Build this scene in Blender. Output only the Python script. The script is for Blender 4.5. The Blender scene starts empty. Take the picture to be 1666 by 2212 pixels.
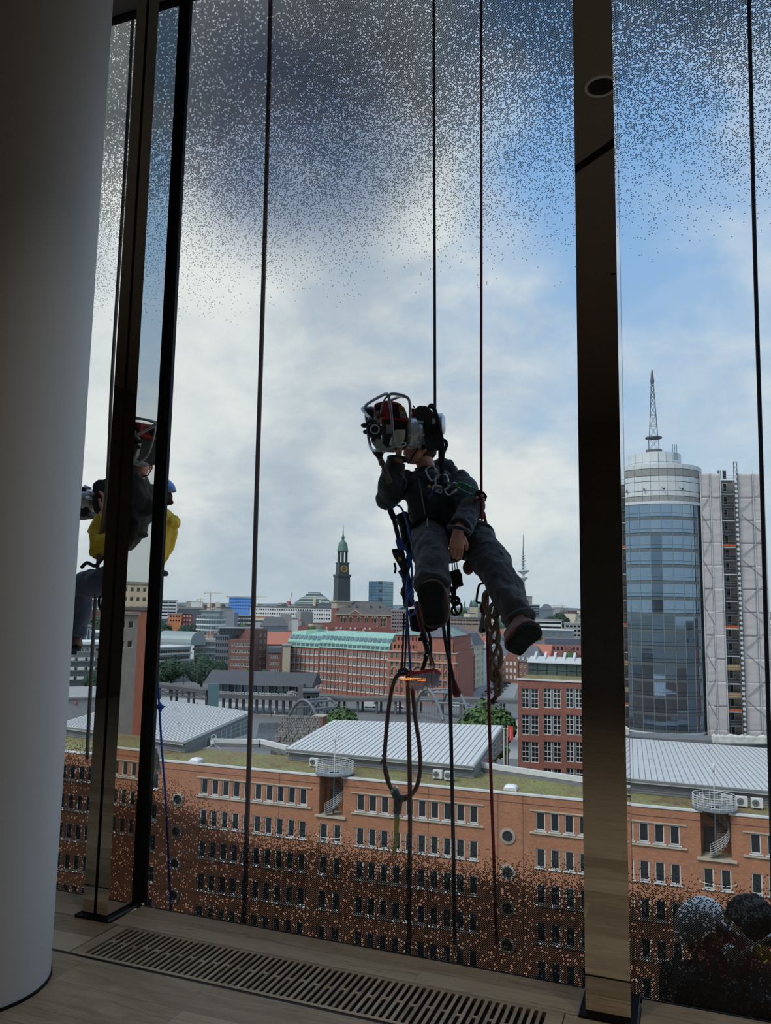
import bpy, bmesh, math, random
from mathutils import Vector, Matrix, noise
random.seed(7)
V = Vector
scene = bpy.context.scene
COL = scene.collection

# ------------------------------------------------------------------ camera
F_PX, W_PX, H_PX = 1675.4, 1666.0, 2212.0
PITCH, ROLL, YAW = 0.118821, 0.01718, 0.36337
EYE = V((0.0, 0.0, 1.6))
FW = V((-math.sin(YAW) * math.cos(PITCH), math.cos(YAW) * math.cos(PITCH), math.sin(PITCH)))
_rt = V((math.cos(YAW), math.sin(YAW), 0.0))
_up = _rt.cross(FW)
RT = _rt * math.cos(ROLL) + _up * math.sin(ROLL)
UP = _up * math.cos(ROLL) - _rt * math.sin(ROLL)
cam_data = bpy.data.cameras.new('camera')
cam_data.sensor_fit = 'HORIZONTAL'
cam_data.sensor_width = 36.0
cam_data.lens = 36.0 * F_PX / W_PX
cam_data.clip_start = 0.05
cam_data.clip_end = 20000
cam = bpy.data.objects.new('camera', cam_data)
COL.objects.link(cam)
cam.matrix_world = Matrix(((RT.x, UP.x, -FW.x, EYE.x), (RT.y, UP.y, -FW.y, EYE.y), (RT.z, UP.z, -FW.z, EYE.z), (0, 0, 0, 1)))
scene.camera = cam

def ray(px, py):
    return FW + RT * ((px - W_PX / 2) / F_PX) - UP * ((py - H_PX / 2) / F_PX)
def at_z(px, py, z):
    v = ray(px, py); return EYE + v * ((z - EYE.z) / v.z)
def at_y(px, py, y):
    v = ray(px, py); return EYE + v * (y / v.y)
def at_d(px, py, d):
    v = ray(px, py); return EYE + v * (d / math.hypot(v.x, v.y))

# ------------------------------------------------------------------ colour management, world, sun
vs = scene.view_settings
vs.view_transform = 'Standard'; vs.look = 'None'; vs.gamma = 1.0; vs.use_curve_mapping = False
vs.exposure = 0.0

def lin(c):
    return tuple(((x / 255.0) / 12.92 if x / 255.0 <= 0.04045 else ((x / 255.0 + 0.055) / 1.055) ** 2.4) for x in c)

class NT:
    """small helper for node trees"""
    def __init__(s, tree):
        s.t = tree; tree.nodes.clear()
    def n(s, typ, **kw):
        nd = s.t.nodes.new(typ)
        for k, v in kw.items():
            if hasattr(nd, k): setattr(nd, k, v)
        return nd
    def put(s, sock, v):
        if v is None: return
        if hasattr(v, 'node'): s.t.links.new(v, sock)
        elif isinstance(v, (tuple, list, Vector)):
            v = tuple(v)
            if sock.type == 'RGBA' and len(v) == 3: v = v + (1.0,)
            sock.default_value = v
        else: sock.default_value = v
    def math(s, op, a, b=None, c=None, clamp=False):
        nd = s.n('ShaderNodeMath', operation=op); nd.use_clamp = clamp
        for i, x in enumerate((a, b, c)): s.put(nd.inputs[i], x)
        return nd.outputs[0]
    def vmath(s, op, a, b=None, out=0):
        nd = s.n('ShaderNodeVectorMath', operation=op)
        s.put(nd.inputs[0], a); s.put(nd.inputs[1], b)
        return nd.outputs[out]
    def mix(s, f, a, b, blend='MIX'):
        nd = s.n('ShaderNodeMix', data_type='RGBA', blend_type=blend)
        s.put(nd.inputs[0], f); s.put(nd.inputs[6], a); s.put(nd.inputs[7], b)
        return nd.outputs[2]
    def rng(s, v, a, b, c=0.0, d=1.0, interp='SMOOTHSTEP'):
        nd = s.n('ShaderNodeMapRange', interpolation_type=interp)
        for i, x in enumerate((v, a, b, c, d)): s.put(nd.inputs[i], x)
        return nd.outputs[0]
    def sep(s, v):
        nd = s.n('ShaderNodeSeparateXYZ'); s.put(nd.inputs[0], v); return nd.outputs
    def comb(s, x, y, z):
        nd = s.n('ShaderNodeCombineXYZ')
        for i, q in enumerate((x, y, z)): s.put(nd.inputs[i], q)
        return nd.outputs[0]
    def noise(s, vec, scale, detail=4.0, rough=0.55, dist=0.0, out=0):
        nd = s.n('ShaderNodeTexNoise'); s.put(nd.inputs['Vector'], vec)
        nd.inputs['Scale'].default_value = scale; nd.inputs['Detail'].default_value = detail
        nd.inputs['Roughness'].default_value = rough; nd.inputs['Distortion'].default_value = dist
        return nd.outputs[out]

world = bpy.data.worlds.new('cloudy_sky'); scene.world = world
world.use_nodes = True
def build_world():
    t = NT(world.node_tree)
    d = t.n('ShaderNodeTexCoord').outputs['Generated']
    dx, dy, dz = t.sep(d)[0], t.sep(d)[1], t.sep(d)[2]
    def blob(px, py, inner, outer):
        c = ray(px, py).normalized()
        dt = t.vmath('DOT_PRODUCT', d, tuple(c), out=1)
        return t.rng(dt, math.cos(math.radians(outer)), math.cos(math.radians(inner)))
    el = t.math('MAXIMUM', dz, 0.0)
    base = t.mix(t.rng(el, 0.0, 0.55), lin((188, 211, 230)), lin((136, 180, 230)))
    # cloud layer coordinates: a flat layer seen from below
    h = t.math('ADD', el, 0.30)
    uv = t.comb(t.math('DIVIDE', dx, h), t.math('DIVIDE', dy, h), 0.0)
    n1 = t.noise(uv, 1.3, 8.0, 0.58, 0.25)
    n2 = t.noise(t.vmath('ADD', uv, (7.3, 2.1, 0.0)), 3.1, 8.0, 0.62, 0.3)
    n3 = t.noise(t.vmath('MULTIPLY', t.vmath('ADD', d, (3.0, 1.0, 5.0)), (1.0, 1.0, 1.7)), 7.0, 8.0, 0.60, 0.5)
    dens = t.math('MULTIPLY_ADD', n1, 0.9, -0.16)
    dens = t.math('MULTIPLY_ADD', n2, 0.35, dens)
    for (px, py, a, b, w) in ((520, 760, 8, 30, 0.40), (620, 250, 4, 18, 0.22), (220, 1000, 4, 20, 0.30),
                              (700, 420, 2, 10, 0.2), (1150, 1130, 1, 7, 0.22), (1560, 640, 2, 11, 0.20), (1500, 250, 2, 9, 0.15),
                              (1140, 480, 3, 17, -0.16), (1480, 430, 2, 13, -0.22)):
        dens = t.math('MULTIPLY_ADD', blob(px, py, a, b), w, dens)
    dens = t.math('MULTIPLY_ADD', n3, 0.42, dens)
    dens = t.math('SUBTRACT', dens, 0.17)
    cov = t.rng(dens, 0.30, 0.92)
    # cloud shade: sunlit cream tops and grey-blue undersides
    sh = t.math('MULTIPLY_ADD', n3, 1.0, t.math('MULTIPLY_ADD', n2, 0.8, -0.38))
    for (px, py, a, b, w) in ((620, 270, 2, 11, -0.25), (470, 470, 2, 9, 0.30), (430, 20, 2, 9, 0.30), (780, 40, 2, 8, 0.30), (230, 930, 3, 15, 0.26), (660, 800, 3, 14, -0.12),
                              (440, 1240, 2, 13, -0.22), (560, 470, 2, 9, 0.14), (1170, 1120, 1, 7, 0.26), (800, 1060, 1, 6, 0.16), (1560, 640, 2, 12, 0.2)):
        sh = t.math('MULTIPLY_ADD', blob(px, py, a, b), w, sh)
    sh = t.rng(sh, 0.10, 0.90)
    cloud = t.mix(sh, lin((176, 190, 205)), lin((236, 238, 236)))
    # heavy blue-grey rain cloud high above the church
    rain = t.math('MULTIPLY', blob(640, 250, 2, 12), t.rng(t.math('MULTIPLY_ADD', n3, 0.6, n2), 0.45, 1.0, 0.35, 1.0))
    cloud = t.mix(rain, cloud, lin((120, 138, 168)))
    sky = t.mix(cov, base, cloud)
    # band of pale air close to the horizon
    sky = t.mix(t.rng(dz, 0.0, 0.13, 0.62, 0.0), sky, lin((184, 199, 210)))
    sky = t.mix(t.rng(dz, -0.02, 0.0), lin((120, 125, 125)), sky)
    bg = t.n('ShaderNodeBackground'); t.put(bg.inputs[0], sky); bg.inputs[1].default_value = 1.0
    out = t.n('ShaderNodeOutputWorld'); t.t.links.new(bg.outputs[0], out.inputs[0])
build_world()

sun_data = bpy.data.lights.new('sun', 'SUN'); sun_data.energy = 2.3; sun_data.angle = math.radians(25)
sun_data.color = (1.0, 0.95, 0.88)
sun = bpy.data.objects.new('sun', sun_data); COL.objects.link(sun)
sun.rotation_euler = (math.radians(42), 0, math.radians(-28))
sun.location = (0, -30, 60)

# ------------------------------------------------------------------ object helpers
WM = {}
def tag(o, label=None, cat=None, group=None, kind=None):
    if label: o['label'] = label
    if cat: o['category'] = cat
    if group: o['group'] = group
    if kind: o['kind'] = kind
    return o
def thing(name, label, cat, loc, rotz=0.0, group=None, kind=None):
    o = bpy.data.objects.new(name, None); COL.objects.link(o)
    o.empty_display_size = 0.2
    o.location = loc; o.rotation_euler = (0, 0, rotz)
    WM[o.name] = Matrix.Translation(V(loc)) @ Matrix.Rotation(rotz, 4, 'Z')
    return tag(o, label, cat, group, kind)
def adopt(o, parent, wm):
    """place o at world matrix wm under parent"""
    if parent is not None:
        o.parent = parent
        o.matrix_basis = WM[parent.name].inverted() @ wm
    else:
        o.matrix_basis = wm
    WM[o.name] = wm.copy()
    return o
def inst(name, mesh, parent, wm):
    o = bpy.data.objects.new(name, mesh); COL.objects.link(o)
    return adopt(o, parent, wm)

def frame_z(direction, roll_ref=V((0, 0, 1))):
    z = V(direction).normalized()
    x = roll_ref.cross(z)
    if x.length < 1e-4: x = V((1, 0, 0)).cross(z)
    x.normalize(); y = z.cross(x)
    return Matrix((x, y, z)).transposed()

class MB:
    """mesh builder: collects shapes in world (or local) coordinates"""
    def __init__(s):
        s.v = []; s.f = []; s.m = []; s.mi = 0
    def mat(s, i): s.mi = i; return s
    def add(s, vs_, fs_):
        b = len(s.v); s.v += [V(q) for q in vs_]
        for f in fs_: s.f.append([b + i for i in f]); s.m.append(s.mi)
        return s
    def box(s, c, size, rot=None):
        c = V(c); hx, hy, hz = size[0] / 2, size[1] / 2, size[2] / 2
        R = rot if rot is not None else Matrix.Identity(3)
        vs_ = [c + R @ V((x * hx, y * hy, z * hz)) for x in (-1, 1) for y in (-1, 1) for z in (-1, 1)]
        return s.add(vs_, [(0, 1, 3, 2), (4, 6, 7, 5), (0, 4, 5, 1), (2, 3, 7, 6), (0, 2, 6, 4), (1, 5, 7, 3)])
    def bar(s, a, b, w, h=None, ref=V((0, 0, 1))):
        a, b = V(a), V(b); h = h or w
        return s.box((a + b) / 2, (w, h, (b - a).length), frame_z(b - a, ref))
    def rings(s, rings, cap=True, closed=False):
        n = len(rings[0]); b = len(s.v)
        for r in rings: s.v += [V(q) for q in r]
        k = len(rings)
        for i in range(k if closed else k - 1):
            j = (i + 1) % k
            for q in range(n):
                w = (q + 1) % n
                s.f.append([b + i * n + q, b + i * n + w, b + j * n + w, b + j * n + q]); s.m.append(s.mi)
        if cap and not closed:
            s.f.append([b + q for q in range(n)][::-1]); s.m.append(s.mi)
            s.f.append([b + (k - 1) * n + q for q in range(n)]); s.m.append(s.mi)
        return s
    def tube(s, pts, r, seg=8, closed=False, cap=True):
        pts = [V(p) for p in pts]; k = len(pts)
        rs = r if isinstance(r, (list, tuple)) else [r] * k
        out = []; prev = None
        for i, p in enumerate(pts):
            if closed: d = pts[(i + 1) % k] - pts[i - 1]
            else: d = pts[min(i + 1, k - 1)] - pts[max(i - 1, 0)]
            if d.length < 1e-9: d = V((0, 0, 1))
            d.normalize()
            if prev is None:
                u = d.orthogonal().normalized()
            else:
                u = prev - d * prev.dot(d)
                u = u.normalized() if u.length > 1e-6 else d.orthogonal().normalized()
            prev = u; w = d.cross(u)
            out.append([p + (u * math.cos(a) + w * math.sin(a)) * rs[i] for a in (2 * math.pi * q / seg for q in range(seg))])
        return s.rings(out, cap, closed)
    def loft(s, secs, seg=20):
        """secs: (centre, rx, ry, xdir, ydir[, power]) elliptical or squarish sections"""
        out = []
        for sec in secs:
            c, rx, ry, xd, yd = sec[:5]; pw = sec[5] if len(sec) > 5 else 2.0
            c, xd, yd = V(c), V(xd).normalized(), V(yd).normalized()
            ring = []
            for q in range(seg):
                a = 2 * math.pi * q / seg; ca, sa = math.cos(a), math.sin(a)
                ring.append(c + xd * (rx * math.copysign(abs(ca) ** (2 / pw), ca)) + yd * (ry * math.copysign(abs(sa) ** (2 / pw), sa)))
            out.append(ring)
        return s.rings(out)
    def limb(s, pts, rs, seg=16, flat=None):
        return s.tube(pts, rs, seg)
    def ball(s, c, r, rot=None, seg=16, rn=10):
        if not isinstance(r, (tuple, list)): r = (r, r, r)
        c = V(c); R = rot if rot is not None else Matrix.Identity(3)
        b = len(s.v); s.v.append(c + R @ V((0, 0, -r[2])))
        for i in range(1, rn):
            ph = -math.pi / 2 + math.pi * i / rn
            for q in range(seg):
                a = 2 * math.pi * q / seg
                s.v.append(c + R @ V((r[0] * math.cos(ph) * math.cos(a), r[1] * math.cos(ph) * math.sin(a), r[2] * math.sin(ph))))
        s.v.append(c + R @ V((0, 0, r[2]))); top = len(s.v) - 1
        for q in range(seg):
            w = (q + 1) % seg
            s.f.append([b, b + 1 + w, b + 1 + q]); s.m.append(s.mi)
            for i in range(rn - 2):
                s.f.append([b + 1 + i * seg + q, b + 1 + i * seg + w, b + 1 + (i + 1) * seg + w, b + 1 + (i + 1) * seg + q]); s.m.append(s.mi)
            s.f.append([b + 1 + (rn - 2) * seg + q, b + 1 + (rn - 2) * seg + w, top]); s.m.append(s.mi)
        return s
    def lathe(s, prof, o, axis=V((0, 0, 1)), seg=24, a0=0.0, a1=2 * math.pi, ref=V((1, 0, 0))):
        o = V(o); R = frame_z(axis, ref); full = abs(a1 - a0 - 2 * math.pi) < 1e-6
        cols = seg if full else seg + 1
        out = []
        for (r, z) in prof:
            out.append([o + R @ V((r * math.cos(a0 + (a1 - a0) * q / seg), r * math.sin(a0 + (a1 - a0) * q / seg), z)) for q in range(cols)])
        b = len(s.v)
        for r in out: s.v += r
        for i in range(len(out) - 1):
            for q in range(seg):
                w = (q + 1) % cols if full else q + 1
                s.f.append([b + i * cols + q, b + i * cols + w, b + (i + 1) * cols + w, b + (i + 1) * cols + q]); s.m.append(s.mi)
        if full:
            if prof[0][0] > 1e-5: s.f.append([b + q for q in range(cols)][::-1]); s.m.append(s.mi)
            if prof[-1][0] > 1e-5: s.f.append([b + (len(out) - 1) * cols + q for q in range(cols)]); s.m.append(s.mi)
        return s
    def prism(s, poly, d):
        """closed polygon (list of points) pushed along vector d"""
        poly = [V(p) for p in poly]; d = V(d); n = len(poly)
        fs_ = [list(range(n))[::-1], [n + i for i in range(n)]]
        for i in range(n):
            j = (i + 1) % n; fs_.append([i, j, n + j, n + i])
        return s.add(poly + [p + d for p in poly], fs_)
    def torus(s, c, R, r, axis=V((0, 0, 1)), seg=28, sides=8, sx=1.0, sy=1.0, a0=0.0, a1=2 * math.pi, ref=V((0, 0, 1))):
        m = frame_z(axis, ref); c = V(c)
        full = abs(a1 - a0 - 2 * math.pi) < 1e-6
        k = seg if full else seg + 1
        pts = [c + m @ V((R * sx * math.cos(a0 + (a1 - a0) * q / seg), R * sy * math.sin(a0 + (a1 - a0) * q / seg), 0)) for q in range(k)]
        return s.tube(pts, r, sides, closed=full)
    def mesh(s, name, mats, smooth=False, origin=None, fixn=True):
        me = bpy.data.meshes.new(name)
        o = V(origin) if origin is not None else V((0, 0, 0))
        me.from_pydata([tuple(q - o) for q in s.v], [], s.f)
        mats = mats if isinstance(mats, (list, tuple)) else [mats]
        for m_ in mats: me.materials.append(m_)
        if len(mats) > 1: me.polygons.foreach_set('material_index', s.m)
        if fixn:
            bm = bmesh.new(); bm.from_mesh(me)
            bmesh.ops.recalc_face_normals(bm, faces=bm.faces); bm.to_mesh(me); bm.free()
        if smooth:
            me.polygons.foreach_set('use_smooth', [True] * len(me.polygons))
        me.update()
        return me
    def build(s, name, mats, parent=None, smooth=False, origin=None, wm=None, angle=None):
        """world-coordinate shapes -> object; origin moves the object's own origin"""
        o0 = V(origin) if origin is not None else (WM[parent.name].translation.copy() if parent is not None and wm is None else V((0, 0, 0)))
        me = s.mesh(name, mats, smooth, o0 if wm is None else None)
        if smooth and angle:
            try: me.set_sharp_from_angle(angle=math.radians(angle))
            except Exception: pass
        ob = bpy.data.objects.new(name, me); COL.objects.link(ob)
        if parent is not None and origin is None and wm is None:
            # vertices relative to parent's translation
            return adopt(ob, parent, Matrix.Translation(o0))
        return adopt(ob, parent, wm if wm is not None else Matrix.Translation(o0))

# ------------------------------------------------------------------ materials
MATS = {}
def mat(name, col, rough=0.6, metal=0.0, var=0.12, scale=3.0, bump=0.0, bscale=40.0, spec=0.5, coat=0.0, emit=None, estr=0.0, alpha=1.0, stretch=None, sheen=0.0):
    if name in MATS: return MATS[name]
    m = bpy.data.materials.new(name); m.use_nodes = True
    t = NT(m.node_tree)
    b = t.n('ShaderNodeBsdfPrincipled'); out = t.n('ShaderNodeOutputMaterial')
    t.t.links.new(b.outputs[0], out.inputs[0])
    c = lin(col)
    vec = t.n('ShaderNodeTexCoord').outputs['Object']
    if stretch: vec = t.vmath('MULTIPLY', vec, stretch)
    if var > 0:
        n = t.noise(vec, scale, 5.0, 0.6)
        f = t.rng(n, 0.3, 0.7, 1.0 - var, 1.0 + var, 'LINEAR')
        colr = t.vmath('SCALE', c, None); nd = colr.node; t.put(nd.inputs['Scale'], f)
        t.put(b.inputs['Base Color'], colr)
    else: t.put(b.inputs['Base Color'], c)
    b.inputs['Roughness'].default_value = rough; b.inputs['Metallic'].default_value = metal
    b.inputs['Specular IOR Level'].default_value = spec
    if coat: b.inputs['Coat Weight'].default_value = coat
    if sheen: b.inputs['Sheen Weight'].default_value = sheen
    if emit is not None:
        t.put(b.inputs['Emission Color'], lin(emit)); b.inputs['Emission Strength'].default_value = estr
    if bump > 0:
        bn = t.n('ShaderNodeBump'); bn.inputs['Strength'].default_value = bump; bn.inputs['Distance'].default_value = 0.02
        t.put(bn.inputs['Height'], t.noise(vec, bscale, 5.0, 0.6)); t.t.links.new(bn.outputs[0], b.inputs['Normal'])
    MATS[name] = m
    return m
# ================================================================== the room
GY = 3.597          # inner face line of the glass
PITCHX = 2.512      # facade module
CEIL = 5.27
def wood_mat(name, c1, c2, rough=0.45):
    m = bpy.data.materials.new(name); m.use_nodes = True; t = NT(m.node_tree)
    b = t.n('ShaderNodeBsdfPrincipled'); out = t.n('ShaderNodeOutputMaterial'); t.t.links.new(b.outputs[0], out.inputs[0])
    oi = t.n('ShaderNodeObjectInfo').outputs['Random']
    g = t.n('ShaderNodeNewGeometry').outputs['Position']
    off = t.comb(t.math('MULTIPLY', oi, 37.0), t.math('MULTIPLY', oi, 91.0), 0.0)
    p = t.vmath('ADD', t.vmath('MULTIPLY', g, (1.0, 6.5, 1.0)), off)
    n1 = t.noise(p, 2.2, 6.0, 0.62, 1.2)
    n2 = t.noise(t.vmath('MULTIPLY', p, (1.0, 6.0, 1.0)), 5.0, 5.0, 0.7)
    n3 = t.noise(p, 0.8, 3.0, 0.5)
    f = t.math('MULTIPLY_ADD', n2, 0.45, t.math('MULTIPLY', n1, 0.62))
    f = t.math('MULTIPLY_ADD', t.math('SUBTRACT', oi, 0.5), 0.22, f)
    c = t.mix(t.rng(f, 0.34, 0.72), lin(c1), lin(c2))
    # dark grain streaks and knots
    vk = t.n('ShaderNodeTexWave', wave_type='BANDS', bands_direction='Y'); t.put(vk.inputs['Vector'], p)
    vk.inputs['Scale'].default_value = 2.0; vk.inputs['Distortion'].default_value = 13.0; vk.inputs['Detail'].default_value = 4.0; vk.inputs['Detail Scale'].default_value = 1.3
    streak = t.math('MULTIPLY', t.rng(vk.outputs['Fac'], 0.90, 1.0), t.rng(n3, 0.46, 0.62))
    c = t.mix(t.math('MULTIPLY', streak, 0.45), c, lin((42, 34, 26)))
    t.put(b.inputs['Base Color'], c); b.inputs['Roughness'].default_value = rough
    bn = t.n('ShaderNodeBump'); bn.inputs['Strength'].default_value = 0.12; bn.inputs['Distance'].default_value = 0.004
    t.put(bn.inputs['Height'], n2); t.t.links.new(bn.outputs[0], b.inputs['Normal'])
    return m
OAK = wood_mat('smoked_oak', (158, 135, 106), (204, 182, 150))
WHITE_PAINT = mat('white_plaster', (232, 232, 232), 0.7, var=0.02, scale=2)
DARK_GAP = mat('black_gap', (8, 8, 8), 0.8, var=0)
GASKET = mat('black_rubber_gasket', (12, 12, 13), 0.55, var=0.1, spec=0.3)
DARK_METAL = mat('dark_floor_profile', (40, 40, 42), 0.35, metal=0.8, var=0.1)
CEILM = mat('ceiling_plaster', (150, 145, 140), 0.85, var=0.04)
WALLM = mat('interior_wall', (96, 88, 80), 0.8, var=0.06)

def steel_mat():
    m = bpy.data.materials.new('polished_bronze_steel'); m.use_nodes = True; t = NT(m.node_tree)
    b = t.n('ShaderNodeBsdfPrincipled'); out = t.n('ShaderNodeOutputMaterial'); t.t.links.new(b.outputs[0], out.inputs[0])
    t.put(b.inputs['Base Color'], lin((226, 216, 204))); b.inputs['Metallic'].default_value = 1.0; b.inputs['Roughness'].default_value = 0.012
    return m
STEEL = steel_mat()

def schlick(t, f0):
    g = t.n('ShaderNodeNewGeometry')
    c = t.math('ABSOLUTE', t.vmath('DOT_PRODUCT', g.outputs['Incoming'], g.outputs['Normal'], out=1))
    return t.math('MULTIPLY_ADD', t.math('POWER', t.math('SUBTRACT', 1.0, c, clamp=True), 5.0), 1.0 - f0, f0)
def frit_mat():
    m = bpy.data.materials.new('fritted_glass'); m.use_nodes = True; t = NT(m.node_tree)
    P = t.n('ShaderNodeNewGeometry').outputs['Position']
    x, y, z = t.sep(P)[0], t.sep(P)[1], t.sep(P)[2]
    A = 1.0 / 0.0065
    u = t.math('MULTIPLY', t.math('ADD', x, z), A * 0.7071); v = t.math('MULTIPLY', t.math('SUBTRACT', x, z), A * 0.7071)
    iu, iv = t.math('FLOOR', u), t.math('FLOOR', v)
    fu = t.math('SUBTRACT', t.math('SUBTRACT', u, iu), 0.5); fv = t.math('SUBTRACT', t.math('SUBTRACT', v, iv), 0.5)
    dist = t.math('SQRT', t.math('ADD', t.math('MULTIPLY', fu, fu), t.math('MULTIPLY', fv, fv)))
    wn = t.n('ShaderNodeTexWhiteNoise', noise_dimensions='2D'); t.put(wn.inputs['Vector'], t.comb(iu, iv, 0.0))
    rnd = wn.outputs['Value']
    cl = t.noise(t.comb(x, z, 0.0), 3.2, 3.0, 0.55)
    cl2 = t.math('MULTIPLY_ADD', cl, 0.36, -0.18)
    zt = t.math('ADD', z, t.math('MULTIPLY', cl2, 1.5))
    top = t.rng(zt, 3.14, 4.65)
    zb0 = t.math('ADD', 0.55, t.rng(x, -1.9, -3.2, 0.0, 0.30))
    low = t.rng(t.math('SUBTRACT', t.math('ADD', z, t.math('MULTIPLY', cl2, 0.35)), zb0), 0.0, -0.25)
    cover = t.math('MAXIMUM', top, low)
    pres = t.math('LESS_THAN', rnd, t.math('MULTIPLY', cover, 0.93))
    rad = t.math('ADD', t.math('MULTIPLY_ADD', top, 0.17, 0.34), t.math('MULTIPLY', low, 0.20))
    dot = t.math('MULTIPLY', pres, t.rng(dist, t.math('ADD', rad, 0.06), t.math('SUBTRACT', rad, 0.06), 0.0, 1.0, 'LINEAR'))
    tr = t.n('ShaderNodeBsdfTransparent'); t.put(tr.inputs[0], (0.965, 0.985, 0.98))
    gl = t.n('ShaderNodeBsdfGlossy'); gl.inputs['Roughness'].default_value = 0.0; t.put(gl.inputs[0], (1, 1, 1))
    mx = t.n('ShaderNodeMixShader'); t.put(mx.inputs[0], schlick(t, 0.02)); t.t.links.new(tr.outputs[0], mx.inputs[1]); t.t.links.new(gl.outputs[0], mx.inputs[2])
    df = t.n('ShaderNodeBsdfDiffuse'); t.put(df.inputs[0], (0.022, 0.022, 0.024))
    mx2 = t.n('ShaderNodeMixShader'); t.t.links.new(dot, mx2.inputs[0]); t.t.links.new(mx.outputs[0], mx2.inputs[1]); t.t.links.new(df.outputs[0], mx2.inputs[2])
    out = t.n('ShaderNodeOutputMaterial'); t.t.links.new(mx2.outputs[0], out.inputs[0])
    return m
def clear_glass(name='clear_glass', tint=(0.97, 0.985, 0.98), f0=0.03):
    m = bpy.data.materials.new(name); m.use_nodes = True; t = NT(m.node_tree)
    tr = t.n('ShaderNodeBsdfTransparent'); t.put(tr.inputs[0], tint)
    gl = t.n('ShaderNodeBsdfGlossy'); gl.inputs['Roughness'].default_value = 0.0
    mx = t.n('ShaderNodeMixShader'); t.put(mx.inputs[0], schlick(t, f0)); t.t.links.new(tr.outputs[0], mx.inputs[1]); t.t.links.new(gl.outputs[0], mx.inputs[2])
    out = t.n('ShaderNodeOutputMaterial'); t.t.links.new(mx.outputs[0], out.inputs[0])
    return m
FRIT = frit_mat(); CLEAR = clear_glass()
EDGE = mat('glass_edge', (20, 34, 32), 0.2, var=0)

def struct(name, mb, m, parent=None, **kw):
    o = mb.build(name, m, parent, **kw)
    if parent is None: o['kind'] = 'structure'
    return o

# floor slab (behind / below the boards), far part plain boards material
fl = MB(); fl.box((0, -2.6, -0.16), (18, 12.5, 0.26)); floor = struct('floor', fl, OAK)
tag(floor, 'grey-brown oak board floor running up to the glass')
# visible boards, each its own piece, running along the facade
YJ = 3.003          # metal joint line in front of the grille
GR0, GR1 = 3.030, 3.326    # grille slot zone
def boards(y0, y1, x0, x1, w, zt=0.0):
    rows = max(1, round((y1 - y0) / w)); w = (y1 - y0) / rows
    for r in range(rows):
        x = x0 - random.uniform(0, 1.3)
        while x < x1:
            L = random.uniform(1.3, 2.3)
            a, b_ = max(x, x0), min(x + L, x1)
            if b_ - a > 0.05:
                m = MB(); m.box(((a + b_) / 2, y0 + (r + 0.5) * w, zt - 0.0145), (b_ - a - 0.0012, w - 0.0012, 0.029))
                m.build('floor_board', OAK, floor)
            x += L
boards(0.9, YJ - 0.010, -5.2, 2.2, 0.20)
# strip between grille and glass, cut around the mullion feet
boards(GR1 + 0.022, GY - 0.012, -2.70, -0.42, 0.125)
boards(GR1 + 0.022, GY - 0.012, -0.19, 2.2, 0.125)
boards(GR1 + 0.022, GY - 0.012, -5.2, -2.93, 0.125)
boards(YJ + 0.010, GR1 + 0.018, -5.2, -2.66, 0.17)
boards(YJ + 0.010, GR1 + 0.018, -0.47, 2.2, 0.17)
m = MB(); m.box((-1.5, YJ, -0.012), (7.4, 0.016, 0.02)); m.build('joint_profile', DARK_METAL, floor)
m = MB(); m.box((-1.5, GY - 0.006, -0.008), (7.4, 0.010, 0.02)); m.build('joint_profile', DARK_METAL, floor)

# floor grille: bars, bridges and frame around real slots over a black trough
grille = thing('floor_grille', 'long oak floor grille with dark slots along the glass', 'grille', (-1.56, 3.18, -0.03))
P_SLOT = 0.0312; NS = 66; SX0 = -2.577; HW = 0.0085
m = MB(); m.box((-1.565, 3.178, -0.0285), (2.16, 0.33, 0.002)); m.build('trough', DARK_GAP, grille)
xL, xR = SX0 - 0.075, SX0 + P_SLOT * (NS - 1) + 0.075
m = MB()
m.box(((xL + xR) / 2, (YJ + 0.010 + GR0) / 2, -0.012), (xR - xL, GR0 - YJ - 0.010, 0.024)); m.build('frame_rail', OAK, grille)
m = MB(); m.box(((xL + xR) / 2, GR1 + 0.010, -0.012), (xR - xL, 0.020, 0.024)); m.build('frame_rail', OAK, grille)
for a, b_ in ((xL, SX0 - HW), (SX0 + P_SLOT * (NS - 1) + HW, xR)):
    m = MB(); m.box(((a + b_) / 2, (GR0 + GR1) / 2, -0.012), (b_ - a, GR1 - GR0, 0.024)); m.build('frame_end', OAK, grille)
mb = MB(); mb.box((0, 0, 0.0095), (P_SLOT - 2 * HW, GR1 - GR0, 0.005)); bar_me = mb.mesh('grille_bar', OAK)
for k in range(NS - 1):
    inst('grille_bar', bar_me, grille, Matrix.Translation((SX0 + P_SLOT * (k + 0.5), (GR0 + GR1) / 2, -0.012)))
# rounded slot ends (concave fillers) and bridges
def filler(flip):
    # two corner wedges: build each as own prism
    mb_ = MB()
    for sgn in (1, -1):
        pl = [V((sgn * HW, 0.0, -0.024))] + [V((sgn * HW * math.sin(math.pi / 2 * i / 4), (HW - HW * math.cos(math.pi / 2 * i / 4)), -0.024)) for i in (4, 3, 2, 1, 0)]
        if flip: pl = [V((q.x, -q.y, q.z)) for q in pl]
        mb_.prism([V((q.x, q.y, -0.005)) for q in pl], (0, 0, 0.0049))
    return mb_
end_mb_up = filler(False).mesh('slot_end', OAK); end_mb_dn = filler(True).mesh('slot_end', OAK)
br_me = MB()
br_me.box((0, 0, -0.0026), (2 * HW, 0.014, 0.0049))
for sgn in (1, -1):
    for sx in (1, -1):
        pl = [V((sx * HW, sgn * 0.007, -0.024))] + [V((sx * HW * math.sin(math.pi / 2 * i / 4), sgn * (0.007 + HW - HW * math.cos(math.pi / 2 * i / 4)), -0.024)) for i in (4, 3, 2, 1, 0)]
        br_me.prism([V((q.x, q.y, -0.005)) for q in pl], (0, 0, 0.0049))
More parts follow.
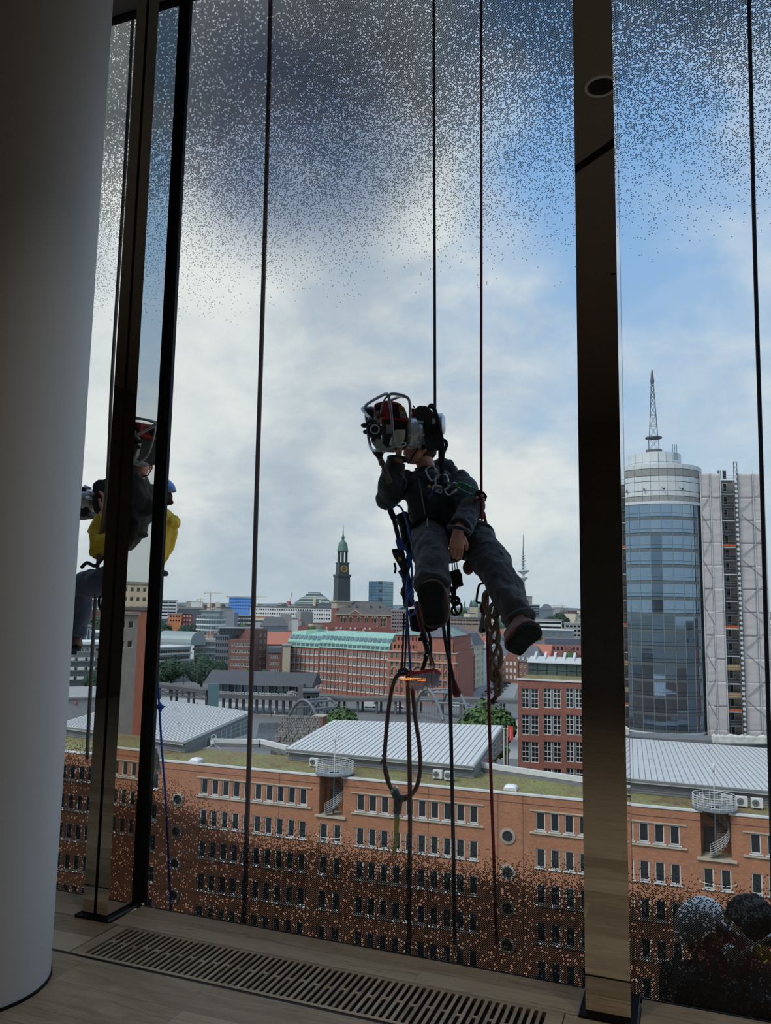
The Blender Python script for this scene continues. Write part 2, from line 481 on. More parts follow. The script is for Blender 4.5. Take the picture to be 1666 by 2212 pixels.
br_mesh = br_me.mesh('slot_bridge', OAK)
for k in range(NS):
    X = SX0 + P_SLOT * k
    inst('slot_end', end_mb_up, grille, Matrix.Translation((X, GR0, 0)))
    inst('slot_end', end_mb_dn, grille, Matrix.Translation((X, GR1, 0)))
    if k % 2 == 1 and k < NS - 4:
        inst('slot_bridge', br_mesh, grille, Matrix.Translation((X, GR0 + 0.148 + 0.006 * math.sin(k), 0)))

# ceiling, walls of the hall behind the camera
m = MB(); m.box((0, -2.7, CEIL + 0.2), (18, 12.7, 0.4)); ceiling = struct('ceiling', m, CEILM); tag(ceiling, 'dim grey plaster ceiling above the glass')
m = MB(); m.box((0, -8.9, 2.6), (18, 0.2, 5.8)); tag(struct('wall_back', m, WALLM), 'dark back wall of the foyer')
m = MB(); m.box((-9.1, -2.6, 2.6), (0.2, 12.6, 5.8)); tag(struct('wall_left', m, WALLM), 'dark left side wall of the foyer')
m = MB(); m.box((9.1, -2.6, 2.6), (0.2, 12.6, 5.8)); tag(struct('wall_right', m, WALLM), 'dark right side wall of the foyer')
# building front above and below this storey (only the city can see it)
m = MB(); m.box((0, 3.75, 16.5), (40, 0.3, 21.6)); m.box((0, -2.4, 16.5), (40, 12, 21.6)); tag(struct('trim_1', m, mat('facade_spandrel', (214, 220, 226), 0.3, metal=0.75, var=0.1)), 'grey facade of the same tower above the ceiling')
m = MB(); m.box((0, -2.4, -20.8), (40, 12.3, 40.4)); tag(struct('trim_2', m, MATS['facade_spandrel']), 'grey facade of the same tower below the floor')

# things in the ceiling seen in the polished mullion
def mirror_to_ceiling(px, py, yface):
    p = at_y(px, py, yface); v = ray(px, py).normalized(); r = V((v.x, -v.y, v.z))
    t_ = (CEIL - p.z) / r.z; return p + r * t_
sp = mirror_to_ceiling(1300, 195, 3.385)
spk = thing('ceiling_speaker', 'round speaker set flush in the ceiling', 'speaker', (sp.x, sp.y, CEIL))
MB().lathe([(0.001, -0.012), (0.085, -0.012), (0.085, 0.0), (0.001, 0.0)], (sp.x, sp.y, CEIL), seg=32).build('speaker_grille', mat('speaker_cloth', (52, 50, 48), 0.9), spk)
MB().torus((sp.x, sp.y, CEIL - 0.004), 0.105, 0.012, sides=6, seg=32).build('trim_ring', WHITE_PAINT, spk, smooth=True)
s1, s2 = mirror_to_ceiling(1240, 375, 3.385), mirror_to_ceiling(1330, 312, 3.385)
s1 = V((s1.x, s1.y, CEIL - 0.006)); s2 = V((s2.x, s2.y, CEIL - 0.006)); dd = (s2 - s1).normalized()
m = MB(); m.bar(s1 - dd * 0.25, s2 + dd * 0.6, 0.075, 0.010); m.build('ceiling_slot', DARK_GAP, ceiling)

# unseen spots added in the ceiling as fill light for the dark foyer
for (lx, ly) in ((-1.0, 1.9), (1.2, 1.9), (3.4, 1.9), (-0.6, -1.8), (2.4, -1.8)):
    dl = thing('added_fill_lamp', 'small round ceiling fill lamp added to brighten the foyer', 'lamp', (lx, ly, CEIL), 0, 'added fill lamps in the foyer ceiling')
    MB().torus((lx, ly, CEIL - 0.004), 0.045, 0.008, seg=28, sides=6).build('trim_ring', mat('fill_lamp_ring', (150, 145, 140), 0.6), dl, smooth=True)
    MB().lathe([(0.001, 0.0), (0.038, 0.0), (0.038, 0.003), (0.001, 0.003)], (lx, ly, CEIL - 0.004), seg=20).build('lens', DARK_GAP, dl)
    ld = bpy.data.lights.new('fill_spot', 'SPOT'); ld.energy = 72 if ly > 0 else 25; ld.spot_size = math.radians(84); ld.spot_blend = 1.0; ld.color = (1.0, 0.94, 0.86); ld.shadow_soft_size = 0.03
    lo = bpy.data.objects.new('light_source', ld); COL.objects.link(lo); adopt(lo, dl, Matrix.Translation((lx, ly, CEIL - 0.03)))

# amber strip lamp on the back wall; it shows as a small reflection in the glass
pv = at_y(893, 1467, 2 * GY + 8.6)
lp = V((pv.x, 2 * GY - pv.y, pv.z))
amb = thing('amber_strip_lamp', 'amber light strip glowing on the back wall', 'lamp', tuple(lp))
MB().box(lp, (0.60, 0.05, 0.075)).build('housing', GASKET, amb)
for dz in (-0.018, 0.018):
    MB().box(lp + V((0, 0.028, dz)), (0.56, 0.012, 0.014)).build('light_tube', mat('amber_glow', (255, 170, 60), 0.5, emit=(255, 150, 50), estr=28, var=0), amb)

# round column
CX, CY, CR = -2.819, 2.615, 0.317
colm = thing('round_column', 'thick round white plastered column beside the window', 'column', (CX, CY, 0), kind='structure')
MB().lathe([(CR, 0.012), (CR, CEIL)], (CX, CY, 0), seg=96).build('shaft', WHITE_PAINT, colm, smooth=True, angle=40)
MB().lathe([(CR + 0.006, 0.0), (CR + 0.006, 0.012), (CR - 0.004, 0.012)], (CX, CY, 0), seg=96).build('base_ring', GASKET, colm)

# panes and mullions
FX = -2.734         # right face of the left mullion
def pane(n, x0, x1, label):
    w = thing('window_%d' % n, label, 'window', ((x0 + x1) / 2, GY + 0.01, 0), kind='structure')
    mb = MB()
    c, d, e, f = x0, x1, -0.03, CEIL
    mb.mat(0).add([(c, GY + 0.024, e), (d, GY + 0.024, e), (d, GY + 0.024, f), (c, GY + 0.024, f)], [(0, 3, 2, 1)])
    mb.mat(1).add([(c, GY, e), (d, GY, e), (d, GY, f), (c, GY, f)], [(0, 1, 2, 3)])
    mb.mat(2).add([(c, GY, e), (c, GY + 0.024, e), (c, GY + 0.024, f), (c, GY, f)], [(0, 1, 2, 3)])
    mb.mat(2).add([(d, GY, e), (d, GY + 0.024, e), (d, GY + 0.024, f), (d, GY, f)], [(0, 1, 2, 3)])
    me = mb.mesh('pane', [FRIT, CLEAR, EDGE], fixn=False)
    o = bpy.data.objects.new('pane', me); COL.objects.link(o); adopt(o, w, Matrix.Identity(4))
    MB().box(((x0 + x1) / 2, GY + 0.012, CEIL - 0.006), (x1 - x0, 0.05, 0.02)).build('head_profile', GASKET, w)
    return w
names = {-1: 'tall fritted window pane left of the split mullion', 0: 'tall fritted window pane between the two mullions', 1: 'tall fritted window pane right of the wide mullion'}
for i in range(-3, 4):
    x0 = FX + (0.0395 if i % 2 == 0 else 0.0005) + PITCHX * i
    x1 = FX + PITCHX * (i + 1) - (0.1755 if i % 2 == 0 else 0.1615)
    pane(i + 4, x0, x1, names.get(i, 'tall fritted window pane further along the glass front'))
def mullion(n, xr, label, split):
    """fin of polished steel standing inside the glass; xr = right face"""
    w = 0.158 if split else 0.172
    mu = thing('trim_%d' % n, label, 'mullion', (xr - w / 2, 3.48, 0), kind='structure')
    y0, y1 = 3.36, GY - 0.002
    def blk(a, b):
        MB().box(((a + b) / 2, (y0 + y1) / 2, CEIL / 2), (b - a, y1 - y0, CEIL - 0.002)).build('steel_casing', STEEL, mu)
    if split:
        g = 0.018
        blk(xr - w, xr - w / 2 - g / 2); blk(xr - w / 2 + g / 2, xr)
        MB().box((xr - w / 2, (y0 + y1) / 2 + 0.012, CEIL / 2), (g, y1 - y0 - 0.024, CEIL - 0.002)).build('joint_gasket', GASKET, mu)
    else:
        blk(xr - w, xr)
    # black joint between the panes outside the fin
    gl_, gr_ = (-w - 0.004, 0.040) if split else (-w - 0.004, 0.0004)
    MB().box((xr + (gl_ + gr_) / 2, GY + 0.010, CEIL / 2), (gr_ - gl_, 0.026, CEIL - 0.02)).build('glazing_gasket', GASKET, mu)
    # dark foot plate with a bright edge
    mb = MB(); mb.box((xr - w / 2, (y0 + y1) / 2 - 0.012, 0.006), (w + 0.05, y1 - y0 + 0.03, 0.010)); mb.build('foot_plate', GASKET, mu)
    mb = MB()
    for sx in (-1, 1): mb.box((xr - w / 2 + sx * (w / 2 + 0.024), (y0 + y1) / 2 - 0.012, 0.009), (0.003, y1 - y0 + 0.03, 0.012))
    mb.build('foot_edge', mat('brushed_edge', (150, 155, 160), 0.25, metal=1.0, var=0.05), mu)
mullion(3, FX, 'polished steel mullion split by a black joint, beside the white column', True)
mullion(4, FX + PITCHX, 'wide mirror-polished steel mullion right of the hanging workers', False)
for k, i in enumerate((-2, -1, 2, 3)):
    mullion(5 + k, FX + PITCHX * i, 'polished steel mullion further along the glass front', i % 2 == 0)
# ================================================================== the city: helpers
ZG = -41.0
def brick_mat(name, c1, c2, mortar, bw=0.25, bh=0.083, ang=0.0):
    m = bpy.data.materials.new(name); m.use_nodes = True; t = NT(m.node_tree)
    b = t.n('ShaderNodeBsdfPrincipled'); out = t.n('ShaderNodeOutputMaterial'); t.t.links.new(b.outputs[0], out.inputs[0])
    P = t.n('ShaderNodeNewGeometry').outputs['Position']
    s_ = t.sep(P); u = t.math('ADD', s_[0], t.math('MULTIPLY', s_[1], 1.0 if ang else 0.04))
    vec = t.comb(u, s_[2], 0.0)
    bk = t.n('ShaderNodeTexBrick'); t.put(bk.inputs['Vector'], vec)
    bk.inputs['Scale'].default_value = 1.0; bk.inputs['Brick Width'].default_value = bw; bk.inputs['Row Height'].default_value = bh
    bk.inputs['Mortar Size'].default_value = 0.010; bk.inputs['Bias'].default_value = -0.1
    t.put(bk.inputs['Color1'], lin(c1)); t.put(bk.inputs['Color2'], lin(c2)); t.put(bk.inputs['Mortar'], lin(mortar))
    n = t.noise(vec, 0.55, 6.0, 0.65, 0.6); n2 = t.noise(t.vmath('MULTIPLY', vec, (0.5, 5.0, 1.0)), 1.3, 5.0, 0.7)
    f = t.math('MULTIPLY', t.rng(n, 0.3, 0.7, 0.88, 1.10, 'LINEAR'), t.rng(n2, 0.3, 0.7, 0.86, 1.10, 'LINEAR'))
    sc = t.vmath('SCALE', bk.outputs['Color']); t.put(sc.node.inputs['Scale'], f)
    t.put(b.inputs['Base Color'], sc); b.inputs['Roughness'].default_value = 0.85
    MATS[name] = m
    return m
def glassy(name, col, rough=0.08, metal=0.0, spec=0.9):
    return mat(name, col, rough, metal=metal, var=0.25, scale=0.35, spec=spec)
PANE = glassy('dark_window_glass', (30, 36, 42))
PANE_B = glassy('green_grey_window_glass', (104, 122, 126))
FRAME_W = mat('white_window_frame', (205, 206, 200), 0.6, var=0.05)
FRAME_D = mat('dark_window_frame', (60, 62, 66), 0.5, var=0.05)
STONE = mat('pale_stone_trim', (176, 166, 146), 0.85, var=0.12, scale=1.5)
CONC = mat('grey_concrete', (150, 150, 148), 0.9, var=0.14, scale=0.6)
ASPH = mat('asphalt', (112, 112, 112), 0.95, var=0.16, scale=0.05)
LEAF = mat('tree_leaves', (74, 100, 52), 0.8, var=0.45, scale=1.2)
LEAF_D = mat('dark_tree_leaves', (48, 72, 52), 0.85, var=0.4, scale=0.6)
BARK = mat('tree_bark', (70, 58, 46), 0.9)
RTILE = mat('red_roof_tiles', (162, 108, 90), 0.85, var=0.22, scale=0.6)
SLATE = mat('grey_slate_roof', (96, 98, 104), 0.7, var=0.16, scale=0.4)
COPPER = mat('green_copper_roof', (152, 194, 180), 0.6, var=0.10, scale=0.5)
CREAM = mat('cream_render', (206, 196, 172), 0.85, var=0.12, scale=0.3)
WHITE_R = mat('white_render', (214, 216, 214), 0.8, var=0.06, scale=0.3)
ZINC = mat('zinc_roof_sheet', (206, 206, 204), 0.55, metal=0.12, var=0.07, scale=0.7)
ZINC_D = mat('dark_zinc_cladding', (122, 124, 126), 0.6, metal=0.1, var=0.1, scale=1.0)
GREY_S = mat('grey_steel', (128, 134, 140), 0.45, metal=0.5, var=0.08)

class Fac:
    """a facade plane from A to B (seen from the camera left to right), z0..z1"""
    def __init__(s, A, B, z0, z1):
        s.A = V((A[0], A[1], 0)); s.B = V((B[0], B[1], 0)); s.z0 = z0; s.z1 = z1
        s.w = (s.B - s.A).length; s.ex = (s.B - s.A).normalized(); s.ey = V((-s.ex.y, s.ex.x, 0))
        s.M = Matrix(((s.ex.x, s.ey.x, 0, s.A.x), (s.ex.y, s.ey.y, 0, s.A.y), (0, 0, 1, 0), (0, 0, 0, 1)))
    def p(s, u, v, z): return s.A + s.ex * u + s.ey * v + V((0, 0, z))
    def R3(s): return s.M.to_3x3()
    def hit(s, px, py):
        """(u, z) where a photo pixel meets this plane"""
        r = ray(px, py); n = s.ey; t_ = (s.A - EYE).dot(n) / r.dot(n); q = EYE + r * t_
        return (q - s.A).dot(s.ex), q.z
def fac_px(pxL, pxR, ytop, D1, D2=None, z0=ZG):
    D2 = D2 or D1
    a = at_d(pxL, ytop, D1); b = at_d(pxR, ytop, D2)
    return Fac(a, b, z0, (a.z + b.z) / 2)

def wall_with_holes(f, rects, recess, depth, mb=None, back=True):
    """wall slab with real openings: front cells, reveals, plus sides, back and top of the block"""
    mb = mb or MB()
    us = sorted({0.0, f.w} | {round(r[0], 4) for r in rects} | {round(r[1], 4) for r in rects})
    zs = sorted({f.z0, f.z1} | {round(r[2], 4) for r in rects} | {round(r[3], 4) for r in rects})
    us = [u for u in us if -1e-6 <= u <= f.w + 1e-6]; zs = [z for z in zs if f.z0 - 1e-6 <= z <= f.z1 + 1e-6]
    for i in range(len(us) - 1):
        um = (us[i] + us[i + 1]) / 2; run = None
        col = [r for r in rects if r[0] < um < r[1]]
        for j in range(len(zs) - 1):
            zm = (zs[j] + zs[j + 1]) / 2
            hole = any(r[2] < zm < r[3] for r in col)
            if not hole:
                if run is None: run = zs[j]
            if hole or j == len(zs) - 2:
                end = zs[j] if hole else zs[j + 1]
                if run is not None and end > run:
                    mb.add([f.p(us[i], 0, run), f.p(us[i + 1], 0, run), f.p(us[i + 1], 0, end), f.p(us[i], 0, end)], [(0, 1, 2, 3)])
                run = None
    for (a, b, c, d) in rects:
        q = [f.p(a, 0, c), f.p(b, 0, c), f.p(b, 0, d), f.p(a, 0, d), f.p(a, recess, c), f.p(b, recess, c), f.p(b, recess, d), f.p(a, recess, d)]
        mb.add(q, [(0, 4, 5, 1), (1, 5, 6, 2), (2, 6, 7, 3), (3, 7, 4, 0)])
    w, D = f.w, depth
    mb.add([f.p(0, 0, f.z0), f.p(0, D, f.z0), f.p(0, D, f.z1), f.p(0, 0, f.z1)], [(0, 1, 2, 3)])
    mb.add([f.p(w, 0, f.z0), f.p(w, D, f.z0), f.p(w, D, f.z1), f.p(w, 0, f.z1)], [(3, 2, 1, 0)])
    mb.add([f.p(0, D, f.z0), f.p(w, D, f.z0), f.p(w, D, f.z1), f.p(0, D, f.z1)], [(0, 1, 2, 3)])
    mb.add([f.p(0, 0, f.z1), f.p(w, 0, f.z1), f.p(w, D, f.z1), f.p(0, D, f.z1)], [(0, 1, 2, 3)])
    return mb
WCACHE = {}
def window_meshes(w, h, fr, nv, nh, fm, gm, sill=None):
    """frame mesh (outer frame + glazing bars) and pane mesh, local: x along, y into the wall, z up, origin lower left"""
    key = (round(w, 2), round(h, 2), fr, nv, nh, fm.name, gm.name, sill)
    if key in WCACHE: return WCACHE[key]
    a = MB(); d = 0.10
    if fr > 0:
        a.box((fr / 2, d / 2, h / 2), (fr, d, h)); a.box((w - fr / 2, d / 2, h / 2), (fr, d, h))
        a.box((w / 2, d / 2, fr / 2), (w - 2 * fr, d, fr)); a.box((w / 2, d / 2, h - fr / 2), (w - 2 * fr, d, fr))
        for i in range(1, nv + 1): a.box((w * i / (nv + 1), d / 2, h / 2), (fr * 0.8, d * 0.8, h - 2 * fr))
        for i in range(1, nh + 1): a.box((w / 2, d / 2, h * i / (nh + 1)), (w - 2 * fr, d * 0.8, fr * 0.8))
    if sill: a.box((w / 2, -0.10, -sill / 2), (w + 0.3, 0.30, sill))
    p = MB(); p.box((w / 2, d * 0.85, h / 2), (w, 0.03, h))
    fme = a.mesh('window', fm) if a.v else None
    pme = p.mesh('pane', gm)
    WCACHE[key] = (fme, pme)
    return WCACHE[key]
def put_windows(T, f, rects, recess, fr=0.08, nv=0, nh=0, fm=None, gm=None, sill=None, name='window'):
    fm = fm or FRAME_W; gm = gm or PANE
    for (a, b, c, d) in rects:
        fme, pme = window_meshes(b - a, d - c, fr, nv, nh, fm, gm, sill)
        wm = f.M @ Matrix.Translation((a, max(recess - 0.12, 0.0), c))
        if fme is None: inst(name, pme, T, wm)
        else:
            o = inst(name, fme, T, wm); inst('pane', pme, o, wm)
def grid(f, cols, rows, ww, wh, top=1.0, pitch=3.4, m0=1.0, m1=1.0, gap=None, skip=None):
    out = []
    span = f.w - m0 - m1
    for c in range(cols):
        uc = m0 + span * (c + 0.5) / cols
        for r in range(rows):
            if skip and skip(c, r): continue
            zt = f.z1 - top - r * pitch
            out.append((uc - ww / 2, uc + ww / 2, zt - wh, zt))
    return [q for q in out if q[2] > f.z0 + 0.3]
def block(name, label, cat, pxL, pxR, ytop, D, wallm, cols=0, rows=0, ww=1.4, wh=1.6, depth=14, D2=None, pitch=3.4, top=1.2, fr=0.08, nv=0, nh=0,
          fm=None, gm=None, recess=0.2, roof=None, rh=0, roofm=None, group=None, z0=ZG, m0=1.0, m1=1.0, cornice=None, sill=None, wname='window', roof_over=0.4):
    """building with one visible front; returns (thing, facade)"""
    f = fac_px(pxL, pxR, ytop, D, D2, z0)
    T = thing(name, label, cat, tuple(f.p(f.w / 2, depth / 2, z0)), math.atan2(f.ex.y, f.ex.x), group)
    rects = grid(f, cols, rows, ww, wh, top, pitch, m0, m1) if cols else []
    wall = wall_with_holes(f, rects, recess, depth).build('wall', wallm, T, wm=Matrix.Identity(4))
    put_windows(T, f, rects, recess, fr, nv, nh, fm, gm, sill, wname)
    nfp = max(1, int(f.w / depth + .5))
    for i_ in range(nfp):
        c_ = f.p(f.w * (i_ + .5) / nfp, depth / 2, 0); claim(c_.x, c_.y, max(f.w / nfp, depth) * .6, True)
    o = roof_over
    if roof == 'flat':
        MB().box(f.p(f.w / 2, depth / 2, f.z1 + rh / 2), (f.w + 2 * o, depth + 2 * o, rh or 0.4), f.R3()).build('roof', roofm or CONC, T, wm=Matrix.Identity(4))
    elif roof == 'gable':     # ridge parallel to the front
        poly = [f.p(-o, -o, f.z1), f.p(-o, depth + o, f.z1), f.p(-o, depth / 2, f.z1 + rh)]
        MB().prism(poly, f.ex * (f.w + 2 * o)).build('roof', roofm or RTILE, T, wm=Matrix.Identity(4))
    elif roof == 'front':     # gable facing the camera
        poly = [f.p(-o, -o, f.z1), f.p(f.w + o, -o, f.z1), f.p(f.w / 2, -o, f.z1 + rh)]
        MB().prism(poly, f.ey * (depth + 2 * o)).build('roof', roofm or RTILE, T, wm=Matrix.Identity(4))
    elif roof == 'hip':
        k = min(depth / 2, f.w / 3)
        v8 = [f.p(-o, -o, f.z1), f.p(f.w + o, -o, f.z1), f.p(f.w + o, depth + o, f.z1), f.p(-o, depth + o, f.z1), f.p(k, depth / 2, f.z1 + rh), f.p(f.w - k, depth / 2, f.z1 + rh)]
        MB().add(v8, [(0, 1, 5, 4), (1, 2, 5), (2, 3, 4, 5), (3, 0, 4), (3, 2, 1, 0)]).build('roof', roofm or SLATE, T, wm=Matrix.Identity(4))
    elif roof == 'mansard':
        k = min(rh * 0.55, depth / 3)
        v8 = [f.p(-o, -o, f.z1), f.p(f.w + o, -o, f.z1), f.p(f.w + o, depth + o, f.z1), f.p(-o, depth + o, f.z1),
              f.p(k, k, f.z1 + rh), f.p(f.w - k, k, f.z1 + rh), f.p(f.w - k, depth - k, f.z1 + rh), f.p(k, depth - k, f.z1 + rh)]
        MB().add(v8, [(0, 1, 5, 4), (1, 2, 6, 5), (2, 3, 7, 6), (3, 0, 4, 7), (4, 5, 6, 7), (3, 2, 1, 0)]).build('roof', roofm or SLATE, T, wm=Matrix.Identity(4))
    if cornice:
        MB().box(f.p(f.w / 2, -0.1, f.z1 - 0.3), (f.w + 0.6, 0.7, 0.5), f.R3()).build('cornice', cornice, T, wm=Matrix.Identity(4))
    return T, f
ID = Matrix.Identity(4)
FOOT = []
def claim(x, y, r, force=False):
    """keep buildings from standing inside each other"""
    if not force and any((x - a) ** 2 + (y - b) ** 2 < (r + c) ** 2 for a, b, c in FOOT): return False
    FOOT.append((x, y, r)); return True

def crown_mesh(seed, blobs, n, leaf, m):
    rnd = random.Random(seed); mb = MB()
    for i in range(n):
        c, r = rnd.choice(blobs)
        d = V((rnd.gauss(0, 1), rnd.gauss(0, 1), rnd.gauss(0, 1))).normalized()
        k = rnd.uniform(0.72, 1.06)
        p = V(c) + V((d.x * r[0], d.y * r[1], d.z * r[2])) * k
        s_ = leaf * rnd.uniform(0.6, 1.3)
        nrm = (d + V((rnd.uniform(-.6, .6), rnd.uniform(-.6, .6), rnd.uniform(-.2, .8)))).normalized()
        R = frame_z(nrm, V((rnd.uniform(-1, 1), rnd.uniform(-1, 1), rnd.uniform(-1, 1))))
        q = [p + R @ V((math.cos(a) * s_ * kk, math.sin(a) * s_ * kk * 0.75, 0.12 * s_ * math.sin(3 * a))) for a, kk in ((0, 1), (1.2, .8), (2.4, 1), (3.7, .85), (5.0, .95))]
        mb.add(q, [(0, 1, 2, 3, 4)])
    for (c, r) in blobs: mb.ball(c, (r[0] * 0.78, r[1] * 0.78, r[2] * 0.78), seg=10, rn=7)
    return mb.mesh('crown', m, fixn=False)
TREE_CACHE = {}
def tree(px, ytop, D, width_px, label, m=None, n=700, group='trees across the city', leaf=None, zb=ZG, kind='broad'):
    m = m or LEAF
    p = at_d(px, ytop, D); h = p.z - zb; r = width_px / F_PX * D / 2
    T = thing('city_tree', label, 'tree', (p.x, p.y, zb), random.uniform(0, 6), group)
    rnd = random.Random(int(px * 7 + ytop))
    hc = min(h * 0.75, r * 1.9)
    blobs = [((0, 0, h - hc * 0.5), (r * 0.8, r * 0.8, hc * 0.5))]
    for i in range(6):
        a = i * 1.05 + rnd.uniform(-.3, .3)
        blobs.append(((math.cos(a) * r * 0.52, math.sin(a) * r * 0.52, h - hc * rnd.uniform(0.45, 0.75)), (r * 0.5, r * 0.5, hc * 0.30)))
    leaf = leaf or max(0.35, r * 0.10)
    cm = crown_mesh(int(px), blobs, n, leaf, m)
    wm = Matrix.Translation((p.x, p.y, zb))
    inst('crown', cm, T, wm)
    tr = MB().tube([(0, 0, 0), (0.1, 0, h * 0.35), (0, 0.1, h * 0.7)], [r * 0.10, r * 0.07, r * 0.04], 8).mesh('trunk', BARK, smooth=True)
    inst('trunk', tr, T, wm)
    return T
# ================================================================== ground
g = MB()
gp = [at_d(a, 1320, 9000) for a in (-2500, 4200)]
g.box((1500, 4200, ZG - 0.5), (17000, 8200, 1.0))
ground = struct('ground', g, ASPH); ground['label'] = 'grey paved quay and streets far below the window'
w = MB()
WATER = mat('harbour_water', (96, 104, 108), 0.12, var=0.2, scale=0.25, bump=0.5, bscale=0.6, spec=0.6)
def poly_ground(pts, z): return [at_z(a, b, z) for a, b in pts]
pl = poly_ground([(1080, 1640), (1260, 1640), (1260, 1545), (1130, 1548), (1085, 1570)], ZG + 0.05)
w.prism(pl, (0, 0, 0.05)); o = w.build('canal_water', WATER, origin=pl[0]); tag(o, 'grey rippled canal water beside the red brick offices', 'water', kind='stuff')
pl = poly_ground([(540, 1665), (640, 1665), (640, 1560), (560, 1562)], ZG + 0.05)
w = MB().prism(pl, (0, 0, 0.05)); o = w.build('canal_water', WATER, origin=pl[0]); tag(o, 'dark canal water below the stone embankment', 'water', kind='stuff')

# ================================================================== near brick office building
ZR = -16.0
BR_MAT = brick_mat('orange_brick', (170, 113, 82), (146, 92, 64), (158, 122, 98))
_pts = [(349, 1645), (681, 1674), (752, 1682), (1250, 1728), (1358, 1740), (1664, 1769)]
_q = [at_z(a, b, ZR) for a, b in _pts]
_n = len(_q); _sx = sum(p.x for p in _q) / _n; _sy = sum(p.y for p in _q) / _n
_k = sum((p.x - _sx) * (p.y - _sy) for p in _q) / sum((p.x - _sx) ** 2 for p in _q)
def fx(x): return _sy + _k * (x - _sx)
BA, BB = V((-100, fx(-100), 0)), V((120, fx(120), 0))
bf = Fac(BA, BB, ZG, ZR)
_kb = at_z(1150, 1670, ZR + 0.5); OFFD = (_kb - bf.A).dot(bf.ey) + 0.4
office = thing('brick_office_building', 'long orange brick office block with rows of windows and a mossy flat roof', 'building', tuple(bf.p(bf.w / 2, OFFD / 2, ZG)), math.atan2(bf.ex.y, bf.ex.x))
ROWS = []
for (yt, yb) in ((1739.6, 1778.7), (1815.9, 1856.8), (1892, 1934), (1972, 2014), (2052, 2096), (2134, 2180)):
    ROWS.append((bf.hit(1022.6, yb)[1], bf.hit(1022.6, yt)[1]))
def cols_between(pxa, pxb, ya, yb, n):
    a = bf.hit(pxa, ya)[0]; b = bf.hit(pxb, yb)[0]
    return [a + (b - a) * i / (n - 1) for i in range(n)]
WW = 0.42
cols = cols_between(442, 655, 1690, 1712, 10) + cols_between(779, 1023, 1735, 1760, 10)
c3 = cols_between(1168, 1458, 1775, 1800, 10); cols += c3
step = c3[1] - c3[0]
cols += [bf.hit(1633, 1820)[0] + step * i for i in range(10)] + [bf.hit(1633, 1820)[0] + 16 + step * (i % 10) + 17 * (i // 10) for i in range(30)]
colsA0 = bf.hit(335, 1695)[0]
cols += [colsA0 - 1.25 * i for i in range(12)]
rects = []
for ic, c in enumerate(cols):
    for (a, b) in (ROWS if ic < 40 or ic >= 70 else ROWS[:3]): rects.append((c - WW, c + WW, a, b))
notch = []
for (pa, pb, py) in ((690, 742, 1705), (1514, 1581, 1800)):
    ua, ub = bf.hit(pa, py)[0], bf.hit(pb, py)[0]; notch.append((ua, ub))
    for k in (0.22, 0.78):
        uc = ua + (ub - ua) * k
        for (a, b) in ROWS[1:]: rects.append((uc - 0.42, uc + 0.42, a, b))
nz = bf.hit(716, 1762)[1]
rects_w = list(rects)
for (ua, ub) in notch: rects.append((ua, ub, nz, ZR - 0.02))
wall_with_holes(bf, rects, 0.22, OFFD).build('wall', BR_MAT, office, wm=ID)
put_windows(office, bf, rects_w, 0.22, 0.10, 0, 0, mat('aluminium_frame', (200, 200, 196), 0.5, var=0.05), PANE, sill=0.10)
# string courses below and above the top row of windows, window blind boxes
for seg in (cols[0:10], cols[10:20], cols[20:30], cols[30:40], cols[40:50], cols[50:60], cols[60:70]):
    a, b = seg[0] - 1.0, seg[-1] + 1.0
    MB().box(bf.p((a + b) / 2, -0.06, ROWS[0][0] - 0.22), (b - a, 0.22, 0.14), bf.R3()).build('sill_course', STONE, office, wm=ID)
    MB().box(bf.p((a + b) / 2, -0.05, ROWS[0][1] + 0.10), (b - a, 0.16, 0.10), bf.R3()).build('lintel_course', STONE, office, wm=ID)
# expansion joints
for px, py in ((352, 1700), (604, 1700), (926, 1720), (1076, 1760), (1130, 1760)):
    u = bf.hit(px, py)[0]; MB().box(bf.p(u, -0.004, (ZG + ZR) / 2), (0.03, 0.02, ZR - ZG), bf.R3()).build('wall_joint', FRAME_D, office, wm=ID)
MB().box(bf.p(bf.w / 2, -0.012, ROWS[0][1] + 0.62), (bf.w, 0.03, 0.03), bf.R3()).build('wall_joint', FRAME_D, office, wm=ID)
# round windows
RW = mat('round_window_stone', (150, 142, 128), 0.85, var=0.15)
for px, ys in ((1097, (1806, 1884, 1962, 2042, 2120)), (385, (1727, 1797, 1866, 1935, 2004))):
    u0, _ = bf.hit(px, ys[0])
    for y in ys:
        z = bf.hit(px, y)[1]; c = bf.p(u0, 0, z)
        o = MB().lathe([(0.50, -0.02), (0.50, 0.14), (0.74, 0.10), (0.74, -0.02)], c, axis=-bf.ey, seg=28).build('round_window', RW, office, wm=ID, smooth=True, angle=30)
        MB().lathe([(0.001, 0.012), (0.52, 0.012), (0.52, -0.02), (0.001, -0.02)], c, axis=-bf.ey, seg=28).build('pane', PANE, o, wm=ID)
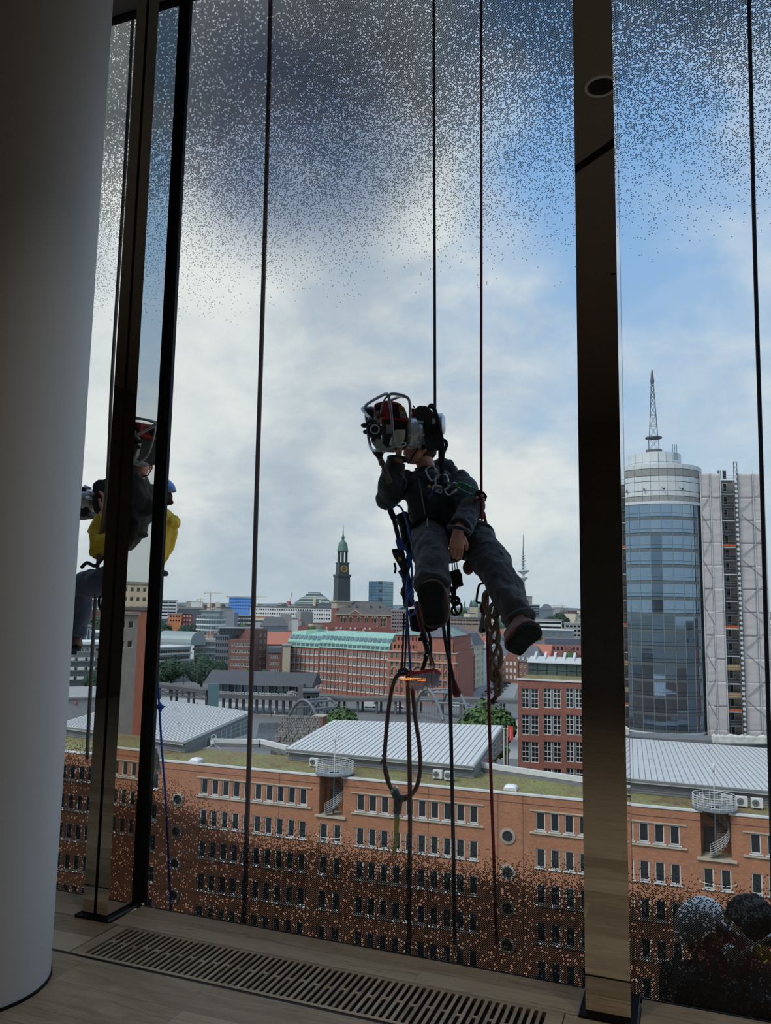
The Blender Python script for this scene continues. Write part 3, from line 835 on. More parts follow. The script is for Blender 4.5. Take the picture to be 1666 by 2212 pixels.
# parapet and green roof
COPING = mat('pale_coping', (206, 206, 202), 0.6, var=0.06)
for (a, b) in ((0, notch[0][0] + 0.2), (notch[0][1] - 0.2, notch[1][0] + 0.2), (notch[1][1] - 0.2, bf.w)):
    MB().box(bf.p((a + b) / 2, 0.12, ZR + 0.06), (b - a, 0.42, 0.16), bf.R3()).build('coping', COPING, office, wm=ID)
def moss_mat():
    m = bpy.data.materials.new('mossy_sedum'); m.use_nodes = True; t = NT(m.node_tree)
    b = t.n('ShaderNodeBsdfPrincipled'); out = t.n('ShaderNodeOutputMaterial'); t.t.links.new(b.outputs[0], out.inputs[0])
    P = t.n('ShaderNodeNewGeometry').outputs['Position']
    n1 = t.noise(P, 0.22, 6.0, 0.65, 0.5); n2 = t.noise(P, 3.4, 8.0, 0.8); n3 = t.noise(t.vmath('ADD', P, (31, 7, 0)), 0.35, 5.0, 0.65)
    c = t.mix(t.rng(n1, 0.38, 0.62), lin((134, 120, 82)), lin((136, 136, 82)))
    c = t.mix(t.rng(n3, 0.54, 0.70), c, lin((118, 90, 70)))
    c = t.mix(t.rng(n2, 0.50, 0.62, 0.0, 0.85), c, lin((64, 58, 40)))
    c = t.mix(t.rng(n2, 0.44, 0.32, 0.0, 0.8), c, lin((178, 170, 112)))
    t.put(b.inputs['Base Color'], c); b.inputs['Roughness'].default_value = 0.95
    bn = t.n('ShaderNodeBump'); bn.inputs['Strength'].default_value = 0.8; bn.inputs['Distance'].default_value = 0.08
    t.put(bn.inputs['Height'], n2); t.t.links.new(bn.outputs[0], b.inputs['Normal'])
    return m
MOSS = moss_mat()
mo = MB(); N1, N2 = 210, 20
for j in range(N2 + 1):
    for i in range(N1 + 1):
        u = bf.w * i / N1; v = 0.35 + (OFFD - 0.5) * j / N2
        q = bf.p(u, v, 0); q.z = ZR + 0.03 + 0.05 * noise.noise(q * 0.8) + (0.04 if 0 < j < N2 else 0)
        mo.v.append(q)
for j in range(N2):
    for i in range(N1):
        a = j * (N1 + 1) + i; mo.f.append([a, a + 1, a + N1 + 2, a + N1 + 1]); mo.m.append(0)
o = mo.build('green_roof', MOSS, office, wm=ID, smooth=True); o['kind'] = 'stuff'
# pale metal kerbs at the back edge of the roof
for (p1, p2) in (((558, 1600), (622, 1616)), ((1040, 1652), (1262, 1684)), ((455, 1600), (560, 1602))):
    a = at_z(p1[0], p1[1], ZR + 0.7); b = at_z(p2[0], p2[1], ZR + 0.7)
    MB().bar(a, b, 0.5, 0.5).build('roof_kerb', COPING, office, wm=ID)
    MB().bar(a - V((0, 0, .45)), b - V((0, 0, .45)), 0.4, 0.5).build('kerb_wall', ZINC_D, office, wm=ID)

# spiral stairs in the notches
def spiral(k, pxc, yc, label):
    ua, ub = notch[k]; uc = (ua + ub) / 2; wN = ub - ua
    # side and back walls of the notch
    MB().box(bf.p(uc, 1.95, (nz + ZR) / 2), (wN, 0.1, ZR - nz), bf.R3()).build('notch_wall', BR_MAT, office, wm=ID)
    for s_ in (0, 1): MB().box(bf.p(ua + s_ * wN, 1.0, (nz + ZR) / 2), (0.06, 1.9, ZR - nz), bf.R3()).build('notch_wall', BR_MAT, office, wm=ID)
    MB().box(bf.p(uc, 0.9, nz - 0.08), (wN + 0.7, 2.3, 0.2), bf.R3()).build('notch_sill', STONE, office, wm=ID)
    MB().box(bf.p(uc - 0.4, 1.88, nz + 1.1), (0.9, 0.06, 2.1), bf.R3()).build('notch_door', FRAME_D, office, wm=ID)
    c = bf.p(uc, 0.75, 0); Rp = wN * 0.74
    st = thing('spiral_staircase', label, 'staircase', (c.x, c.y, nz), 0, 'spiral stairs at the roof edge')
    zp = ZR + 0.32
    MB().lathe([(0.55, -0.06), (Rp, -0.06), (Rp, 0.06), (0.55, 0.06), (0.55, -0.06)], (c.x, c.y, zp), seg=48).build('platform', ZINC_D, st)
    for i in range(5):
        MB().torus((c.x, c.y, zp + 0.28 + 0.2 * i), Rp - 0.03, 0.022 if i < 4 else 0.035, seg=56, sides=5).build('guard_rail', ZINC, st, smooth=True)
    for i in range(18):
        a = 2 * math.pi * i / 18; q = V((c.x + (Rp - 0.03) * math.cos(a), c.y + (Rp - 0.03) * math.sin(a), zp))
        MB().tube([q, q + V((0, 0, 1.08))], 0.02, 5).build('guard_post', ZINC, st)
    MB().torus((c.x, c.y, zp + 1.05), Rp * 0.66, 0.03, seg=48, sides=5, a0=0.5, a1=5.6).build('inner_rail', ZINC, st, smooth=True)
    for i in range(12):
        a = 0.5 + 5.1 * i / 11; q = V((c.x + Rp * 0.66 * math.cos(a), c.y + Rp * 0.66 * math.sin(a), zp))
        MB().tube([q, q + V((0, 0, 1.05))], 0.016, 5).build('guard_post', ZINC, st)
    MB().tube([(c.x, c.y, nz), (c.x, c.y, zp + 1.2)], 0.10, 10).build('centre_pole', GREY_S, st, smooth=True)
    MB().tube([(c.x, c.y, zp + 1.2), (c.x, c.y, zp + 3.4)], 0.05, 8).build('lamp_pole', ZINC, st)
    MB().lathe([(0.07, 0), (0.10, 0.35), (0.10, 0.75), (0.02, 0.78)], (c.x, c.y, zp + 3.0), seg=12).build('pole_lamp', FRAME_W, st, smooth=True)
    n = 18; stp = MB()
    for i in range(n):
        a = -2.0 + 1.65 * math.pi * i / n; z = nz + 0.2 + (ZR - nz) * i / n
        d = V((math.cos(a), math.sin(a), 0)); tt = V((-d.y, d.x, 0))
        pl = [c + d * 0.1 - tt * 0.05, c + d * (Rp * 0.60) - tt * 0.19, c + d * (Rp * 0.60) + tt * 0.19, c + d * 0.1 + tt * 0.05]
        pl = [V((q.x, q.y, z)) for q in pl]
        MB().prism(pl, (0, 0, 0.05)).build('step', ZINC_D, st)
    for i in range(5):
        pts = []
        for j in range(40):
            a = -2.0 + 1.65 * math.pi * j / 39; z = nz + 0.2 + (ZR - nz) * j / 39 + 0.25 + 0.19 * i
            pts.append((c.x + Rp * 0.61 * math.cos(a), c.y + Rp * 0.61 * math.sin(a), min(z, zp + 1.05)))
        MB().tube(pts, 0.02, 5).build('stair_rail', ZINC, st, smooth=True)
    for j in range(0, 40, 3):
        a = -2.0 + 1.65 * math.pi * j / 39; z = nz + 0.2 + (ZR - nz) * j / 39
        q = V((c.x + Rp * 0.61 * math.cos(a), c.y + Rp * 0.61 * math.sin(a), z)); MB().tube([q, q + V((0, 0, 1.0))], 0.015, 5).build('rail_post', ZINC, st)
    # small half round balcony with rail below the stair
    zb = ROWS[1][0] - 0.1
    cb = bf.p(uc, 0, 0)
    MB().lathe([(0.001, 0), (1.55, 0), (1.55, 0.12), (0.001, 0.12)], (cb.x, cb.y, zb - 0.3), seg=16, a0=math.pi + math.atan2(bf.ex.y, bf.ex.x), a1=2 * math.pi + math.atan2(bf.ex.y, bf.ex.x), ref=V((0, -1, 0))).build('balcony', ZINC, office, wm=ID)
    pts = [bf.p(uc + 1.5 * math.cos(a), -1.0 * math.sin(a), zb + 0.75) for a in (math.pi * q / 14 for q in range(15))]
    MB().tube(pts, 0.03, 6).build('balcony_rail', FRAME_W, office, wm=ID)
spiral(0, 716, 1705, 'steel spiral stair with ring platform between two metal-roofed halls')
spiral(1, 1547, 1800, 'steel spiral stair with ring platform in front of the glass tower hall')

# metal-roofed halls on the roof
def hall(label, nl, nr, yfr, yfl, zn, npan, gable, vp, zbase=ZR):
    """nl,nr near eave pixels; yfr,yfl photo height of the far corners; vp vanishing point of the seams"""
    A = at_z(nl[0], nl[1], zn); B = at_z(nr[0], nr[1], zn)
    d = ray(vp[0], vp[1]); d = d / math.hypot(d.x, d.y); n = V((d.x, d.y, 0))
    def ypix(P):
        q = P - EYE; return H_PX / 2 - F_PX * q.dot(UP) / q.dot(FW)
    def far(P, yt):
        lo, hi = 0.5, 60.0
        for _ in range(40):
            mid = (lo + hi) / 2
            if ypix(P + d * mid) > yt: lo = mid
            else: hi = mid
        return P + d * lo, lo
    D_, Ll = far(A, yfl)
    C, Lr = far(B, yfr) if yfr else (B + d * Ll, Ll)
    T = thing('rooftop_hall', label, 'rooftop hall', (float((A.x + B.x) / 2), float((A.y + C.y) / 2), zbase), 0, 'metal-roofed halls on the brick building')
    up = V((0, 0, 1))
    inn = n * 0.5
    # body below the roof
    body = [A + inn, B + inn, C - inn * 0.6, D_ - inn * 0.6]
    top = [q - up * 0.22 for q in body]; bot = [V((q.x, q.y, zbase + 0.01)) for q in body]
    MB().add(bot + top, [(0, 1, 5, 4), (1, 2, 6, 5), (2, 3, 7, 6), (3, 0, 4, 7), (4, 5, 6, 7)]).build('cladding', ZINC_D, T, wm=ID)
    ex = (B - A).normalized()
    # ribs of the corrugated front wall
    zz = zbase + 0.15
    while zz < zn - 0.6:
        MB().bar(V((A.x, A.y, zz)) + inn * 0.93, V((B.x, B.y, zz)) + inn * 0.93, 0.05, 0.06).build('cladding_rib', ZINC_D, T, wm=ID); zz += 0.22
    MB().add([A + up * 0.0, B, B - up * 0.38, A - up * 0.38, A + inn, B + inn, B + inn - up * 0.38, A + inn - up * 0.38],
             [(0, 1, 2, 3), (3, 2, 6, 7), (0, 4, 5, 1)]).build('eave_fascia', COPING, T, wm=ID)
    MB().bar(A - n * 0.07 - up * 0.08, B - n * 0.07 - up * 0.08, 0.16, 0.14).build('gutter', ZINC_D, T, wm=ID)
    MB().bar(B - up * .05, C - up * 0.1, 0.14, 0.3).build('verge_board', COPING, T, wm=ID)
    for i in range(npan):
        a0, a1 = A.lerp(B, i / npan), A.lerp(B, (i + 1) / npan); c0, c1 = D_.lerp(C, i / npan), D_.lerp(C, (i + 1) / npan)
        mb = MB(); k = up * 0.06; e = (a1 - a0) * 0.012
        mb.add([a0 + e, a1 - e, c1 - e, c0 + e, a0 + e + k, a1 - e + k, c1 - e + k, c0 + e + k], [(4, 5, 6, 7), (0, 1, 5, 4), (1, 2, 6, 5), (2, 3, 7, 6), (3, 0, 4, 7), (0, 3, 2, 1)])
        mb.build('roof_sheet', ZINC, T, wm=ID)
        MB().bar(a1 + k, c1 + k, 0.045, 0.09).build('standing_seam', ZINC_D, T, wm=ID)
    for i in range(3):
        q = A.lerp(B, 0.2 + 0.28 * i).lerp(D_.lerp(C, 0.2 + 0.28 * i), 0.35 + 0.4 * (i % 2)) + up * 0.06
        MB().tube([q, q + up * 0.35, q + up * 0.35 + ex * 0.2], 0.03, 6).build('roof_vent', GREY_S, T, wm=ID)
    # glazed gable on the right-hand side
    if gable:
        g0, g1 = B + inn * 1.2, C - n * 0.6
        g0 = B + ex * 0.02 + n * (Lr * gable[0]); g1 = B + ex * 0.02 + n * (Lr * gable[1])
        H0 = (C.z - B.z) / Lr
        nb = gable[2]
        for i in range(nb):
            v0 = Lr * (gable[0] + (gable[1] - gable[0]) * i / nb); v1 = Lr * (gable[0] + (gable[1] - gable[0]) * (i + 1) / nb)
            for r in range(gable[3]):
                zt0, zt1 = B.z + v0 * H0 - 0.7, B.z + v1 * H0 - 0.7
                zl = zbase + 0.1
                def zz_(v, k): return zl + (B.z + v * H0 - 0.7 - zl) * k
                k0, k1 = r / gable[3], (r + 1) / gable[3]
                q = [B + n * v0, B + n * v1]
                m_ = 0.05
                pl = [V((q[0].x, q[0].y, zz_(v0, k0))), V((q[1].x, q[1].y, zz_(v1, k0))), V((q[1].x, q[1].y, zz_(v1, k1))), V((q[0].x, q[0].y, zz_(v0, k1)))]
                if pl[3].z - pl[0].z < 0.25: continue
                cen = sum(pl, V()) / 4
                pin = [cen + (p_ - cen) * 0.88 + ex * 0.03 for p_ in pl]
                o = MB().prism([p_ + ex * 0.0 for p_ in pl], ex * 0.025).build('gable_window', FRAME_W, T, wm=ID)
                MB().prism(pin, ex * 0.012).build('pane', PANE_B, o, wm=ID)
    return A, B, C, D_
hall('hall with seamed zinc roof and glazed gable beside the stone embankment', (120, 1566), (396, 1603), 1538, 1506, ZR + 1.4, 46, (0.30, 0.97, 9, 3), (1390, 1165))
hm = hall('wide hall with seamed zinc roof behind the hanging brush', (618, 1617), (1022, 1655), 1568, 1556, ZR + 1.4, 34, (0.25, 0.97, 6, 3), (1390, 1160))
hall('hall with seamed zinc roof at the foot of the glass tower', (1290, 1675), (1960, 1735), None, 1592, ZR + 1.5, 46, None, (1361, 1397))

# roof furniture
def ac_unit(px, py, label, group='air conditioners on the brick roof'):
    p = at_z(px, py, ZR + 0.1)
    T = thing('air_conditioner', label, 'air conditioner', (p.x, p.y, ZR + 0.1), math.atan2(bf.ex.y, bf.ex.x), group)
    R = bf.R3(); c = p + V((0, 0, 0.55))
    MB().box(c, (0.95, 0.45, 0.8), R).build('casing', FRAME_W, T, wm=ID)
    f = c - bf.ey * 0.235 - bf.ex * 0.12
    MB().lathe([(0.001, 0.0), (0.30, 0.0), (0.30, 0.02), (0.001, 0.02)], f, axis=-bf.ey, seg=20).build('fan_opening', FRAME_D, T, wm=ID)
    for r_ in (0.12, 0.2, 0.28): MB().torus(f - bf.ey * 0.025, r_, 0.008, axis=-bf.ey, seg=20, sides=4).build('fan_guard', FRAME_W, T, wm=ID)
    for s_ in (-1, 1): MB().box(p + bf.ex * 0.35 * s_ + V((0, 0, 0.07)), (0.1, 0.5, 0.15), R).build('foot', GREY_S, T, wm=ID)
ac_unit(946, 1684, 'white air conditioner by the wide zinc-roofed hall, next to a downpipe'); ac_unit(971, 1687, 'white air conditioner by the wide zinc-roofed hall, behind the black tail rope')
ac_unit(1603, 1744, 'white air conditioner by the tower hall, next to the ring platform'); ac_unit(1636, 1748, 'white air conditioner by the tower hall, on greener moss')
ac_unit(679, 1657, 'white air conditioner half behind the ring platform of the spiral stair')
ac_unit(1571, 1741, 'white air conditioner seen through the rails of the ring platform')
def dome(px, py, label):
    p = at_z(px, py, ZR + 0.05)
    T = thing('skylight_dome', label, 'skylight', (p.x, p.y, ZR + 0.05), math.atan2(bf.ex.y, bf.ex.x), 'skylight domes on the mossy roof')
    MB().box(p + V((0, 0, 0.12)), (1.25, 1.25, 0.24), bf.R3()).build('kerb', COPING, T, wm=ID)
    mb = MB(); b = p + V((0, 0, 0.24)); prev = []
    secs = []
    for i in range(6):
        a = math.pi / 2 * i / 5
        secs.append((b + V((0, 0, 0.30 * math.sin(a))), 0.6 * math.cos(a) + 0.02, 0.6 * math.cos(a) + 0.02, bf.ex, bf.ey, 5.0))
    mb.loft(secs, 24).build('acrylic_dome', mat('milky_acrylic', (226, 228, 228), 0.3, var=0.03), T, wm=ID, smooth=True)
dome(424, 1647, 'milky skylight dome near the glazed-gable hall'); dome(1104, 1706, 'milky skylight dome above the round windows')
# camera tripod on the roof kerb
p = at_z(460, 1606, ZR + 0.6)
T = thing('roof_camera', 'small white camera on a tripod standing on the mossy roof', 'camera', (p.x, p.y, ZR))
for a in (0.3, 2.4, 4.4): MB().tube([p, V((p.x + 0.9 * math.cos(a), p.y + 0.9 * math.sin(a), ZR + 0.05))], 0.035, 6).build('tripod_leg', ZINC, T, wm=ID)
MB().box(p + V((0, 0, 0.15)), (0.5, 0.35, 0.35)).build('housing', FRAME_W, T, wm=ID)
MB().torus(p + V((0.1, 0, 0.75)), 0.28, 0.05, axis=V((0.3, -1, 0)), seg=18, sides=6).build('ring_aerial', FRAME_W, T, wm=ID, smooth=True)
MB().tube([p + V((0, 0, 0.3)), p + V((0.1, 0, 0.5))], 0.04, 6).build('mast', ZINC, T, wm=ID)
# ================================================================== round glass tower and its scaffolded wing
TD = 150.0
tc = at_d(1421, 1300, TD); TR = 8.05
def tz(y): return at_d(1421, y, TD - TR)[2]
tower = thing('glass_tower', 'round blue glass office tower with white drum top and lattice mast', 'tower', (tc.x, tc.y, ZG))
tdir = math.atan2(-tc.y, -tc.x)     # towards the camera
CLAD = mat('white_metal_cladding', (206, 210, 210), 0.45, var=0.04)
LOUV = mat('grey_louvres', (146, 146, 142), 0.6, var=0.15, scale=4)
TGLASS = mat('blue_curtain_glass', (138, 158, 174), 0.03, metal=0.85, var=0.06, scale=0.4)
SPAN = mat('grey_spandrel_glass', (104, 112, 116), 0.15, metal=0.3, var=0.12)
MULL = mat('pale_curtain_wall_profile', (150, 156, 158), 0.4, metal=0.4, var=0.05)
z_gb, z_gt = tz(1583), tz(1088)
nfl = 14; fh = (z_gt - z_gb) / nfl; dA = math.radians(13.2); NCOL = 15
MB().lathe([(TR - 0.28, z_gb), (TR - 0.28, z_gt)], (tc.x, tc.y, 0), seg=64).build('core', mat('dark_tower_core', (52, 60, 66), 0.6), tower, wm=ID)
pw = 2 * TR * math.sin(dA / 2)
def slab(w, h, mname, m, t_=0.06):
    mb = MB(); mb.box((0, 0, 0), (t_, w, h)); return mb.mesh(mname, m)
pm1, pm2, pm3 = slab(pw - 0.10, fh * 0.56, 'pane', TGLASS), slab(pw - 0.10, fh * 0.20, 'vent_pane', TGLASS), slab(pw - 0.04, fh * 0.19, 'spandrel', SPAN)
for r in range(nfl):
    for c in range(NCOL):
        a = tdir + (c - (NCOL - 1) / 2) * dA
        base = Matrix.Translation((tc.x, tc.y, 0)) @ Matrix.Rotation(a, 4, 'Z')
        tilt = Matrix.Rotation(random.uniform(-.006, .006), 4, 'Y') @ Matrix.Rotation(random.uniform(-.006, .006), 4, 'Z')
        zc = z_gb + fh * r
        inst('pane', pm1, tower, base @ Matrix.Translation((TR * math.cos(dA / 2), 0, zc + fh * (0.44 + 0.28))) @ tilt)
        inst('vent_pane', pm2, tower, base @ Matrix.Translation((TR * math.cos(dA / 2), 0, zc + fh * (0.22 + 0.10))) @ tilt)
        inst('spandrel', pm3, tower, base @ Matrix.Translation((TR * math.cos(dA / 2), 0, zc + fh * 0.10)))
mulm = MB(); mulm.box((0, 0, (z_gb + z_gt) / 2), (0.16, 0.07, z_gt - z_gb)); mul_me = mulm.mesh('curtain_mullion', MULL)
for c in range(NCOL + 1):
    a = tdir + (c - NCOL / 2) * dA
    inst('curtain_mullion', mul_me, tower, Matrix.Translation((tc.x, tc.y, 0)) @ Matrix.Rotation(a, 4, 'Z') @ Matrix.Translation((TR + 0.03, 0, 0)))
# parapet band, recessed storey and white drum of panels
zA, zB, zC, zD = tz(1082), tz(1064), tz(1030), tz(1009)
MB().lathe([(TR - 1.0, z_gt), (TR + 0.25, z_gt), (TR + 0.25, z_gt + 0.5), (TR - 1.0, z_gt + 0.5)], (tc.x, tc.y, 0), seg=64).build('ledge', CLAD, tower, wm=ID)
MB().lathe([(TR - 0.5, z_gt + .5), (TR - 0.5, zD + 0.5)], (tc.x, tc.y, 0), seg=64).build('drum_core', LOUV, tower, wm=ID)
drum_rows = [(z_gt + 0.55, zA + 0.9, LOUV), (zA + 0.95, zB - 0.05 + 0.4, CLAD), (zB + 0.4, (zB + zC) / 2 + 0.6, CLAD), ((zB + zC) / 2 + 0.65, zC + 0.2, CLAD), (zC + 0.25, zC + 1.5, LOUV), (zC + 1.55, zD + 0.6, CLAD)]
for (a0, a1, m_) in drum_rows:
    me = slab(2 * TR * math.sin(math.radians(5.0)) - 0.05, max(a1 - a0 - 0.04, 0.2), 'drum_panel', m_, 0.08)
    for c in range(21):
        a = tdir + math.radians(10) * (c - 10)
        inst('drum_panel', me, tower, Matrix.Translation((tc.x, tc.y, (a0 + a1) / 2)) @ Matrix.Rotation(a, 4, 'Z') @ Matrix.Translation((TR - 0.05, 0, 0)))
MB().lathe([(0.01, zD + 0.5), (TR - 0.1, zD + 0.5), (TR - 0.1, zD + 0.7), (0.01, zD + 0.9)], (tc.x, tc.y, 0), seg=64).build('drum_roof', CLAD, tower, wm=ID)
tr2 = 4.6; zE, zF = zD + 0.7, tz(969)
MB().lathe([(tr2 - 0.1, zE), (tr2 - 0.1, zF)], (tc.x, tc.y, 0), seg=48).build('upper_drum_core', LOUV, tower, wm=ID)
for (a0, a1) in ((zE, zE + (zF - zE) * 0.36), (zE + (zF - zE) * 0.38, zF)):
    me = slab(2 * tr2 * math.sin(math.radians(8.6)) - 0.06, a1 - a0, 'drum_panel', CLAD, 0.08)
    for c in range(13):
        a = tdir + math.radians(17.2) * (c - 6)
        inst('drum_panel', me, tower, Matrix.Translation((tc.x, tc.y, (a0 + a1) / 2)) @ Matrix.Rotation(a, 4, 'Z') @ Matrix.Translation((tr2, 0, 0)))
MB().lathe([(0.01, zF), (tr2 + 0.05, zF), (tr2 + 0.05, zF + 0.15), (0.01, zF + 0.2)], (tc.x, tc.y, 0), seg=48).build('upper_drum_roof', CLAD, tower, wm=ID)
MB().lathe([(1.45, zF), (1.45, tz(953)), (0.01, tz(953))], (tc.x, tc.y, 0), seg=20).build('mast_collar', mat('dark_mast_paint', (92, 96, 102), 0.6), tower, wm=ID)
for i in range(4):   # lamp arms
    a = tdir + math.radians(-36 + 22 * i); q = V((tc.x + TR * math.cos(a), tc.y + TR * math.sin(a), zB + 0.9))
    d = V((math.cos(a), math.sin(a), 0)); MB().tube([q, q + d * 0.5 + V((0.3, 0, -0.4))], 0.05, 5).build('lamp_arm', FRAME_D, tower, wm=ID)
    MB().ball(q + d * 0.5 + V((0.3, 0, -0.3)), 0.16, seg=8, rn=6).build('flood_lamp', FRAME_D, tower, wm=ID)
# lattice mast
mz0, mz1, mz2, mz3 = tz(953), tz(925), tz(801), tz(768)
mast = MB(); DM = MATS['dark_mast_paint']
def mr(z):
    if z <= mz1: return 1.25
    return 1.05 + (0.28 - 1.05) * (z - mz1) / (mz2 - mz1)
def corner(k, z):
    a = tdir + math.pi / 4 + k * math.pi / 2; r_ = mr(z); return V((tc.x + r_ * math.cos(a), tc.y + r_ * math.sin(a), z))
lv = [mz0, mz1] + [mz1 + (mz2 - mz1) * k for k in (0.22, 0.42, 0.60, 0.76, 0.9, 1.0)]
for i in range(len(lv) - 1):
    for k in range(4):
        MB().tube([corner(k, lv[i] + .001), corner(k, lv[i + 1])], 0.075, 5).build('mast_leg', DM, tower, wm=ID)
        mast.tube([corner(k, lv[i + 1]), corner((k + 1) % 4, lv[i + 1])], 0.04, 4)
        mast.tube([corner(k, lv[i] + .001), corner((k + 1) % 4, lv[i + 1])], 0.035, 4); mast.tube([corner((k + 1) % 4, lv[i] + .001), corner(k, lv[i + 1])], 0.035, 4)
mast.build('mast_bracing', DM, tower, wm=ID)
MB().lathe([(1.5, mz1 - .1), (1.5, mz1 + .1)], (tc.x, tc.y, 0), seg=16).build('mast_platform', DM, tower, wm=ID)
MB().lathe([(0.32, mz2), (0.36, mz2 + 0.6), (0.12, mz3 - 0.3), (0.02, mz3)], (tc.x, tc.y, 0), seg=8).build('mast_tip', DM, tower, wm=ID)
for i in range(3):
    q = at_d(1454 + 4.5 * i, 994, TD - 3); MB().tube([q, q + V((0, 0, 2.9))], 0.06, 5).build('aerial', GREY_S, tower, wm=ID)
# ground storey: white columns under the glass
for i in range(9):
    a = tdir + math.radians(-64 + 16 * i); q = (tc.x + (TR - 0.7) * math.cos(a), tc.y + (TR - 0.7) * math.sin(a), 0)
    MB().lathe([(0.42, ZG), (0.42, z_gb)], q, seg=14).build('column', CLAD, tower, wm=ID, smooth=True, angle=40)
MB().lathe([(TR - 2.2, ZG), (TR - 2.2, z_gb)], (tc.x, tc.y, 0), seg=32).build('base_core', mat('dark_tower_core', (52, 60, 66)), tower, wm=ID)
MB().lathe([(0.01, z_gb), (TR + 0.1, z_gb), (TR + 0.1, z_gb - 0.3), (0.01, z_gb - 0.3)], (tc.x, tc.y, 0), seg=48).build('soffit', CLAD, tower, wm=ID)
# tower podium that the hall roof runs up to
pd = fac_px(1300, 1720, 1598, 131, 137)
T = thing('podium_block', 'low dark block under the glass tower behind the zinc-roofed hall', 'building', tuple(pd.p(pd.w / 2, 5, ZG)))
MB().box(pd.p(pd.w / 2, 2.5, (ZG + pd.z1) / 2), (pd.w, 5, pd.z1 - ZG), pd.R3()).build('wall', ZINC_D, T, wm=ID)

# scaffolded wing
wf = fac_px(1509, 1648, 1028, 147, 151)
wing = thing('scaffolded_wing', 'tall tower wing wrapped in white scaffold netting', 'building', tuple(wf.p(wf.w / 2, 8, ZG)), math.atan2(wf.ex.y, wf.ex.x))
WMAT = mat('wing_wall', (126, 122, 114), 0.85, var=0.2)
NETM = mat('white_scaffold_net', (194, 187, 184), 0.8, var=0.10, scale=0.8, stretch=(0.4, 0.4, 2.0))
zt = wf.z1; u1, u2 = wf.hit(1562, 1300)[0], wf.hit(1592, 1300)[0]
MB().box(wf.p(wf.w / 2, 9.2, (ZG + zt - 0.5) / 2 + ZG * 0), (wf.w - 0.4, 15, zt - ZG - 0.5), wf.R3()).build('wall', WMAT, wing, wm=ID)
wing_children_fix = None
def net(u0, u1_, z0, z1, seed):
    rnd = random.Random(seed); mb = MB(); nu, nz_ = 6, 11; sag = [rnd.uniform(-.05, .05) for _ in range(nz_ + 1)]; vo = .02 * (seed % 2)
    for j in range(nz_ + 1):
        for i in range(nu + 1):
            mb.v.append(wf.p(u0 + (u1_ - u0) * i / nu, -0.55 - vo - sag[j] * math.sin(math.pi * i / nu) - rnd.uniform(0, .015), z0 + (z1 - z0) * j / nz_))
    for j in range(nz_):
        for i in range(nu):
            a = j * (nu + 1) + i; mb.f.append([a, a + 1, a + nu + 2, a + nu + 1]); mb.m.append(0)
    o = mb.build('scaffold_net', NETM, wing, wm=ID, smooth=True)
    md = o.modifiers.new('thickness', 'SOLIDIFY'); md.thickness = 0.01
zz = zt; k = 0
while zz > ZG + 20:
    for (a, b) in ((0.0, u1 * 0.5), (u1 * 0.5, u1), (u2 + 0.4, (u2 + wf.w) / 2 + 0.6), ((u2 + wf.w) / 2 + 0.6, wf.w)):
        k += 1; net(a, b, zz - 4.1, zz + (0.05 if zz < zt else 0.3), k)
    zz -= 4.0
lvl = 0; zz = zt - 1.0
ORNG = mat('orange_safety_net', (190, 90, 50), 0.7); PLYW = mat('plywood_board', (178, 150, 104), 0.7)
while zz > ZG + 20:
    MB().box(wf.p((u1 + u2) / 2, 0.15, zz), (u2 - u1, 1.3, 0.14), wf.R3()).build('scaffold_deck', CLAD if lvl % 2 else GREY_S, wing, wm=ID)
    for dz in (0.5, 1.0): MB().bar(wf.p(u1, -0.5, zz + dz), wf.p(u2, -0.5, zz + dz), 0.05).build('scaffold_rail', GREY_S, wing, wm=ID)
    MB().box(wf.p(u1 + (u2 - u1) * 0.30, 1.66, zz + 1.5), (0.7, 0.08, 1.5), wf.R3()).build('window', PANE_B, wing, wm=ID)
    MB().box(wf.p(u1 + (u2 - u1) * 0.68, 1.66, zz + 1.5), (0.7, 0.08, 1.7), wf.R3()).build('window', FRAME_W, wing, wm=ID)
    MB().box(wf.p(u1 + (u2 - u1) * 0.68, 1.60, zz + 1.5), (0.5, 0.08, 1.4), wf.R3()).build('window_pane', PANE, wing, wm=ID)
    if lvl in (5, 11, 17): MB().box(wf.p((u1 + u2) / 2, -0.5, zz + 0.35), (u2 - u1, 0.06, 0.4), wf.R3()).build('safety_net', ORNG, wing, wm=ID)
    if lvl in (14, 16): MB().box(wf.p((u1 + u2) / 2, -0.45, zz + 0.5), (u2 - u1, 0.06, 0.8), wf.R3()).build('plywood_guard', PLYW, wing, wm=ID)
    lvl += 1; zz -= 2.35
for u in (0.1, u1 * 0.5, u1, u2, u2 + 0.5, (u2 + wf.w) / 2 + 0.6, wf.w - 0.1):
    MB().tube([wf.p(u, -0.72, ZG), wf.p(u, -0.72, zt + 0.9)], 0.06, 5).build('scaffold_standard', CLAD, wing, wm=ID)
zz = zt - 3.0; k = 0
while zz > ZG + 22:
    for (a, b) in ((0.1, u1 * 0.5), ((u2 + wf.w) / 2 - 1.6, wf.w - 0.6)):
        p0, p1 = (a, b) if k % 2 else (b, a)
        MB().tube([wf.p(p0, -0.75, zz), wf.p(p1, -0.75, zz - 3.2)], 0.045, 5).build('scaffold_brace', GREY_S, wing, wm=ID)
    k += 1; zz -= 4.0
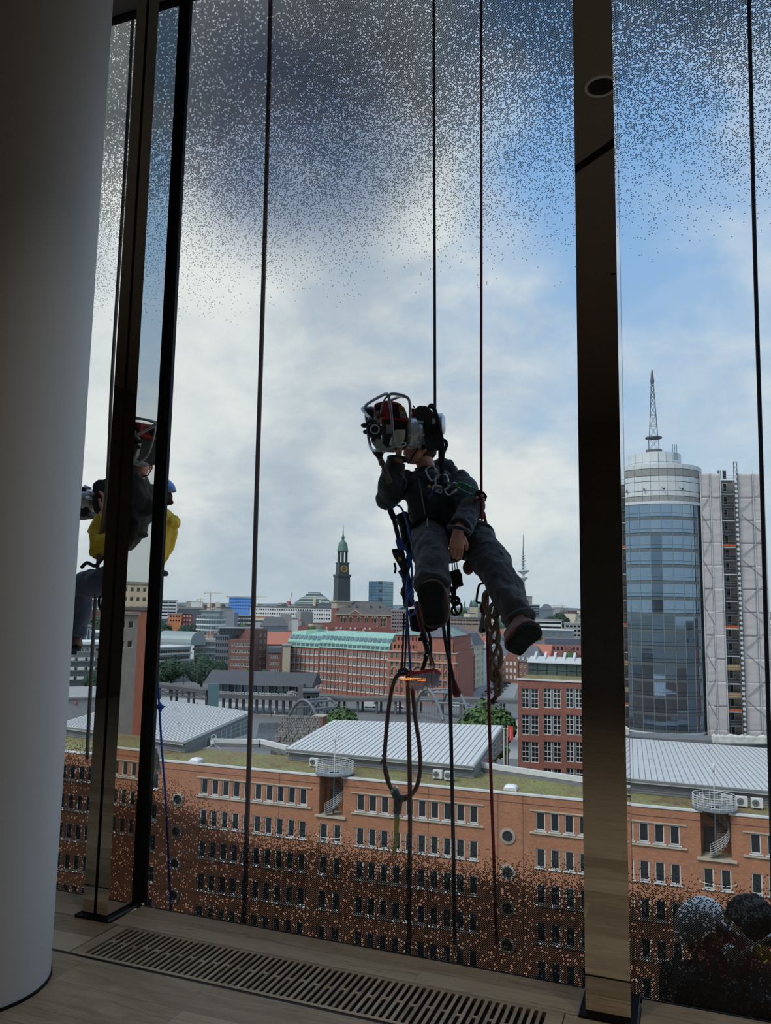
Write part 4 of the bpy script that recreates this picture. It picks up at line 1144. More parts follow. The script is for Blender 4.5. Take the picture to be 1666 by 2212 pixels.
# hoist masts
def hoist(u, v, zb, zt_, label):
    b = wf.p(u, v, zb)
    T = thing('hoist_mast', label, 'hoist mast', tuple(b), math.atan2(wf.ex.y, wf.ex.x), 'hoist masts of the scaffold')
    for s_ in (-1, 1): MB().bar(wf.p(u + 0.28 * s_, v, zb), wf.p(u + 0.28 * s_, v, zt_), 0.12, 0.12).build('mast_rail', FRAME_D, T, wm=ID)
    z = zb + 0.4; i = 0
    rung = MB(); rung.box((0, 0, 0), (0.56, 0.10, 0.42)); rm = rung.mesh('mast_rung', CLAD)
    while z < zt_:
        inst('mast_rung', rm, T, wf.M @ Matrix.Translation((u, v, z))); z += 0.85
hoist(u2 + 0.15, -1.1, ZG + 18, wf.hit(1588, 1000)[1], 'ladder-like hoist mast standing before the white scaffold netting')
hoist(wf.w + 0.75, 2.0, ZG + 18, wf.hit(1646, 1014)[1], 'ladder-like hoist mast beside the netted wing, seen against the sky')
q = at_d(1600, 1598, 140)
T = thing('membrane_hoarding', 'low hoarding wrapped in crumpled white sheeting below the scaffold', 'hoarding', tuple(q))
hf = fac_px(1535, 1720, 1588, 132, 138, z0=pd.z1 - 0.2)
mb = MB()
for i in range(41):
    for j in range(5):
        mb.v.append(hf.p(hf.w * i / 40, -0.4 + random.uniform(-.1, .1), hf.z0 + (hf.z1 - hf.z0) * j / 4 + (random.uniform(-.15, .25) if j == 4 else 0)))
for i in range(40):
    for j in range(4): a = i * 5 + j; mb.f.append([a, a + 5, a + 6, a + 1]); mb.m.append(0)
o = mb.build('sheeting', mat('white_sheeting', (216, 216, 206), 0.6, var=0.12), T, wm=ID, smooth=True); md = o.modifiers.new('thickness', 'SOLIDIFY'); md.thickness = 0.3
# ================================================================== red brick office with glass penthouse
RB = brick_mat('dark_red_brick', (146, 88, 72), (128, 74, 62), (132, 100, 86))
for (px_, D_, r_) in ((738, 887, 26), (786, 888, 34), (825, 895, 28), (815, 1045, 22), (655, 1010, 20), (690, 1005, 22), (456, 498, 16), (520, 395, 20), (655, 385, 16), (720, 375, 16), (800, 368, 18), (880, 360, 18), (950, 360, 20), (1005, 390, 20), (1110, 460, 18), (1150, 455, 14), (1026, 1500, 16), (1004, 1900, 10), (1131, 2900, 40), (455, 1300, 6), (433, 1900, 6), (553, 1350, 6), (1215, 1700, 6), (627, 1200, 6), (500, 312, 14), (600, 308, 14)):
    c_ = at_d(px_, 1320, D_); claim(c_.x, c_.y, r_, True)
def fac_dir(pxL, pxR, ytop, D, d, z0=ZG):
    a = at_d(pxL, ytop, D); r = ray(pxR, ytop); t_ = ((a.x - EYE.x) * d.y - (a.y - EYE.y) * d.x) / (r.x * d.y - r.y * d.x)
    b = EYE + r * t_; return Fac(a, b, z0, a.z)
rf = fac_dir(1119, 1290, 1468, 112, bf.ex)
T = thing('red_brick_offices', 'red brick office block with large white-gridded windows beside the canal', 'building', tuple(rf.p(rf.w / 2, 8, ZG)), math.atan2(rf.ex.y, rf.ex.x))
rects = []
for i, (a, b) in enumerate(((1126.6, 1163.4), (1173.3, 1211.8), (1222, 1259), (1268, 1306))):
    ua, ub = rf.hit(a, 1500)[0], rf.hit(b, 1500)[0]
    for (yt, yb) in ((1487, 1530), (1544, 1588), (1602, 1647), (1660, 1706)):
        rects.append((ua, ub, rf.hit((a + b) / 2, yb)[1], rf.hit((a + b) / 2, yt)[1]))
wall_with_holes(rf, rects, 0.3, 16).build('wall', RB, T, wm=ID)
for (a, b, c, d) in rects:
    mid = (a + b) / 2
    put_windows(T, rf, [(a, mid - 0.12, c, d), (mid + 0.12, b, c, d)], 0.3, 0.09, 1, 3, FRAME_W, PANE)
    MB().box(rf.p(mid, 0.2, (c + d) / 2), (0.24, 0.12, d - c), rf.R3()).build('window_pier', GREY_S, T, wm=ID)
MB().box(rf.p(rf.w / 2, 0.2, rf.z1 + 0.08), (rf.w + 0.3, 0.7, 0.2), rf.R3()).build('coping', COPING, T, wm=ID)
MB().box(rf.p(rf.w / 2, 5, rf.z1 + 0.1), (rf.w - 1, 9, 0.2), rf.R3()).build('roof_grass', MOSS, T, wm=ID)
pf = fac_dir(1140, 1290, 1432, 119, bf.ex, z0=rf.z1)
PG = mat('penthouse_glass', (96, 112, 112), 0.05, metal=0.5, var=0.25, scale=0.5)
MB().box(pf.p(pf.w / 2, 4, (pf.z0 + pf.z1) / 2), (pf.w - 0.2, 7.8, pf.z1 - pf.z0), pf.R3()).build('penthouse_core', FRAME_D, T, wm=ID)
npp = 7
for i in range(npp):
    for j in range(2):
        a, b = pf.w * i / npp, pf.w * (i + 1) / npp; h = pf.z1 - pf.z0; c, d = pf.z0 + h * (0.0 if j == 0 else 0.45), pf.z0 + h * (0.45 if j == 0 else 1.0)
        MB().box(pf.p((a + b) / 2, 0, (c + d) / 2), (b - a - 0.12, 0.06, d - c - 0.1), pf.R3()).build('penthouse_pane', PG, T, wm=ID)
    ra = pf.p(pf.w * i / npp, -0.5, pf.z1 + 0.1); rb_ = pf.p(pf.w * (i + 1) / npp, -0.5, pf.z1 + 0.1)
    poly = [ra, rb_, rb_ + pf.ey * 4 + V((0, 0, 0.6)), ra + pf.ey * 4 + V((0, 0, 0.6))]
    MB().prism(poly, (0, 0, 0.14)).build('roof_sheet', ZINC, T, wm=ID)
    q = pf.p(pf.w * (i + 0.6) / npp, 0.5, pf.z1 + 0.3)
    MB().bar(q, q + pf.ey * 3.2 + V((0, 0, 1.2)), 0.35, 0.12).build('roof_flap', ZINC, T, wm=ID)
# red banner on a pole
q = at_d(1103, 1598, 128)
T = thing('red_banner', 'tall red banner with white lettering on a pole by the canal', 'flag', tuple(at_d(1103, 1640, 128)))
bw_, bh_ = 11 / F_PX * 128, 29 / F_PX * 128
RED = mat('banner_red', (214, 62, 66), 0.7, var=0.05)
MB().box(q + V((0, 0, bh_ * 0.45)), (bw_, 0.05, bh_)).build('cloth', RED, T, wm=ID)
MB().tube([q + V((-bw_ / 2 - 0.05, 0, -14)), q + V((-bw_ / 2 - 0.05, 0, bh_))], 0.06, 6).build('pole', FRAME_W, T, wm=ID)
for i in range(9):
    MB().box(q + V((0.02, -0.04, bh_ * (0.12 + 0.075 * i))), (0.12 + 0.05 * (i % 2), 0.02, bh_ * 0.045)).build('letter_mark', FRAME_W, T, wm=ID)
q = at_d(1092, 1590, 120)
for px_ in (1089, 1096):
    q = at_d(px_, 1575, 112); T = thing('flag_pole', 'thin white pole at the end of the zinc-roofed hall', 'pole', (q.x, q.y, ZG), 0, 'poles beside the hall gable')
    MB().tube([(q.x, q.y, ZG), (q.x, q.y, q.z)], 0.10, 6).build('shaft', FRAME_W, T, wm=ID); MB().ball((q.x, q.y, q.z), 0.14, seg=6, rn=5).build('knob', FRAME_W, T, wm=ID)
q = at_d(1093, 1612, 125); T = thing('mooring_post', 'rusty brown mooring post standing in the canal', 'post', (q.x, q.y, ZG)); MB().tube([(q.x, q.y, ZG), (q.x, q.y, q.z + 1.2)], 0.45, 10).build('pile', BARK, T, wm=ID); MB().lathe([(0.5, 0), (0.5, 0.2), (0.01, 0.3)], (q.x, q.y, q.z + 1.2), seg=10).build('cap', FRAME_D, T, wm=ID)

# ================================================================== stone embankment and bridge
def stone_mat():
    m = bpy.data.materials.new('rubble_stone'); m.use_nodes = True; t = NT(m.node_tree)
    b = t.n('ShaderNodeBsdfPrincipled'); out = t.n('ShaderNodeOutputMaterial'); t.t.links.new(b.outputs[0], out.inputs[0])
    P = t.n('ShaderNodeTexCoord').outputs['Object']
    vo = t.n('ShaderNodeTexVoronoi', feature='F1'); t.put(vo.inputs['Vector'], P); vo.inputs['Scale'].default_value = 1.3
    c = t.mix(t.math('MULTIPLY', t.sep(vo.outputs['Color'])[0], 1.0), lin((92, 88, 82)), lin((146, 138, 126)))
    c = t.mix(t.rng(vo.outputs['Distance'], 0.35, 0.6, 0.0, 0.6), c, lin((58, 56, 52)))
    t.put(b.inputs['Base Color'], c); b.inputs['Roughness'].default_value = 0.9
    return m
RUB = stone_mat()
q0, q1, q2, q3 = at_d(585, 1612, 150), at_d(700, 1612, 145), at_d(690, 1548, 185), at_d(612, 1548, 188)
T = thing('stone_embankment', 'sloping rubble stone embankment between the zinc-roofed halls', 'embankment', (q0.x, q0.y, ZG))
mb = MB()
nU, nV = 16, 9
Pg = [[q0.lerp(q1, i / nU).lerp(q3.lerp(q2, i / nU), j / nV) for i in range(nU + 1)] for j in range(nV + 1)]
mb.add([V((q.x, q.y, q.z - 0.25)) for q in (q0, q1, q2, q3)] + [V((q.x, q.y, ZG)) for q in (q0, q1, q2, q3)], [(0, 1, 2, 3), (0, 4, 5, 1), (1, 5, 6, 2), (2, 6, 7, 3), (3, 7, 4, 0)])
mb.build('bank', RUB, T, wm=ID)
for j in range(nV):
    off = 0.5 * (j % 2)
    for i in range(nU):
        def PP(a, b_):
            a = min(max(a, 0), nU); i0 = min(int(a), nU - 1); return Pg[b_][i0].lerp(Pg[b_][i0 + 1], a - i0)
        a, b_ = i + off + random.uniform(-.1, .1), i + 1 + off + random.uniform(-.1, .1)
        if a >= nU: continue
        pl = [PP(a + .06, j), PP(b_ - .06, j), PP(b_ - .06, j + 1), PP(a + .06, j + 1)]; cen = sum(pl, V()) / 4
        pl = [cen + (p_ - cen) * V((0.92)) if False else cen + (p_ - cen) * 0.92 - V((0, 0, 0.3)) for p_ in pl]
        MB().prism(pl, V((0, -0.15, 0.35 + random.uniform(0, .2)))).build('stone', RUB, T, wm=ID)
def arch_bridge(label, arcs, D1, D2, deck):
    """pairs of steel arches; arcs: list of (pxL, yL, pxR, yR, yTop, D)"""
    p = at_d(arcs[0][0], arcs[0][1], arcs[0][5])
    T = thing('arch_footbridge', label, 'bridge', (p.x, p.y, ZG + 6), 0, 'steel arch bridges over the canal')
    tops = []
    for (xl, yl, xr, yr, yt, D, Db) in arcs:
        a, b = at_d(xl, yl, D), at_d(xr, yr, Db); top = at_d((xl + xr) / 2, yt, (D + Db) / 2)
        h = top.z - (a.z + b.z) / 2; pts = []
        for i in range(25):
            k = i / 24; q = a.lerp(b, k); q.z += h * 4 * k * (1 - k); pts.append(q)
        MB().tube(pts, 0.42, 8).build('steel_arch', mat('arch_steel', (112, 116, 120), .5, metal=.3), T, wm=ID, smooth=True); tops.append(pts)
        for i in range(2, 23, 2):
            q = pts[i]; base = a.lerp(b, i / 24)
            MB().tube([q, V((q.x, q.y, min(a.z, b.z)))], 0.06, 4).build('hanger', GREY_S, T, wm=ID)
    if len(tops) > 1:
        for i in (4, 8, 12, 16, 20):
            MB().tube([tops[0][i], tops[1][i]], 0.28, 6).build('cross_strut', GREY_S, T, wm=ID)
        a0, b0, a1, b1 = tops[0][0], tops[0][-1], tops[1][0], tops[1][-1]
        MB().prism([a0, b0, b1, a1], (0, 0, -0.8)).build('deck', ASPH, T, wm=ID)
        for (s0, s1) in ((a0, b0), (a1, b1)): MB().bar(s0 + V((0, 0, 1)), s1 + V((0, 0, 1)), 0.12).build('hand_rail', GREY_S, T, wm=ID)
arch_bridge('grey steel arch bridge beside the big round tree', [(958, 1556, 893, 1540, 1490, 205, 262), (1020, 1565, 950, 1540, 1488, 200, 262)], 0, 0, 0)
arch_bridge('grey steel arch bridge above the stone embankment', [(688, 1556, 622, 1552, 1512, 215, 222), (740, 1550, 668, 1548, 1508, 240, 246)], 0, 0, 0)
p = at_d(692, 1560, 200); T = thing('brick_bridge_pier', 'small red brick pier at the end of the arch bridge', 'pier', (p.x, p.y, ZG)); MB().box((p.x, p.y, (ZG + p.z + 1.5) / 2), (2.5, 2.5, p.z + 1.5 - ZG)).build('pier', RB, T, wm=ID); MB().box((p.x, p.y, p.z + 1.6), (3, 3, 0.3)).build('cap', STONE, T, wm=ID)

# ================================================================== elevated railway and station
DV = 318.0
def viaduct(label, pts, D, zt_off, truss, h=2.2):
    P = [at_d(x, y, d_) for (x, y, d_) in pts]
    T = thing('railway_viaduct', label, 'viaduct', (P[0].x, P[0].y, ZG), 0, 'elevated railway on steel posts')
    up = V((0, 0, 1))
    for a, b in zip(P, P[1:]):
        MB().bar(a - up * 0.5, b - up * 0.5, 8.5, 1.2).build('deck', mat('dark_viaduct_steel', (92, 92, 94), 0.7, var=0.12), T, wm=ID)
        dd = (b - a); n = dd.normalized().cross(up); n = n if n.dot(EYE - a) > 0 else -n
        MB().bar(a + n * 4.1 + up * 0.6, b + n * 4.1 + up * 0.6, 0.2, 0.8).build('parapet', mat('viaduct_parapet', (126, 126, 126), .8), T, wm=ID)
        L = dd.length; k = int(L / 7)
        for i in range(k + 1):
            q = a.lerp(b, i / max(k, 1))
            for s_ in (-1, 1): MB().box(q + n * 3.0 * s_ + up * ((ZG - q.z) / 2 - 0.5), (0.7, 0.7, q.z - ZG - 1.0)).build('post', MATS['dark_viaduct_steel'], T, wm=ID)
            if truss and i < k:
                q2 = a.lerp(b, (i + 1) / k); lo = -h - 1.0
                MB().bar(q + n * 4 - up * 1.0, q2 + n * 4 + up * lo, 0.3).build('truss_bar', MATS['dark_viaduct_steel'], T, wm=ID)
                MB().bar(q + n * 4 + up * lo, q2 + n * 4 - up * 1.0, 0.3).build('truss_bar', MATS['dark_viaduct_steel'], T, wm=ID)
        if truss: MB().bar(a + n * 4 - up * (h + 1), b + n * 4 - up * (h + 1), 0.4).build('truss_chord', MATS['dark_viaduct_steel'], T, wm=ID)
    return T
viaduct('steel truss railway viaduct running into the grey-roofed station', [(120, 1462, 330), (340, 1476, 325), (452, 1490, 318)], DV, 0, True)
viaduct('low railway viaduct in front of the red brick warehouses', [(700, 1507, 322), (860, 1507, 312), (1000, 1508, 305), (1130, 1512, 300)], DV, 0, False)
sf = fac_px(450, 668, 1486, 312, 300, z0=at_d(560, 1500, 306).z)
st = thing('railway_station', 'elevated railway station with a long grey pitched roof', 'station', tuple(sf.p(sf.w / 2, 6, ZG)), math.atan2(sf.ex.y, sf.ex.x))
zpl = sf.hit(560, 1502)[1]; zeave = sf.hit(560, 1480)[1]; zrd = zeave + 4.6
MB().box(sf.p(sf.w / 2, 7, zpl - 0.8), (sf.w, 14, 1.6), sf.R3()).build('platform_deck', MATS['dark_viaduct_steel'], st, wm=ID)
npan = 30
for i in range(npan):
    a = sf.w * i / npan
    MB().box(sf.p(a + sf.w / npan / 2, 0, zpl + 0.55), (sf.w / npan - 0.25, 0.12, 1.0), sf.R3()).build('parapet_panel', FRAME_W, st, wm=ID)
    MB().box(sf.p(a + sf.w / npan / 2, -0.08, zpl + 0.55), (sf.w / npan * 0.5, 0.08, 0.5), sf.R3()).build('panel_inlay', GREY_S, st, wm=ID)
for i in range(16):
    a = sf.w * i / 15
    MB().box(sf.p(a, 0.3, (zpl + zeave) / 2), (0.35, 0.35, zeave - zpl), sf.R3()).build('roof_post', GREY_S, st, wm=ID)
    MB().box(sf.p(a, 3.0, (ZG + zpl) / 2), (0.9, 0.9, zpl - ZG - 1.6), sf.R3()).build('platform_post', MATS['dark_viaduct_steel'], st, wm=ID)
for i in range(15):
    a = sf.w * i / 15
    MB().box(sf.p(a + sf.w / 30, 1.2, (zpl + zeave) / 2 + 0.5), (sf.w / 15 - 0.5, 0.08, zeave - zpl - 1.2), sf.R3()).build('window', PANE_B if i % 3 else FRAME_D, st, wm=ID)
poly = [sf.p(-1.5, -1.5, zeave), sf.p(-1.5, 15.5, zeave), sf.p(-1.5, 7, zrd)]
MB().prism(poly, sf.ex * (sf.w + 3)).build('roof', mat('dark_station_roof', (78, 80, 84), .8, var=.08), st, wm=ID)
MB().box(sf.p(sf.w / 2, 9, (zpl + zeave) / 2), (sf.w - 2, 8, zeave - zpl), sf.R3()).build('inner_wall', FRAME_D, st, wm=ID)
lf = fac_px(450, 474, 1478, 300, 300)
MB().box(lf.p(lf.w / 2, 2, (ZG + lf.z1) / 2), (lf.w, 4, lf.z1 - ZG), lf.R3()).build('lift_tower', mat('teal_lift_glass', (92, 122, 126), 0.15, var=0.15), st, wm=ID)
for i in range(14):   # stairs down
    k = i / 13; q = at_d(630 + 62 * k, 1496 + 30 * k, 296)
    MB().box(q, (1.9, 3.2, 0.9)).build('stair_flight', CONC, st, wm=ID)
q = at_d(652, 1500, 294); MB().box(V((q.x, q.y, (ZG + q.z + 4) / 2)), (2.2, 2.2, q.z + 4 - ZG)).build('stair_pier', MATS['dark_viaduct_steel'], st, wm=ID)
k1 = block('station_kiosk', 'dark grey kiosk with flat roof at the station stairs', 'kiosk', 655, 690, 1496, 284, FRAME_D, 3, 1, 3.0, 2.5, 8, roof='flat', rh=0.6, roofm=SLATE, z0=ZG + 3)

# ================================================================== streets in the middle distance
def street(name, label, pts, m):
    pl = [at_z(a, b, ZG + 0.02) for a, b in pts]; o = MB().prism(pl, (0, 0, 0.06)).build(name, m, origin=pl[0]); o['kind'] = 'structure'; tag(o, label); return o
street('floor_street', 'pale paved quay below the station', [(340, 1530), (700, 1552), (700, 1535), (345, 1505)], mat('pale_paving', (168, 166, 162), 0.9, var=0.08, scale=0.2))
street('floor_road', 'pale street running between the brick warehouses', [(1000, 1512), (1110, 1512), (1130, 1450), (1085, 1450)], mat('road_surface', (150, 150, 150), 0.9, var=0.08, scale=0.2))
def car(px, py, D, rz, colr, label, van=False):
    p = at_z(px, py, ZG + 0.1)
    T = thing('van' if van else 'parked_car', label, 'van' if van else 'car', (p.x, p.y, ZG + 0.1), rz, 'vehicles in the streets below')
    L, Wd, Hh = (5.4, 2.0, 2.3) if van else (4.3, 1.75, 1.45)
    wm = Matrix.Translation((p.x, p.y, ZG + 0.1)) @ Matrix.Rotation(rz, 4, 'Z')
    prof = ([(-.5, .15), (.5, .15), (.5, .5), (.42, .6), (.3, 1.0), (-.49, 1.0), (-.5, .5)] if van else [(-.5, .2), (.5, .2), (.5, .5), (.46, .58), (.26, .64), (.12, 1.0), (-.26, 1.0), (-.44, .64), (-.5, .55)])
    poly = [V((a * L, -Wd / 2, b * Hh)) for a, b in prof]
    m_ = mat('car_paint_%d_%d_%d' % colr, colr, 0.25, metal=0.2, var=0, coat=0.5)
    inst('car_body', MB().prism(poly, (0, Wd, 0)).mesh('car_body', m_), T, wm)
    g_ = MB()
    if van: g_.box((L * 0.36, 0, Hh * 0.78), (0.5, Wd + 0.02, Hh * 0.3))
    else: g_.prism([V((a * L, -Wd / 2 - 0.01, b * Hh)) for a, b in ((.22, .66), (.11, .95), (-.25, .95), (-.38, .66))], (0, Wd + 0.02, 0))
    inst('car_windows', g_.mesh('car_windows', PANE), T, wm)
    for sx in (-.31, .31):
        for sy in (-1, 1):
            inst('wheel', WHEEL, T, wm @ Matrix.Translation((sx * L, sy * (Wd / 2 - 0.08), 0.3)))
wh_ = MB(); wh_.lathe([(0.01, -0.1), (0.3, -0.1), (0.33, 0), (0.3, 0.1), (0.01, 0.1)], (0, 0, 0), axis=V((0, 1, 0)), seg=12); WHEEL = wh_.mesh('wheel', GASKET)
CC = {'white': (226, 228, 228), 'black': (30, 32, 36), 'silver': (150, 156, 160), 'dark blue': (40, 52, 78), 'red': (150, 40, 36)}
car(800, 1528, 0, 0.25, CC['white'], 'white van driving below the viaduct', True)
car(862, 1529, 0, 0.25, CC['white'], 'white car behind the hose ropes below the viaduct')
car(986, 1527, 0, 0.25, CC['white'], 'long white van beside the round tree', True)
car(1000, 1525, 0, 0.25, CC['silver'], 'silver van parked behind the round tree', True)
spots = [(1050 + 5.5 * i, 1503 - 5.6 * i, 'black' if i % 3 else 'silver') for i in range(8)] + [(1075 + 5 * i, 1502 - 6 * i, ('dark blue', 'black', 'silver')[i % 3]) for i in range(7)]
for i, (a, b, c) in enumerate(spots): car(a, b, 0, 1.05 + random.uniform(-.08, .08), CC[c], c + (' car parked beside the ornate warehouse wall' if i < 8 else ' car parked in the second row of the street between the warehouses'))

# pedestrians on the quay
def pedestrian(px, py, colr, cname, where):
    p = at_z(px, py, ZG + 0.09); s_ = random.uniform(-1, 1); mb = MB()
    d = V((math.cos(s_ * 3), math.sin(s_ * 3), 0)); n = V((-d.y, d.x, 0))
    for k in (-1, 1): mb.tube([p + n * 0.1 * k + d * 0.12 * k, p + n * 0.1 * k + d * .06 * k + V((0, 0, .45)), p + n * 0.08 * k + V((0, 0, 0.9))], [0.06, 0.07, 0.1], 8)
    mb.loft([(p + V((0, 0, .82)), .17, .12, n, d), (p + V((0, 0, 1.1)), .16, .12, n, d), (p + V((0, 0, 1.4)), .21, .13, n, d), (p + V((0, 0, 1.5)), .08, .08, n, d), (p + V((0, 0, 1.55)), .06, .06, n, d)], 12)
    for k in (-1, 1): mb.tube([p + n * .2 * k + V((0, 0, 1.42)), p + n * .26 * k - d * .05 * k + V((0, 0, 1.12)), p + n * .24 * k - d * .15 * k + V((0, 0, .85))], [.065, .055, .04], 8)
    mb.ball(p + V((0, 0, 1.66)), (.1, .1, .13), seg=10, rn=8)
    o = mb.build('person', mat('coat_' + cname, colr, 0.85), origin=p, smooth=True); tag(o, 'tiny person in %s clothes %s' % (cname, where), 'person', 'people on the quay far below')
    md = o.modifiers.new('join', 'REMESH'); md.mode = 'VOXEL'; md.voxel_size = 0.05
for i, (a, b, c) in enumerate(((374, 1525, 'black'), (382, 1527, 'grey'), (398, 1524, 'white'), (402, 1526, 'blue'), (422, 1525, 'white'), (426, 1526, 'dark blue'), (365, 1528, 'black'), (586, 1548, 'black'), (594, 1545, 'white'), (518, 1526, 'white'),
                               (155, 1498, 'red'), (164, 1503, 'black'), (170, 1504, 'grey'), (180, 1504, 'black'), (905, 1552, 'black'), (912, 1549, 'grey'), (898, 1546, 'black'))):
    pedestrian(a, b, {'black': (34, 36, 40), 'grey': (120, 122, 124), 'white': (220, 220, 218), 'blue': (70, 110, 170), 'dark blue': (40, 50, 84), 'red': (190, 60, 56)}[c], c, 'on the quay before the railway' if a < 620 and a > 300 else ('by the concrete wharf' if a < 300 else 'crossing the arch bridge'))
# ================================================================== warehouses behind the viaduct
OB = mat('warm_red_brick', (154, 100, 84), 0.9, var=0.10, scale=0.8)
DB = mat('dark_brown_brick', (118, 84, 74), 0.9, var=0.12, scale=0.8)
def multi(name, label, cat, segs, depth):
    f0 = fac_px(*segs[0]); return thing(name, label, cat, tuple(f0.p(f0.w / 2, depth / 2, ZG)), 0)
# long warehouse with green copper roof, curving front in three stretches
segs = [(622, 690, 1398, 400, 385), (690, 752, 1400, 385, 374), (752, 842, 1405, 374, 360)]
T = multi('copper_roof_warehouse', 'long curved red brick office house with pale green copper roof', 'building', segs, 16)
for si, (a, b, yt, d1, d2) in enumerate(segs):
    f = fac_px(a, b, yt, d1, d2); nc = (7, 7, 9)[si]
    rects = grid(f, nc * 2, 6, 1.55, 2.1, 1.3, 3.95, 0.3, 0.3)
    wall_with_holes(f, rects, 0.25, 16).build('wall', OB, T, wm=ID)
    put_windows(T, f, rects, 0.25, 0.22, 1, 1, FRAME_W, PANE_B)
    for r in range(6):
        z = f.z1 - 1.3 - 2.1 - r * 3.95 - 0.22; MB().box(f.p(f.w / 2, -0.05, z), (f.w, 0.3, 0.4), f.R3()).build('sill_band', FRAME_W, T, wm=ID)
    for c in range(nc + 1): MB().box(f.p(0.3 + (f.w - .6) * c / nc, -0.15, (ZG + f.z1) / 2), (0.45, 0.4, f.z1 - ZG), f.R3()).build('pilaster', OB, T, wm=ID)
    # two storeys of copper mansard with dormer strips
    z = f.z1; h1, h2 = 2.7, 7.4
    v8 = [f.p(0, -0.5, z), f.p(f.w, -0.5, z), f.p(f.w, 0.0, z + h1), f.p(0, 0.0, z + h1), f.p(0, 3.6, z + h2), f.p(f.w, 3.6, z + h2), f.p(0, 15, z + h2 + .5), f.p(f.w, 15, z + h2 + .5), f.p(0, 16, z), f.p(f.w, 16, z)]
    MB().add(v8, [(0, 1, 2, 3), (3, 2, 5, 4), (4, 5, 7, 6), (6, 7, 9, 8), (0, 3, 4, 6, 8), (1, 2, 5, 7, 9)]).build('copper_roof', COPPER, T, wm=ID)
    for c in range(nc):
        u0 = f.w * (c + 0.12) / nc; u1_ = f.w * (c + 0.88) / nc
        MB().box(f.p((u0 + u1_) / 2, -0.28, z + 1.45), (u1_ - u0, 0.3, 1.5), f.R3()).build('dormer_window', PANE_B, T, wm=ID)
        pl = [f.p(u0, 0.95, z + h1 + 1.3), f.p(u1_, 0.95, z + h1 + 1.3), f.p(u1_, 2.25, z + h1 + 3.0), f.p(u0, 2.25, z + h1 + 3.0)]
        MB().prism([q - f.ey * 0.35 for q in pl], f.ey * 0.1 + V((0, 0, .1))).build('roof_window', PANE_B, T, wm=ID)
    for c in range(nc * 3 + 1):
        u = f.w * c / (nc * 3); MB().bar(f.p(u, -0.03, z + h1 + .03), f.p(u, 3.57, z + h2 + .03), 0.12).build('roof_seam', COPPER, T, wm=ID)
f = fac_px(655, 742, 1368, 395, 385, z0=-21)
MB().prism([f.p(0, 0, f.z0), f.p(f.w * .4, 0, f.z0), f.p(f.w * .36, 0, f.z1 + 1.5), f.p(f.w * .1, 0, f.z1 + 1.5)], f.ey * 9).build('copper_stair_head', COPPER, T, wm=ID)

# ornate red brick warehouse
f = fac_px(838, 985, 1408, 352, 342)
T = thing('ornate_brick_warehouse', 'tall ornate red brick warehouse with arched windows behind the brush', 'building', tuple(f.p(f.w / 2, 12, ZG)), math.atan2(f.ex.y, f.ex.x))
RBK = mat('orange_red_brick', (164, 106, 88), 0.9, var=0.10, scale=0.7)
rects = grid(f, 12, 6, 1.35, 2.3, 1.0, 3.7, 0.8, 0.8)
wall_with_holes(f, rects, 0.3, 30).build('wall', RBK, T, wm=ID)
put_windows(T, f, rects, 0.3, 0.2, 1, 1, mat('sage_window_frame', (150, 158, 146), 0.6), PANE)
for z in (f.z1 - 0.2, f.z1 - 4.4, f.z1 - 11.8, f.z1 - 19.3): MB().box(f.p(f.w / 2, -0.1, z), (f.w + .4, 0.7, 0.5), f.R3()).build('string_course', STONE, T, wm=ID)
for c in range(0, 13, 2):
    MB().box(f.p(0.8 + (f.w - 1.6) * c / 12, -0.2, (ZG + f.z1 - 4.6) / 2), (0.7, 0.5, f.z1 - 4.6 - ZG), f.R3()).build('pilaster', RBK, T, wm=ID)
for c in range(6):
    uc = 0.8 + (f.w - 1.6) * (c + 0.5) / 6
    MB().torus(f.p(uc, -0.1, f.z1 - 8.6), 1.6, 0.22, axis=-f.ey, seg=12, sides=5, a0=0, a1=math.pi, ref=f.ex.cross(V((0,0,1)))*-1 if False else V((0, 0, 1))).build('window_arch', STONE, T, wm=ID)
# entrance portal
uc = f.hit(918, 1490)[0]; zp = f.hit(918, 1503)[1]
MB().prism([f.p(uc - 2.6, -0.5, zp), f.p(uc - 2.2, -0.5, zp + 3.4), f.p(uc - 1.2, -0.5, zp + 4.8), f.p(uc, -0.5, zp + 6.0), f.p(uc + 1.2, -0.5, zp + 4.8), f.p(uc + 2.2, -0.5, zp + 3.4), f.p(uc + 2.6, -0.5, zp)], f.ey * 0.45).build('portal', STONE, T, wm=ID)
MB().box(f.p(uc, -0.6, zp + 1.5), (2.6, 0.3, 3.2), f.R3()).build('portal_door', FRAME_D, T, wm=ID)
